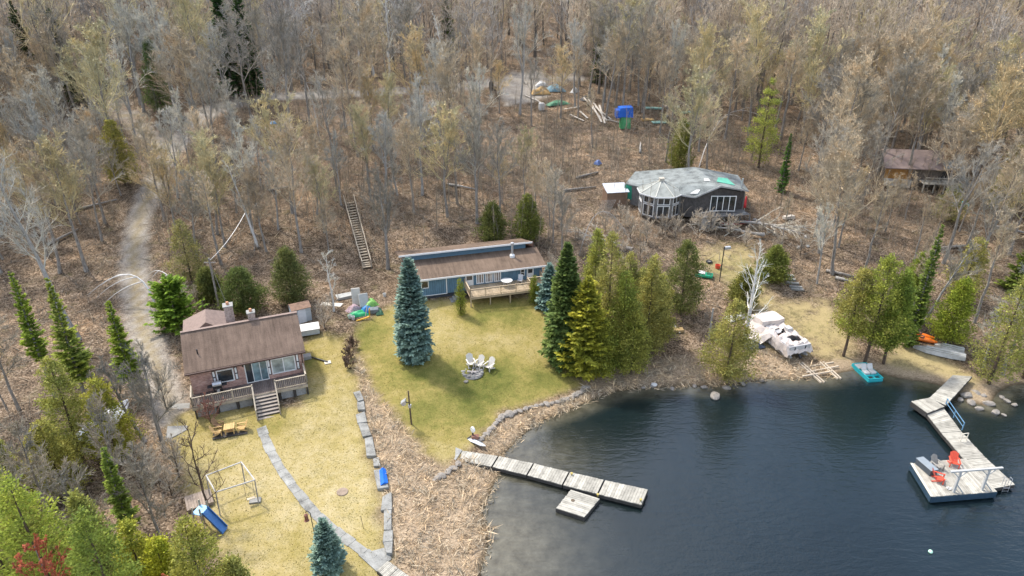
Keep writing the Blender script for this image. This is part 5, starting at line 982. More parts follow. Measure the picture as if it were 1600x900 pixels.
# right dock
rd = thing('right_dock', 'crooked grey plank dock with ramp, platform and walkway on the right', 'dock', (0, 0, 0))
a, b = at_z(1489, 586, .95), at_z(1519, 588, .95); c, d = at_z(1478, 633, .82), at_z(1452, 622, .82); section(rd, d, a, b, c, 17, 'ramp', depth=.18)
pf_ = quadpx([(1424, 627), (1453, 621), (1476, 635), (1449, 645)], .82); section(rd, *pf_, 12, 'platform', depth=.45)
wa, wb = at_z(1449, 648, .62), at_z(1474, 637, .62); m1a, m1b = at_z(1471, 676, .55), at_z(1502, 674, .55); m2a, m2b = at_z(1507, 718, .5), at_z(1540, 715, .5); m3a, m3b = at_z(1553, 763, .5), at_z(1586, 757, .5)
section(rd, wa, m1a, m1b, wb, 14, 'walkway'); section(rd, lerp(m1a, m2a, .01), m2a, m2b, lerp(m1b, m2b, .01), 18, 'walkway'); section(rd, lerp(m2a, m3a, .01), m3a, m3b, lerp(m2b, m3b, .01), 22, 'walkway')
g = MB(); a, b = at_z(1477, 634, .65), at_z(1503, 672, .6); upv = Vector((0, 0, 1)); a, b = Vector(a), Vector(b); g.bar(a + upv * .75, b + upv * .75, .06, .04); g.bar(a + upv * .35, b + upv * .35, .05, .03); [g.bar(a.lerp(b, t), a.lerp(b, t) + upv * .78, .06) for t in (0, .5, 1)]; g.build('handrail', paint('blue_handrail', (.12, .24, .36), .5, .1), rd)
def ladder(p, nm, lab, h=.75, yaw=0):
    g = MB(); [g.tube([(x, 0, -.9), (x, 0, h), (x, .25, h), (x, .25, 0)], .022, 6) for x in (-.22, .22)]; [g.bar((-.22, 0, z), (.22, 0, z), .03) for z in (-.7, -.4, -.1)]; o = g.build(nm, M_STEEL, None, p, yaw); tag(o, lab, 'ladder')
ladder(tuple(at_z(1573, 761, .5)), 'dock_ladder', 'steel swim ladder at the outer end of the right dock'); 
p = at_z(1504, 690, .52); o = MB().bar((-.2, 0, 0), (-.2, 0, .8), .05).bar((.35, .1, 0), (.35, .1, .8), .05).bar((-.2, 0, .8), (.35, .1, .8), .05).bar((-.2, 0, .45), (.35, .1, .45), .04).build('ladder_frame', M_CREAM, None, tuple(p)); tag(o, 'thin pale ladder frame standing midway on the right dock walkway', 'ladder')
# raft with pergola
rf = quadpx([(1424, 724), (1509, 716), (1558, 768), (1456, 776)], .68); raft = thing('swim_raft', 'square plank raft with white beam frame beside the right dock', 'raft', (0, 0, 0)); a, b, c, d = rf
MB().planks(a, b, c, d, 30, .05, .015).build('deck', M_GREYWOOD, raft); g = MB(); dn = lambda p, k: (p[0], p[1], p[2] - k)
for p, q in ((a, b), (b, c), (c, d), (d, a)): g.bar(dn(p, .31), dn(q, .31), .09, .5)
g.build('hull', paint('dark_blue_float_side', (.03, .06, .09), .5, .3), raft); g = MB(); g.bar(dn(a, -.02), dn(d, -.02), .16, .05); g.build('edge_board', M_CREAM, raft)
def rp(s, t, z=0): p = lerp(lerp(a, b, s), lerp(d, c, s), t); return (p[0], p[1], p[2] + z)
HB = 1.95
for s in (.36, .80):
    g = MB(); g.bar(rp(s, .92), rp(s, .92, HB), .15); pst = g.build('frame_post', M_CREAM if False else paint('grey_white_post', (.42, .42, .40), .7, .15), raft); g = MB()
    g.bar(rp(s, .92, HB - .55), rp(s + .10, .92, HB - .05), .07); g.bar(rp(s, .92, HB - .55), rp(s - .10, .92, HB - .05), .07); g.bar(rp(s, .92, .8), rp(s + .06, .80, .05), .07); g.bar(rp(s, .92, .8), rp(s + .12, .97, .05), .09); g.build('brace', _M['grey_white_post'], pst)
MB().bar(rp(.20, .92, HB + .07), rp(1.0, .92, HB + .07), .15, .12).build('frame_beam', _M['grey_white_post'], raft)
ryaw = math.atan2(c[1] - d[1], c[0] - d[0])
o = thing('deck_box', 'dark grey storage bench on the corner of the raft', 'box', rp(.17, .22, .02), ryaw + R(98)); MB().box(-.75, .75, -.32, .32, 0, .5).build('body', paint('charcoal_box', (.07, .08, .09), .6, .15), o, bevel=.02); MB().box(-.79, .79, -.35, .35, .5, .57).build('lid', paint('grey_box_lid', (.22, .25, .27), .6, .15), o, bevel=.015)
# adirondack chairs
def adirondack(name, label, loc, rz, mat, group=None, sc=1.0):
    r = thing(name, label, 'chair', loc, rz, group); r.scale = (sc,) * 3; g = MB()
    for i in range(5): x = -.26 + i * .105; g.slab([(x, -.32, .36), (x + .095, -.32, .36), (x + .095, .22, .24), (x, .22, .24)], .025)
    g.build('seat', mat, r); g = MB()
    for i, h in enumerate((.86, .95, .99, .95, .86)): x = -.29 + i * .118; g.slab([(x, .16, .22), (x + .108, .16, .22), (x + .108, .20 + h * .38, .22 + h * .78), (x, .20 + h * .38, .22 + h * .78)][::1], .03)
    g.build('backrest', mat, r)
    for x in (-.37, .27): MB().box(x, x + .11, -.40, .36, .52, .55).build('armrest', mat, r)
    for x in (-.34, .29): MB().bar((x + .025, -.33, 0), (x + .025, -.33, .52), .05, .09).build('leg', mat, r); MB().bar((x + .025, -.2, .30), (x + .025, .42, .03), .04, .10).build('leg', mat, r)
    return r
M_REDCH = paint('red_chair_resin', (.62, .085, .045), .5, .1); M_GREYCH = paint('grey_chair_wood', (.27, .25, .22), .85, .2); M_WHCH = paint('bone_chair_resin', (.55, .52, .46), .6, .1)
adirondack('adirondack_chair', 'red adirondack chair in front of the dark storage bench on the raft', rp(.24, .58, .01), R(60), M_REDCH); adirondack('adirondack_chair', 'grey adirondack chair behind the red one on the raft', rp(.36, .22, .01), R(15), M_GREYCH); adirondack('adirondack_chair', 'red adirondack chair at the back edge of the raft beneath the beam', rp(.68, .17, .01), R(-20), M_REDCH)
for i, (u, v, a_) in enumerate(((736, 572, 25), (748, 574, -40), (764, 577, -45))): adirondack('adirondack_chair', ['bone white adirondack chair left of three by the fire pit', 'bone white adirondack chair in the middle of three by the fire pit', 'bone white adirondack chair right of three by the fire pit'][i], tuple(gp(u, v)), R(a_ * .8), M_WHCH, 'chairs around the fire pit', 1.12)
o = MB()
for i in range(9): o.lathe([(.03, 0), (.06, .03), (.05, .09), (0, .1)], 7, rp(.30 + .014 * (i % 5), .80 + .03 * (i // 3), .01))
tag(o.build('rope_coil', M_PLASTIC_W), 'small pile of white rope and floats on the raft corner', 'rope')
o = MB().lathe([(.0, -.13), (.13, -.05), (.15, 0), (.12, .08), (.03, .13), (0, .16)], 12, tuple(at_z(1454, 862, .06))).build('mooring_buoy', paint('pale_green_buoy', (.55, .85, .65), .4, .1), smooth=True); tag(o, 'pale green buoy floating alone on the open lake', 'buoy')
# boulders of the right shore, rocks of the lake wall
def rock(sz, seed, flat=.6):
    g = MB(); r = random.Random(seed); bm = __import__('bmesh').new(); __import__('bmesh').ops.create_icosphere(bm, subdivisions=2, radius=1); v = [tuple(x.co) for x in bm.verts]; f = [tuple(q.index for q in x.verts) for x in bm.faces]; bm.free()
    pl = [Vector((r.gauss(0, 1), r.gauss(0, 1), r.gauss(0, 1))).normalized() for _ in range(9)]; pd_ = [r.uniform(.62, .95) for _ in pl]; o = []
    for p in v:
        p = Vector(p)
        for n_, d_ in zip(pl, pd_):
            e = p.dot(n_) - d_
            if e > 0: p = p - n_ * e
        o.append((p.x * sz * r.uniform(.98, 1.02), p.y * sz * .8, p.z * sz * flat))
    return g.add(o, f)
M_ROCK = paint('pale_boulder', (.25, .225, .195), .85, .35, 2.2, .2, bump=.4); rk = [rock(1, 50 + i).mesh('boulder', M_ROCK) for i in range(5)]
def put_rock(u, v, s, lab, grp, i, z=None, nm='boulder', cat='rock'):
    p = gp(u, v); o = link_mesh(nm, rk[i % 5]); o.location = (p[0], p[1], p[2] + .05 if z is None else z); o.scale = (s, s * .9, s * .9); o.rotation_euler.z = i * 1.3; tag(o, lab, cat, grp)
put_rock(1117, 620, .65, 'tan boulder standing in the water before the olive shore cedar', None, 1, .12)
for i, (u, v, s) in enumerate(((1510, 618, .7), (1517, 630, .5), (1545, 632, .55), (1555, 646, .5), (1573, 628, .35), (1585, 634, .35), (1565, 622, .3), (1530, 640, .4), (1500, 626, .4), (1568, 650, .25), (1537, 618, .4), (1525, 612, .55))): put_rock(u, v, s, 'pale boulder in the shallows right of the right dock ramp', 'boulders by the right dock ramp', i, .1)
for i, (u, v, s) in enumerate(((1100, 606, .4), (1085, 604, .3), (1135, 607, .45), (1020, 604, .35), (1160, 601, .35), (1005, 607, .25), (1050, 608, .3), (1190, 596, .3))): put_rock(u, v, s, 'shore rock at the water edge between the lawn and the boat', 'rocks at the middle shore', i, .08)
i = 0
WPX = [(916, 604), (905, 612), (893, 620), (878, 625), (862, 629), (846, 631), (830, 635), (812, 641), (796, 645), (783, 651), (775, 660), (768, 669), (760, 677), (752, 684), (744, 692)]
for (u, v), (u2, v2) in zip(WPX[:-1], WPX[1:]):
    for t in (0, .5): put_rock(u + (u2 - u) * t, v + (v2 - v) * t + 2, random.uniform(.26, .55), 'rough stone of the low lake wall edging the middle lawn', 'stones of the lake wall', i, nm='wall_stone', cat='stone'); i += 1
for u, v in ((716, 726), (708, 733), (700, 738), (690, 744), (683, 749)): put_rock(u, v, .42, 'rough stone of the low wall left of the long dock', 'stones left of the long dock', i, nm='wall_stone', cat='stone'); i += 1
# flat stones along the strip between the lawns
FS = [((552, 615), (563, 613), (569, 628), (560, 631)), ((558, 630), (569, 629), (571, 643), (559, 643)), ((556, 650), (570, 645), (574, 662), (559, 664)), ((560, 664), (574, 663), (581, 683), (567, 685)), ((570, 687), (582, 684), (588, 716), (573, 716)), ((583, 719), (592, 716), (595, 731), (584, 731)), ((584, 737), (594, 735), (608, 766), (590, 767)), ((598, 778), (612, 772), (613, 800), (595, 800)), ((600, 800), (612, 800), (612, 832), (600, 830)), ((600, 832), (614, 832), (614, 850), (598, 850)), ((599, 850), (614, 850), (613, 870), (604, 868))]
for i, q in enumerate(FS):
    c = [gp(*x) for x in q]; zt = max(x[2] for x in c) + .16; o = MB().slab([(x[0], x[1], zt) for x in c][::-1], .5).build('flat_stone', M_FLAG, bevel=.03); tag(o, ['first', 'second', 'third', 'fourth', 'fifth', 'sixth', 'seventh', 'eighth', 'ninth', 'tenth', 'last'][i] + ' flat grey stone down the strip between lawns, counted from the house side', 'stone', 'flat stones between the lawns')
p = [gp(*x) for x in ((593, 738), (603, 736), (607, 760), (595, 763))]; zt = max(x[2] for x in p); cc_ = sum(p) / 4; o = MB().add([(x[0], x[1], zt + .2) for x in p] + [tuple(lerp(p[0], p[1], .5)[:2]) + (zt + .42,), tuple(lerp(p[3], p[2], .5)[:2]) + (zt + .40,)], [(0, 1, 4), (3, 5, 2), (0, 4, 5, 3), (1, 2, 5, 4), (0, 3, 2, 1)]).build('blue_tarpaulin', paint('bright_blue_tarpaulin', (.01, .13, .55), .45, .15, 3, .4)); tag(o, 'bright blue tarpaulin bundle lying on the flat stones', 'tarpaulin')
# stone path
PP = [(408, 668), (416, 690), (428, 716), (444, 742), (462, 766), (480, 788), (500, 810), (524, 830), (548, 848), (570, 864), (592, 880)]; W = [gp(u, v) for u, v in PP]
g = MB(); L = [0]
for p, q in zip(W[:-1], W[1:]): L.append(L[-1] + math.hypot(q[0] - p[0], q[1] - p[1]))
def along(s): return np.array([np.interp(s, L, [w_[k] for w_ in W]) for k in range(2)])
s = 0; r_ = random.Random(4)
while s < L[-1] - .3:
    l = r_.uniform(.8, 1.5); e = min(s + l, L[-1]); c_ = []
    for ss_, sg in ((s + .012, -1), (s + .012, 1), (e - .012, 1), (e - .012, -1)):
        p = along(ss_); t = along(min(ss_ + .1, L[-1])) - along(max(ss_ - .1, 0)); t = t / np.linalg.norm(t); q = p + np.array([-t[1], t[0]]) * sg * (-.36 + r_.uniform(-.05, .05)); c_.append((q[0], q[1], hz(*q) + .05))
    g.slab(c_, .12); s = e
tag(g.build('garden_path', M_FLAG), kind='structure')
pc = [gp(*x) for x in ((560, 868), (604, 856), (612, 874), (590, 895), (566, 890))]; o = MB().slab([(x[0], x[1], x[2] + .08) for x in (pc[0], pc[1], pc[2], pc[3])][::-1], .3).build('path_landing', M_FLAG); tag(o, 'broad flat landing stone where the garden path meets its dock', 'stone')
# fire pit
p = gp(738, 583); fp = thing('fire_pit', 'ring of grey stones with ashes and charred logs on the middle lawn', 'fire pit', tuple(p)); MB().lathe([(1.05, -.05), (.95, .04), (.4, .03), (0, .035)], 18).build('ash_bed', paint('grey_ash', (.16, .155, .15), .95, .4, 3), fp)
g = MB()
for i in range(13): a_ = i * 2 * math.pi / 13; q = rock(random.uniform(.16, .26), 90 + i, .7); q.v = [(x + .9 * math.cos(a_), y + .75 * math.sin(a_), z + .06) for x, y, z in q.v]; g.add(q.v, q.f)
g.build('stone_ring', M_STONE, fp); g = MB(); [g.tube([(math.cos(a_) * .6, math.sin(a_) * .5, .07), (-math.cos(a_) * .5, -math.sin(a_) * .4, .22)], .07, 7) for a_ in (.3, 1.5, 2.5)]; g.build('logs', paint('pale_half_burnt_log', (.34, .31, .29), .9, .5), fp)
put_rock(728, 597, .28, 'single dark stone lying just below the fire pit', None, 3)
# lamp post on the lawn, weathered gadgets at the lake wall
p = gp(643, 663); lp = thing('yard_light_post', 'brown wooden post with floodlight on the middle lawn', 'lamp post', tuple(p)); MB().tube([(0, 0, -.2), (-.06, 0, 3.4)], [.075, .06], 8).build('post', M_BROWNBARK, lp); MB().box(-.14, .1, -.12, .12, 1.75, 2.0).build('junction_box', M_STEEL, lp); MB().prism([(-.75, 2.25), (-.35, 2.55), (-.3, 2.15), (-.55, 1.98)], -.22, .22).build('floodlight', M_STEEL, lp); MB().bar((-.4, 0, 2.3), (0, 0, 2.2), .05).build('bracket', M_BLACK, lp)
p = gp(739, 684); o = thing('winch_stand', 'small winch stand with white wheel by the lake wall', 'winch', tuple(p)); MB().bar((0, 0, 0), (0, 0, .75), .12).bar((-.5, -.2, .05), (0, 0, .3), .07).build('stand', M_BLACK, o); MB().tube([(-.06, -.05, .85), (.06, .05, .85)], .26, 12).build('wheel', M_WHITE, o); MB().box(-.1, .5, -.3, .1, .0, .3).build('rust_box', paint('rusty_box', (.22, .11, .08), .9, .4), o)
p = gp(745, 694); o = MB().add([(-.9, -.1, .18), (-.5, -.22, .2), (.5, -.22, .2), (1.0, 0, .25), (.5, .22, .2), (-.5, .22, .2), (-.9, .1, .18), (-.6, 0, .06), (.6, 0, .06)], [(0, 1, 2, 3, 4, 5, 6), (0, 7, 8, 3, 2, 1), (0, 6, 7), (6, 5, 4, 3, 8, 7)]).build('surfboard', paint('pale_grey_board', (.55, .57, .58), .5, .1), None, tuple(p), R(-35)); tag(o, 'pale grey board lying by the lake wall at the dock landing', 'board')
p = gp(535, 769); o = MB().lathe([(.42, 0), (.42, .06), (.36, .08), (0, .085)], 16).build('well_cover', paint('rusty_well_cover', (.26, .20, .15), .9, .3), None, tuple(p)); tag(o, 'round brown cover in the left lawn', 'cover')
p = gp(568, 826); o = MB().tube([(0, 0, 0), (-.1, .05, 1.1)], .018, 5).build('thin_stake', M_BLACK, None, tuple(p)); tag(o, 'thin dark stake standing in the left lawn near the flat stones', 'stake')
p = gp(492, 838); o = thing('bird_feeder_pole', 'dark crook pole with hanging brown feeder left of the garden path', 'feeder', tuple(p)); MB().tube([(0, 0, 0), (-.05, 0, 2.1), (-.2, 0, 2.3), (-.38, 0, 2.15)], .03, 6).build('pole', M_BLACK, o); MB().lathe([(.02, 2.05), (.13, 1.95), (.12, 1.5), (.18, 1.45), (.0, 1.4)], 10, (-.36, 0, 0)).build('feeder', paint('red_brown_feeder', (.22, .10, .075)), o)
# picnic set in front of the brick house
ps = gp(360, 676); pyaw = BYAW - .1; M_PINE = paint('golden_pine_wood', (.52, .35, .15), .7, .2, 3, .2, island=.12)
o = thing('garden_table', 'golden pine table between two pine chairs below the brick house deck', 'table', tuple(ps + [0, 0, .04]), pyaw); MB().planks((-.42, -.4, .62), (.42, -.4, .62), (.42, .4, .62), (-.42, .4, .62), 6, .04).build('tabletop', M_PINE, o); [MB().box(x, x + .08, y, y + .08, 0, .58).build('leg', M_PINE, o) for x in (-.36, .28) for y in (-.34, .26)]
MB().box(-.3, .3, -.25, .25, .2, .24).build('lower_shelf', M_PINE, o)
pm = Matrix.Translation(ps + [0, 0, .04]) @ Matrix.Rotation(pyaw, 4, 'Z'); adirondack('pine_chair', 'golden pine chair on the left of the pine table', on(pm, -.95, 0, 0), pyaw + R(90), M_PINE, None, .95); adirondack('pine_chair', 'golden pine chair on the right of the pine table', on(pm, .95, .05, 0), pyaw - R(90), M_PINE, None, .95)
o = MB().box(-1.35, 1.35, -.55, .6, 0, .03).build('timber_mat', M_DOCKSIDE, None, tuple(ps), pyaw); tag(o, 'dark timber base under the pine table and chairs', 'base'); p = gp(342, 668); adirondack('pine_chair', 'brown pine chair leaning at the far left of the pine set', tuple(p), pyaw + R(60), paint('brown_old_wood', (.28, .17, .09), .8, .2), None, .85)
# swing set
sw = thing('swing_set', 'white tubular swing set frame standing on the left lawn', 'swing set', (0, 0, 0)); c4 = [np.array(gp(u, v)) for u, v in ((325, 772), (345, 830) if False else (338, 800), (378, 748), (403, 785))]
zt = 2.05; tl0, tl1, tr0, tr1 = [Vector(at_z(u, v, z_)) for u, v, z_ in ((322, 743, 3.3), (337, 769, 3.3), (377, 722, 3.3), (398, 750, 3.3))]
M_TUBE = paint('white_tube_paint', (.44, .42, .38), .6, .3, 5)
for nm, p, q in (('top_rail', tl0, tr0), ('top_rail', tl1, tr1), ('end_rail', tr0, tr1), ('end_rail', tl0, tl1)): MB().tube([p, q], .055, 7).build(nm, M_TUBE, sw)
for t in (tl0, tl1, tr0, tr1): gz = hz(t.x, t.y); MB().tube([(t.x, t.y - .15, gz - .05), t], .045, 7).build('leg', paint('grey_frame_leg', (.33, .31, .29), .6, .2), sw)
for k in (.35, .62):
    m = tl0.lerp(tr0, .55).lerp(tl1.lerp(tr1, .55), k); 
q1 = tr0.lerp(tr1, .5); q2 = tl0.lerp(tl1, .5)
s0 = tl1.lerp(tr1, .70); s1 = tl1.lerp(tr1, .92); g = MB(); [g.tube([s, s - Vector((0, 0, 1.5))], .015, 4) for s in (s0, s1)]; g.bar(s0 - Vector((0, 0, 1.5)), s1 - Vector((0, 0, 1.5)), .22, .04); g.build('swing_seat', M_DECK, sw)
p = gp(399, 783); MB().box(-.4, .4, -.25, .25, .02, .12).build('foot_block', M_CONC, sw, tuple(p), .2)
# play slide: blue
pa = Vector(at_z(320, 798, 2.9)); pb = Vector(gp(352, 831)); sl2 = thing('play_slide', 'blue plastic slide with pale blue platform beside the swing set', 'slide', (0, 0, 0)); dd = (pb - pa); dd.z = 0; dd.normalize(); nn_ = Vector((-dd.y, dd.x, 0)) * .3
MB().slab([pa - nn_, pb - nn_ + Vector((0, 0, .1)), pb + nn_ + Vector((0, 0, .1)), pa + nn_], .05).build('chute', paint('blue_slide_plastic', (.05, .15, .36), .4, .2, 2, .4), sl2); g = MB(); [g.bar(pa + s * nn_ + Vector((0, 0, .08)), pb + s * nn_ + Vector((0, 0, .2)), .05, .16) for s in (-1, 1)]; g.build('side_rail', _M['blue_slide_plastic'], sl2)
MB().slab([pa - dd * .7 - nn_ * 1.5, pa - nn_ * 1.5, pa + nn_ * 1.5, pa - dd * .7 + nn_ * 1.5], .06).build('platform', paint('pale_blue_plastic', (.30, .56, .80), .4, .1), sl2); g0 = hz(pa.x, pa.y)
for s in (-1.3, 1.3): 
    for k in (.05, .65): q = pa - dd * k + nn_ * s; MB().bar((q.x, q.y, g0), (q.x, q.y, pa.z + .5), .09).build('post', M_DECK, sl2)
p = gp(312, 785); o = MB().planks((-.9, -.8, .3), (.9, -.8, .3), (.9, .8, .3), (-.9, .8, .3), 10, .05).box(-.85, .85, -.75, .75, 0, .24).build('sandbox', paint('brown_grey_boards', (.27, .215, .17), .9, .25, island=.15), None, tuple(p), R(30)); tag(o, 'brown plank covered sandbox left of the swing set', 'sandbox')
# white covered boat among the trees left
p = gp(168, 664); o = thing('covered_boat', 'small boat under a white cover among the trees left of the brick house', 'boat', tuple(p), R(75)); cv = []; secs = [(-2.4, .9, .5, .7), (-1.4, 1.05, .5, 1.0), (0, 1.1, .5, 1.2), (1.4, .9, .55, 1.1), (2.5, .15, .7, .9)]
for x, w_, z0, z1 in secs: cv += [(x, -w_, z0), (x, -w_ * .6, z1 - .08), (x, 0, z1), (x, w_ * .6, z1 - .08), (x, w_, z0)]
m = MB().add(cv, hf + [(0, 1, 2, 3, 4)]).jitter(.05, 2).build('cover', paint('white_boat_cover', (.72, .73, .74), .6, .15, 1.2), o, smooth=True); m.modifiers.new('s', 'SUBSURF').levels = 1; cv = []
for x, w_, z0, z1 in secs: cv += [(x, -w_ * .97, z0 - .01), (x, -w_ * .6, .14), (x, 0, .02), (x, w_ * .6, .14), (x, w_ * .97, z0 - .01)]
MB().add(cv, hf + [(0, 1, 2, 3, 4)]).build('hull', M_STEEL, o, smooth=True)
# hillside stairs
b0, b1 = Vector(gp(568, 421)), Vector(gp(580, 419)); t0, t1 = Vector(gp(539, 318)), Vector(gp(553, 316)); hs = thing('hillside_stairs', 'long timber stairs climbing the leafy bank behind the junk heap', 'stairs', (0, 0, 0)); NS = 27; g = MB()
def sp_(f, s): p = b0.lerp(b1, s).lerp(t0.lerp(t1, s), f); return Vector((p.x, p.y, hz(p.x, p.y) + .14))
for i in range(NS):
    f = i / NS; lift = Vector((0, 0, .08)); w0, w1 = sp_(f, 0), sp_(f, 1); z_ = max(w0.z, w1.z) + .1; dv = (t0 - b0).normalized() * .30; g.slab([(w0.x, w0.y, z_), (w1.x, w1.y, z_), (w1.x + dv.x, w1.y + dv.y, z_), (w0.x + dv.x, w0.y + dv.y, z_)], .06)
g.build('treads', paint('grey_brown_treads', (.36, .30, .22), .9, .25, island=.15), hs)
for s in (-.06, 1.06):
    MB().tube([sp_(k / 8, s) + Vector((0, 0, .06)) for k in range(9)], .09, 4).build('stringer', M_BROWNBARK, hs); g = MB(); g.tube([sp_(k / 8, s) + Vector((0, 0, .95)) for k in range(9)], .055, 5); [g.bar(sp_(k / 6, s), sp_(k / 6, s) + Vector((0, 0, .95)), .08) for k in range(7)]; g.build('handrail', M_DECK, hs)
for i, (u, v) in enumerate(((1230, 431), (1233, 437), (1238, 443), (1243, 449), (1246, 453))): p = gp(u, v); o = MB().box(-.7, .7, -.2, .2, 0, .16).build('stone_step', M_FLAG, None, tuple(p), R(-12)); tag(o, 'grey slab of the short stone steps behind the right lawn', 'step', 'stone steps behind the right lawn')

# ------------------------------------------------------------------ boats and gear on the right shore
p = gp(1246, 562); pb_ = thing('pontoon_boat', 'pontoon boat under a torn pinkish white cover on shore rails', 'boat', (p[0], p[1], p[2] + .12), R(18)); M_COV = paint('pinkish_white_cover', (.56, .49, .44), .7, .14, 1.5, .2); M_COV2 = paint('grey_white_cover', (.44, .43, .42), .7, .2, 1.5)
for x in (-.95, .95): MB().lathe([(.05, -3.1), (.28, -2.9), (.33, -2.5), (.33, 2.5), (.1, 3.1)], 12).build('pontoon', M_STEEL, pb_, (x, 3.0, .35)).rotation_euler.x = R(90)
MB().box(-1.25, 1.25, 0, 6.0, .70, .82).build('deck', M_DARKWALL, pb_)
def cloth(v, f, nm, mat, parent, j=.05, sd=1, loc=None):
    o = MB().add(v, f).jitter(j, sd).build(nm, mat, parent, loc); o.modifiers.new('s', 'SUBSURF').levels = 2; o.modifiers['s'].render_levels = 2; o.modifiers.new('t', 'SOLIDIFY').thickness = .03; return o
# covered sides, seats under cloth, open hollows, high canopy at the far end
g = MB(); g.box(-1.3, -1.15, -.02, 4.4, .62, 1.55).box(1.15, 1.3, -.02, 4.4, .62, 1.55).box(-1.15, 1.15, -.02, .13, .62, 1.55).box(-1.15, 1.15, 2.1, 2.25, .82, 1.5); g.jitter(.02, 3); o = g.build('side_cover', M_COV2, pb_, bevel=.03)
r_ = random.Random(12); NX, NY = 13, 15; prof = [(-1.52, .62), (-1.45, 1.05), (-1.36, 1.5), (-1.15, 1.64), (-.75, 1.63), (-.4, 1.6), (0, 1.63), (.4, 1.6), (.75, 1.62), (1.15, 1.65), (1.36, 1.5), (1.45, 1.05), (1.5, .65)]; v = []   # crumpled sheet thrown over the seats, torn open in two places
for j in range(NY):
    y = -.22 + 4.7 * j / (NY - 1)
    for i, (x, z) in enumerate(prof):
        zz = z if j > 0 else min(z, .8); v.append((x + r_.uniform(-.07, .07), y + r_.uniform(-.09, .09) + (.1 if j == 1 else 0), zz + r_.uniform(-.09, .10) + (.14 * math.sin(i * 1.9 + j * 1.3) if 2 < i < 10 else 0) + r_.uniform(-.2, .1) * (z < .7)))
hole = {(j, i) for j in (3, 4, 5) for i in (4, 5, 6, 7)} - {(3, 4), (5, 7)} | {(j, i) for j in (8, 9, 10) for i in (4, 5, 6)} - {(10, 6)}
f_ = [(j * NX + i, j * NX + i + 1, j * NX + NX + i + 1, j * NX + NX + i) for j in range(NY - 1) for i in range(NX - 1) if (j, i) not in hole]; o = MB().add(v, f_).build('top_cover', M_COV, pb_); o.modifiers.new('t', 'SOLIDIFY').thickness = .03
MB().box(-1.1, .9, .6, 1.85, .83, .95).build('seat', paint('reddish_seat', (.28, .15, .10), .8, .4), pb_); MB().box(-1.1, .9, 2.6, 3.5, .83, 1.0).build('seat', paint('reddish_seat', (.28, .15, .10)), pb_); MB().box(.5, 1.1, 2.55, 3.3, .83, 1.95).build('console', M_COV2, pb_, bevel=.05)
g = MB(); v = []
for y, zc in ((4.3, 1.62), (4.34, 2.12), (5.0, 2.30), (5.7, 2.22), (6.2, 2.05), (6.3, 1.2)): v += [(-1.55, y, zc - .75), (-1.32, y, zc - .08), (-.5, y, zc + .02), (.5, y, zc - .05), (1.3, y, zc), (1.42, y, zc - .7)]
f_ = [(i * 6 + j, i * 6 + j + 1, i * 6 + j + 7, i * 6 + j + 6) for i in range(5) for j in range(5)]; o = MB().add(v, f_).jitter(.09, 4).build('canopy_cover', M_COV, pb_); o.modifiers.new('t', 'SOLIDIFY').thickness = .03
v = []
for i in range(5):
    for j in range(7): a_ = j / 6; b_ = i / 4; v.append((-1.34 - b_ * (1.5 + .5 * math.sin(a_ * 5)) - .1 * math.sin(j * 2.3), 2.4 + a_ * 4.0 + b_ * .7, (1.45 + .5 * a_) * (1 - b_) ** 1.15 + .12 * math.sin(j * 2.1 + i) * (0 < i < 4) + .06))
f_ = [(i * 7 + j, i * 7 + j + 1, i * 7 + j + 8, i * 7 + j + 7) for i in range(4) for j in range(6)]; o = MB().add(v, f_).jitter(.10, 6).build('hanging_cover', M_COV, pb_); o.modifiers.new('t', 'SOLIDIFY').thickness = .03
g = MB(); r_ = random.Random(8)
for k_ in range(7):
    x, y = r_.uniform(-1.1, .9), r_.uniform(.4, 3.9); MB().slab([(x, y, 1.60), (x + r_.uniform(.3, .6), y + r_.uniform(-.2, .2), 1.70), (x + r_.uniform(.3, .6), y + r_.uniform(.3, .6), 1.62), (x - .1, y + r_.uniform(.3, .6), 1.72)], .05).build('cover_scrap', M_COV2, pb_)
g = MB(); [g.box(x - .06, x + .06, -.045, -.03, .65, 1.45) for x in (-.6, .65)]; g.build('strap', M_BLACK, pb_)
MB().tube([(0, -.05, .5), (0, -.4, .3)], .16, 8).build('outboard_motor', M_BLACK, pb_)
ra = Vector((p[0], p[1], 0)); rl_ = thing('boat_rails', 'pale timber launching rails running from the pontoon boat into the water', 'rails', (0, 0, 0)); M_RAIL = paint('pale_rail_timber', (.50, .42, .32), .85, .25)
for (u0, v0, u1, v1) in ((1248, 567, 1283, 598), (1281, 566, 1309, 592)): a, b = Vector(at_z(u0, v0, .45)), Vector(at_z(u1, v1, .08)); [MB().bar(a + o_, b + o_, .12, .16).build('rail', M_RAIL, rl_) for o_ in (Vector((0, 0, 0)), Vector((.32, .05, 0)))]
for (u0, v0, u1, v1) in ((1252, 575, 1302, 566), (1260, 582, 1310, 572), (1254, 588, 1300, 580)): MB().bar(at_z(u0, v0, .3), at_z(u1, v1, .3), .12, .12).build('cross_tie', M_RAIL, rl_)
q = quadpx([(1338, 570), (1364, 570), (1370, 596), (1346, 597)], .42); pdl = thing('pedal_boat', 'turquoise pedal boat with white seats tied at the shore', 'pedal boat', tuple(at_z(1354, 584, 0)), R(8)); M_TURQ = paint('turquoise_plastic', (.015, .34, .37), .4, .12, 2, .5)
g = MB().box(-.78, .78, -1.45, 1.45, -.12, .24).build('hull', M_TURQ, pdl, bevel=.09); g = MB()
for a_ in ((-.78, -.66), (.66, .78)): g.box(a_[0], a_[1], -1.4, 1.4, .245, .40)
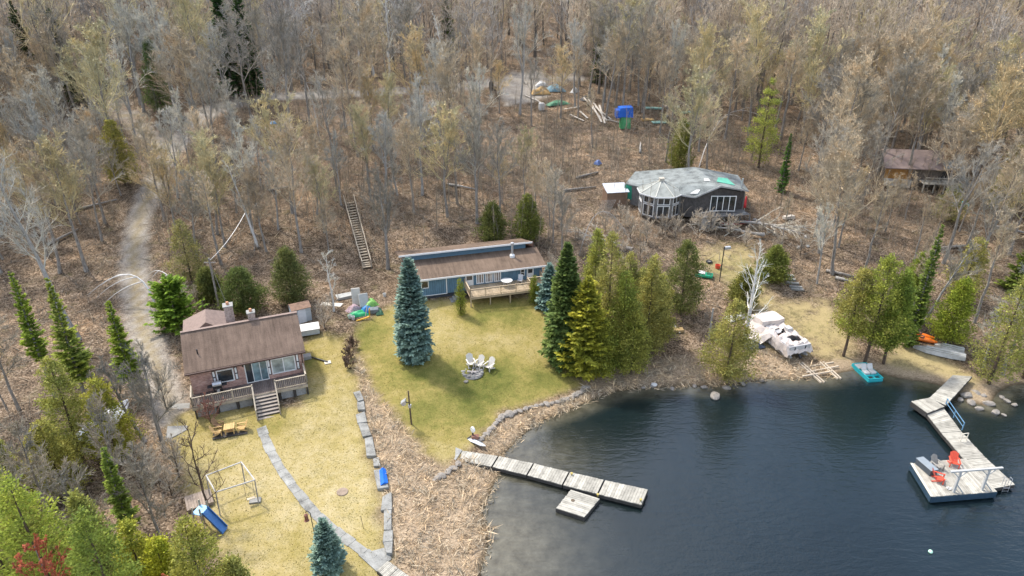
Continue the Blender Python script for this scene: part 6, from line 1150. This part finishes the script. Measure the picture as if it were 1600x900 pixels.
g.box(-.655, .655, -1.45, -1.33, .245, .38).box(-.655, .655, -.85, -.72, .245, .36).box(-.06, .06, -1.32, -.86, .245, .36).box(-.655, .655, 1.3, 1.44, .245, .40); g.build('rim', M_TURQ, pdl, bevel=.03); [MB().box(x, x + .45, -1.28, -.9, .243, .256).build('foot_well', M_BLACK, pdl) for x in (-.56, .11)]
for x in (-.6, .06): MB().box(x, x + .54, -.55, .05, .25, .50).build('seat', M_PLASTIC_W, pdl, bevel=.05); MB().slab([(x, .06, .5), (x + .54, .06, .5), (x + .54, .36, .98), (x, .36, .98)], .10).build('backrest', M_PLASTIC_W, pdl, bevel=.03)
MB().box(-.6, .6, .45, 1.25, .25, .42).build('rear_deck', M_PLASTIC_W, pdl, bevel=.04)
def hull_up(label, u, v, yaw, L, w_, col_, nm='rowboat', h=.5):
    p = gp(u, v); o = thing(nm, label, 'boat', tuple(p), yaw); v_ = []
    for x, ww, zt in ((-L / 2, .75, 1), (-L / 4, 1, 1), (0, 1, 1), (L / 4, .85, .95), (L / 2, .08, .6)): ww *= w_ / 2; v_ += [(x, -ww, .03), (x, -ww * .82, h * zt * .75), (x, 0, h * zt), (x, ww * .82, h * zt * .75), (x, ww, .03)]
    MB().add(v_, hf + [(0, 1, 2, 3, 4)]).build('hull', col_, o); g = MB(); g.bar((-L / 2, 0, h + .01), (L / 4, 0, h + .01), .05, .05); [g.bar((-L / 2 + .05, s * w_ * .25, h * .88 + .02), (L / 4, s * w_ * .25, h * .86 + .02), .035, .03) for s in (-1, 1)]; g.build('keel', M_WHITE, o); MB().bar((-L / 2, -w_ * .42, .06), (L / 4, -w_ * .48, .06), .05, .09).build('gunwale', paint('rusty_red_gunwale', (.30, .09, .06)), o); return o
M_ALU = paint('dull_aluminium_hull', (.44, .43, .40), .5, .25, 2, .4, .3)
hull_up('upturned grey aluminium boat with reddish edge on the right grass bank', 1466, 552, R(152), 4.6, 1.35, M_ALU); hull_up('second upturned grey boat behind the red edged one', 1482, 546, R(150), 2.6, 1.1, M_ALU)
for i, (u, v, a_, lab) in enumerate(((1434, 526, 150, 'orange kayak on the left of the orange pair'), (1438, 532, 148, 'orange kayak on the right of the orange pair'))):
    p = gp(u, v); k = thing('kayak', lab + ' by the right shore', 'kayak', (p[0], p[1], p[2] + .03), R(a_)); v_ = []
    for x, ww, zt in ((-1.5, .03, .3), (-.8, .3, .4), (0, .38, .44), (.8, .3, .42), (1.5, .03, .34)): v_ += [(x, -ww, zt * .5), (x, -ww * .5, zt), (x, 0, zt * 1.08), (x, ww * .5, zt), (x, ww, zt * .5), (x, ww * .6, .02), (x, -ww * .6, .02)]
    fk = [(i_ * 7 + j, i_ * 7 + (j + 1) % 7, i_ * 7 + 7 + (j + 1) % 7, i_ * 7 + 7 + j) for i_ in range(4) for j in range(7)]; MB().add(v_, fk).build('hull', paint('orange_kayak_plastic', (.75, .17, .015), .4, .1, 2, .5), k, smooth=True); MB().lathe([(.26, .44), (.30, .49), (.26, .50), (.2, .46)], 12).build('cockpit_rim', M_BLACK, k)
p = gp(1176, 540); v = []
for i in range(5):
    for j in range(5): v.append((-1.1 + i * .55, -.8 + j * .4, max(.02, .62 - .13 * (abs(i - 2) ** 2 + abs(j - 2) ** 2)) + random.uniform(-.06, .1)))
f_ = [(i * 5 + j, i * 5 + j + 1, i * 5 + j + 6, i * 5 + j + 5) for i in range(4) for j in range(4)]; o = MB().add(v, [q_[::-1] for q_ in f_]).build('black_tarpaulin', paint('blue_black_sheet', (.035, .045, .065), .5, .4, 3, .4), None, tuple(p), .3); o.modifiers.new('s', 'SUBSURF').render_levels = 2; tag(o, 'crumpled black tarpaulin heap at the foot of the white birch', 'tarpaulin')
for i, (u0, v0, u1, v1) in enumerate(((1170, 545, 1186, 536), (1168, 540, 1184, 541), (1050, 505, 1062, 522), (1035, 512, 1046, 521))): a, b = gp(u0, v0), gp(u1, v1); o = MB().bar((0, 0, .5 if i < 2 else .15), tuple(np.array(b) - a + [0, 0, .55 if i < 2 else .15]), .14, .05).build('loose_board', M_GREYWOOD, None, tuple(a)); tag(o, ['upper grey board lying over the black tarpaulin', 'lower grey board lying over the black tarpaulin', 'grey board lying right of the old timber frame', 'grey board lying left of the old timber frame'][i], 'board')
p = gp(1050, 518); o = MB().box(-1.2, 1.2, -.35, .35, 0, .3).build('timber_block', paint('mossy_tan_timber', (.36, .25, .12), .9, .3), None, tuple(p), .1, bevel=.05); tag(o, 'mossy tan timber block on the bank between the cedars', 'timber')
p = gp(1100, 432); o = thing('green_dinghy', 'small green dinghy with white seat lying on the clearing', 'boat', (p[0], p[1], p[2]), R(-20)); MB().box(-1.0, 1.0, -.5, .5, .02, .42).build('hull', paint('kelly_green_plastic', (.015, .30, .16), .45, .12), o, bevel=.14); MB().box(-.9, .1, -.36, .42, .423, .52).build('seat', M_PLASTIC_W, o, bevel=.03); MB().box(.25, .85, -.35, .35, .425, .44).build('well', paint('dark_green_well', (.01, .10, .06)), o)
p = gp(1121, 419); o = MB().lathe([(.26, 0), (.32, .45), (.29, .45), (.22, .05)], 12).build('red_bucket', M_REDCH, None, tuple(p)); tag(o, 'red bucket standing beside the green dinghy', 'bucket')
p = gp(1108, 410); tr = thing('old_tire', 'black tire lying on the clearing behind the green dinghy', 'tire', tuple(p)); MB().lathe([(.22, 0), (.36, .0), (.42, .1), (.36, .2), (.22, .2), (.2, .1)], 14).build('tread', M_BLACK, tr); MB().lathe([(.2, .06), (.2, .14), (0, .15)], 10).build('rim', M_GREYCH, tr)
p = gp(1124, 440); o = thing('clearing_light_post', 'thin dark post with light on the clearing beside the green dinghy', 'lamp post', tuple(p)); MB().tube([(0, 0, -.2), (0, 0, 4.4)], .06, 7).build('post', M_BLACK, o); MB().prism([(.05, 4.1), (.75, 4.2), (.7, 4.45), (.1, 4.4)], -.18, .18).build('lamp_head', M_STEEL, o)
p = gp(1107, 530); o = MB().tube([(0, 0, -.2), (.03, .02, 3.6)], [.11, .08], 7).build('grey_stub_pole', M_SILVER, None, tuple(p)); tag(o, 'bare grey pole left of the rounded olive shore cedar', 'pole')
# ------------------------------------------------------------------ junk heap by the stairs
def slabat(nm, lab, u, v, x, y, z, mat, yaw=0, tilt=0, cat='junk', j=.0, h0=0):
    p = gp(u, v); o = MB().box(-x / 2, x / 2, -y / 2, y / 2, 0, z).jitter(j, int(u)).build(nm, mat, None, (p[0], p[1], p[2] + h0), yaw, bevel=min(x, y, z) * .15); o.rotation_euler.x = tilt; return tag(o, lab, cat)
slabat('discarded_cabinet', 'tall beige grey cabinet standing at the back of the junk heap', 558, 477, .95, .45, 1.9, paint('beige_panel', (.46, .44, .38), .7, .15), R(15), R(-22), 'cabinet'); slabat('discarded_cabinet', 'second grey cabinet with dark hole leaning in the junk heap', 570, 480, 1.0, .5, 1.5, paint('grey_panel', (.38, .38, .35), .7, .15), R(20), R(-30), 'cabinet')
def heap(nm, lab, u, v, rx, ry, h, mat, sd, cat='tarpaulin'):
    r = random.Random(sd); v_ = []; n = 8
    for i in range(n):
        for j in range(n): a, b = i / (n - 1) * 2 - 1, j / (n - 1) * 2 - 1; v_.append((a * rx, b * ry, max(0, h * (1 - max(abs(a), abs(b)) ** 2)) + r.uniform(-.3, .45) * h * (max(abs(a), abs(b)) < .95)))
    p = gp(u, v); o = MB().add(v_, [(i * n + j, (i + 1) * n + j, (i + 1) * n + j + 1, i * n + j + 1) for i in range(n - 1) for j in range(n - 1)]).build(nm, mat, None, tuple(p), r.uniform(0, 1)); o.modifiers.new('s', 'SUBSURF').render_levels = 1; return tag(o, lab, cat)
M_TG = paint('bright_green_plastic', (.02, .33, .12), .5, .3, 5, .4); M_TG2 = paint('light_green_plastic', (.20, .42, .10), .5, .3, 5); M_TB = paint('blue_plastic_sheet', (.03, .17, .38), .5, .3, 5)
heap('green_tarpaulin', 'bright green plastic heap at the front of the junk heap', 560, 492, 1.1, .5, .45, M_TG, 1); heap('green_tarpaulin', 'light green plastic sheet at the back right of the junk heap', 578, 476, .8, .7, .6, M_TG2, 2); heap('blue_tarpaulin', 'crumpled blue sheet in the middle of the junk heap', 573, 486, .6, .6, .55, M_TB, 3); heap('rag_pile', 'pile of mottled red and white rags on the left of the junk heap', 553, 484, .8, .6, .6, paint('mottled_rags', (.36, .26, .27), .9, .9, 9), 4, 'rags')
slabat('grey_crate', 'dark grey crate on the right of the junk heap', 584, 488, 1.1, .8, .5, paint('slate_crate', (.15, .17, .18), .7, .3), R(10), 0, 'crate'); heap('green_tarpaulin', 'dark green sheet at the right end of the junk heap', 592, 487, .4, .8, .3, paint('dark_green_sheet', (.03, .09, .05)), 6)
p = gp(573, 500); o = MB().bar((-1.0, -.3, .06), (.3, .2, .3), .14, .1).bar((.3, .2, .3), (.35, .2, 1.3), .1).build('yellow_frame', paint('yellow_orange_plastic', (.60, .33, .03), .5, .15), None, tuple(p)); tag(o, 'yellow plastic toy frame at the front of the junk heap', 'toy'); p = gp(574, 495); o = MB().bar((-.2, 0, .1), (.1, .1, 1.4), .08).build('white_pole', M_PLASTIC_W, None, tuple(p)); tag(o, 'short white pole leaning on the junk heap', 'pole')
for i, (u, v) in enumerate(((552, 499), (547, 497), (601, 463))): p = gp(u, v); o = MB().lathe([(.16, 0), (.2, .36), (.17, .36), (.14, .04)], 10).build('white_pail', M_PLASTIC_W, None, tuple(p)); tag(o, ['white pail in front of the green plastic on the junk heap', 'white pail at the left end of the junk heap', 'white pail lying uphill right of the junk heap'][i], 'pail')
slabat('white_sheet', 'white sheet lying on the ground left of the junk heap', 518, 476, 2.4, .7, .06, M_CREAM, R(-10), 0, 'sheet', .04); slabat('grey_board', 'grey board lying behind the cabinets of the junk heap', 540, 464, 2.0, 1.0, .3, paint('grey_panel', (.38, .38, .35)), R(25), 0, 'board', .05)
# ------------------------------------------------------------------ scrap heap uphill by the track
M_TAN = paint('tan_sheet', (.42, .27, .11), .8, .3); M_MINT = paint('faded_mint_sheet', (.26, .42, .35), .8, .3); M_SCRAPW = paint('pale_scrap_boards', (.50, .45, .38), .85, .25)
heap('tan_tarpaulin', 'orange tan tarpaulin heap at the left of the scrap heap', 845, 146, 1.9, 1.2, 1.1, M_TAN, 11); heap('white_sheet', 'white sheet heap at the top of the scrap heap', 846, 134, 1.3, .7, .8, M_PLASTIC_W, 12, 'sheet'); heap('blue_grey_tarpaulin', 'blue grey tarpaulin heap in the middle of the scrap heap', 868, 142, 2.0, 1.0, 1.1, paint('blue_grey_sheet', (.16, .26, .30)), 13); heap('green_tarpaulin', 'faded green tarpaulin along the front of the scrap heap', 872, 163, 2.4, .8, .7, paint('dusty_green_sheet', (.10, .24, .14)), 14); heap('white_sheet', 'white sheet at the right of the scrap heap', 898, 144, 1.0, .6, .8, M_PLASTIC_W, 15, 'sheet'); heap('dark_tarpaulin', 'black tarpaulin right of the scrap heap', 914, 156, 1.0, .7, .7, M_BLACK, 16)
slabat('white_tank', 'white plastic tank standing before the scrap heap', 846, 172, 1.0, .9, 1.3, M_PLASTIC_W, .2, 0, 'tank')
for i, (u0, v0, u1, v1, h_) in enumerate(((912, 160, 938, 185, .9), (918, 158, 940, 192, .7), (926, 166, 948, 190, .8), (930, 172, 955, 188, .6), (936, 170, 945, 194, .7), (880, 176, 905, 168, .6), (906, 178, 918, 186, .5), (940, 188, 968, 192, .3), (836, 160, 852, 166, .6), (955, 190, 985, 197, .2), (820, 150, 838, 158, .2), (890, 182, 912, 190, .4))):
    a, b = gp(u0, v0), gp(u1, v1); o = MB().bar((0, 0, h_), tuple(np.array(b) - a + [0, 0, .15]), .32, .08).build('scrap_board', M_SCRAPW, None, tuple(a)); tag(o, 'pale scrap board strewn around the heap uphill', 'board', 'boards of the scrap heap')
for i, (u, v, m_, x_, lab) in enumerate(((1022, 170, M_MINT, 3.4, 'faded mint sheet lying uphill right of the blue tarpaulin stack'), (1030, 192, M_MINT, 2.6, 'lower mint sheet lying right of the blue tarpaulin stack'), (1082, 176, M_MINT, 4.2, 'long pale green sheet lying far right of the scrap heap'), (1050, 168, M_SCRAPW, 2.6, 'tan sheet lying beside the mint one uphill'), (1012, 188, M_TAN, 2.2, 'tan sheet lying just right of the blue tarpaulin stack'), (1068, 194, M_MINT, 2.0, 'small mint sheet lying lowest on the slope'))): slabat('flat_sheet', lab, u, v, x_, 1.1, .25, m_, R(-6 + 9 * (i % 3)), 0, 'sheet', .08)
p = gp(976, 200); o = thing('outdoor_toilet', 'green upright cabin with blue tarpaulin tied over its top', 'cabin', tuple(p), R(5)); MB().box(-.85, .85, -.7, .7, 0, 2.6).build('body', paint('grass_green_boards', (.07, .30, .12), .7, .25, 4), o); v = [(-1.4, -.9, 2.1), (1.15, -.9, 2.0), (1.15, 1.0, 2.3), (-1.4, 1.0, 2.4), (-1.2, -.8, 3.5), (1.05, -.8, 3.6), (1.05, .8, 3.7), (-1.2, .8, 3.6)]; MB().add(v, [(0, 1, 5, 4), (1, 2, 6, 5), (2, 3, 7, 6), (3, 0, 4, 7), (4, 5, 6, 7)]).jitter(.06, 3).build('blue_cover', paint('vivid_blue_tarpaulin', (.02, .12, .50), .5, .15), o); MB().box(-.45, .5, -.73, -.705, .1, 1.95).build('door', paint('pale_green_door', (.10, .36, .16), .7, .2), o); MB().box(-1.75, -.9, -.6, .6, 1.9, 3.2).jitter(.1, 8).build('blue_bundle', paint('vivid_blue_tarpaulin', (.02, .12, .50)), o)
# smaller finds
p = gp(427, 192); heap('blue_tarpaulin', 'small pale blue sheet left of the arched sapling uphill', 427, 193, .5, .4, .4, paint('pale_blue_sheet', (.2, .35, .5)), 21); heap('blue_tarpaulin', 'small blue tarpaulin bundle left above the ruined house', 934, 256, .6, .5, .6, paint('dull_blue_sheet', (.12, .17, .33)), 22); heap('turquoise_tarpaulin', 'small turquoise tarpaulin below the hidden cabin', 1506, 321, .8, .5, .6, paint('turquoise_sheet', (.10, .42, .44)), 23)
p = gp(1408, 248); o = MB().lathe([(.5, 0), (.55, .5), (.4, .9), (0, 1.0)], 10).build('white_drum', M_PLASTIC_W, None, tuple(p)); tag(o, 'white drum standing left of the hidden cabin', 'drum')
for i, (u, v) in enumerate(((1252, 378), (1262, 386), (1247, 388), (1258, 372))): p = gp(u, v); o = MB().lathe([(.16, 0), (.22, .12), (.14, .3), (0, .34)], 9).build('white_ball', M_PLASTIC_W, None, tuple(p)); tag(o, 'small white plastic thing under the trees right of the ruined house', 'litter', 'white litter under the trees')
p = gp(1232, 342); o = slabat('wood_stack', 'small pale plank stack right of the ruined house', 1232, 342, 1.6, .7, .5, M_SCRAPW, .4, 0, 'planks', .05)
heap('white_sheet', 'white sheet lying in the brush behind the white dead birch', 1150, 496, 1.3, .6, .4, M_PLASTIC_W, 24, 'sheet')
p = gp(1022, 603); o = MB().lathe([(.0, 0), (.25, .05), (.3, .2), (.15, .3), (0, .32)], 9).build('white_float', M_PLASTIC_W, None, tuple(p)); tag(o, 'small white float washed up on the middle shore', 'float')
put_rock(495 + 420, 606, .3, 'grey boulder at the lawn corner by the lake wall', None, 2)
# timbers near wood stairs top and cut log pile
# parked vehicle at the top left end of the track
p = gp(166, 142); o = thing('parked_van', 'dark parked van with pale roof half hidden in the wood top left', 'van', tuple(p), R(8)); MB().prism([(-2.3, .35), (2.3, .35), (2.4, .9), (1.7, 1.2), (1.0, 1.95), (-2.2, 1.95), (-2.35, 1.2)], -.9, .9).build('body', paint('dark_slate_paint', (.05, .055, .075), .35, .1, 2, .5), o, bevel=.06); MB().box(-2.1, .95, -.8, .8, 1.96, 2.02).build('roof_panel', M_CREAM, o)
for x in (-1.5, 1.5):
    for y in (-.92, .72): w_ = MB().tube([(x, y, .36), (x, y + .2, .36)], .36, 14).build('wheel', M_BLACK, o)
MB().prism([(-1.9, 1.3), (1.35, 1.3), (.9, 1.8), (-1.9, 1.8)], -.915, -.905).build('side_window', M_GLASS, o); MB().prism([(-1.9, 1.3), (1.35, 1.3), (.9, 1.8), (-1.9, 1.8)], .905, .915).build('side_window', M_GLASS, o)
p = gp(188, 140); o = MB().planks((-1.4, -.5, .95), (1.4, -.5, .95), (1.4, .5, .95), (-1.4, .5, .95), 8).box(-1.3, 1.3, -.45, .45, 0, .9).build('wood_stack', paint('grey_stack', (.26, .24, .21)), None, tuple(p)); tag(o, 'covered wood stack with pale top beside the parked van', 'wood stack')
p = gp(768, 138); o = slabat('mailbox_stand', 'dark box on a post at the bend of the woodland track', 768, 140, .9, .7, 1.5, M_DARKWALL, 0, 0, 'box')
if __name__ == '__main__' and False: pass
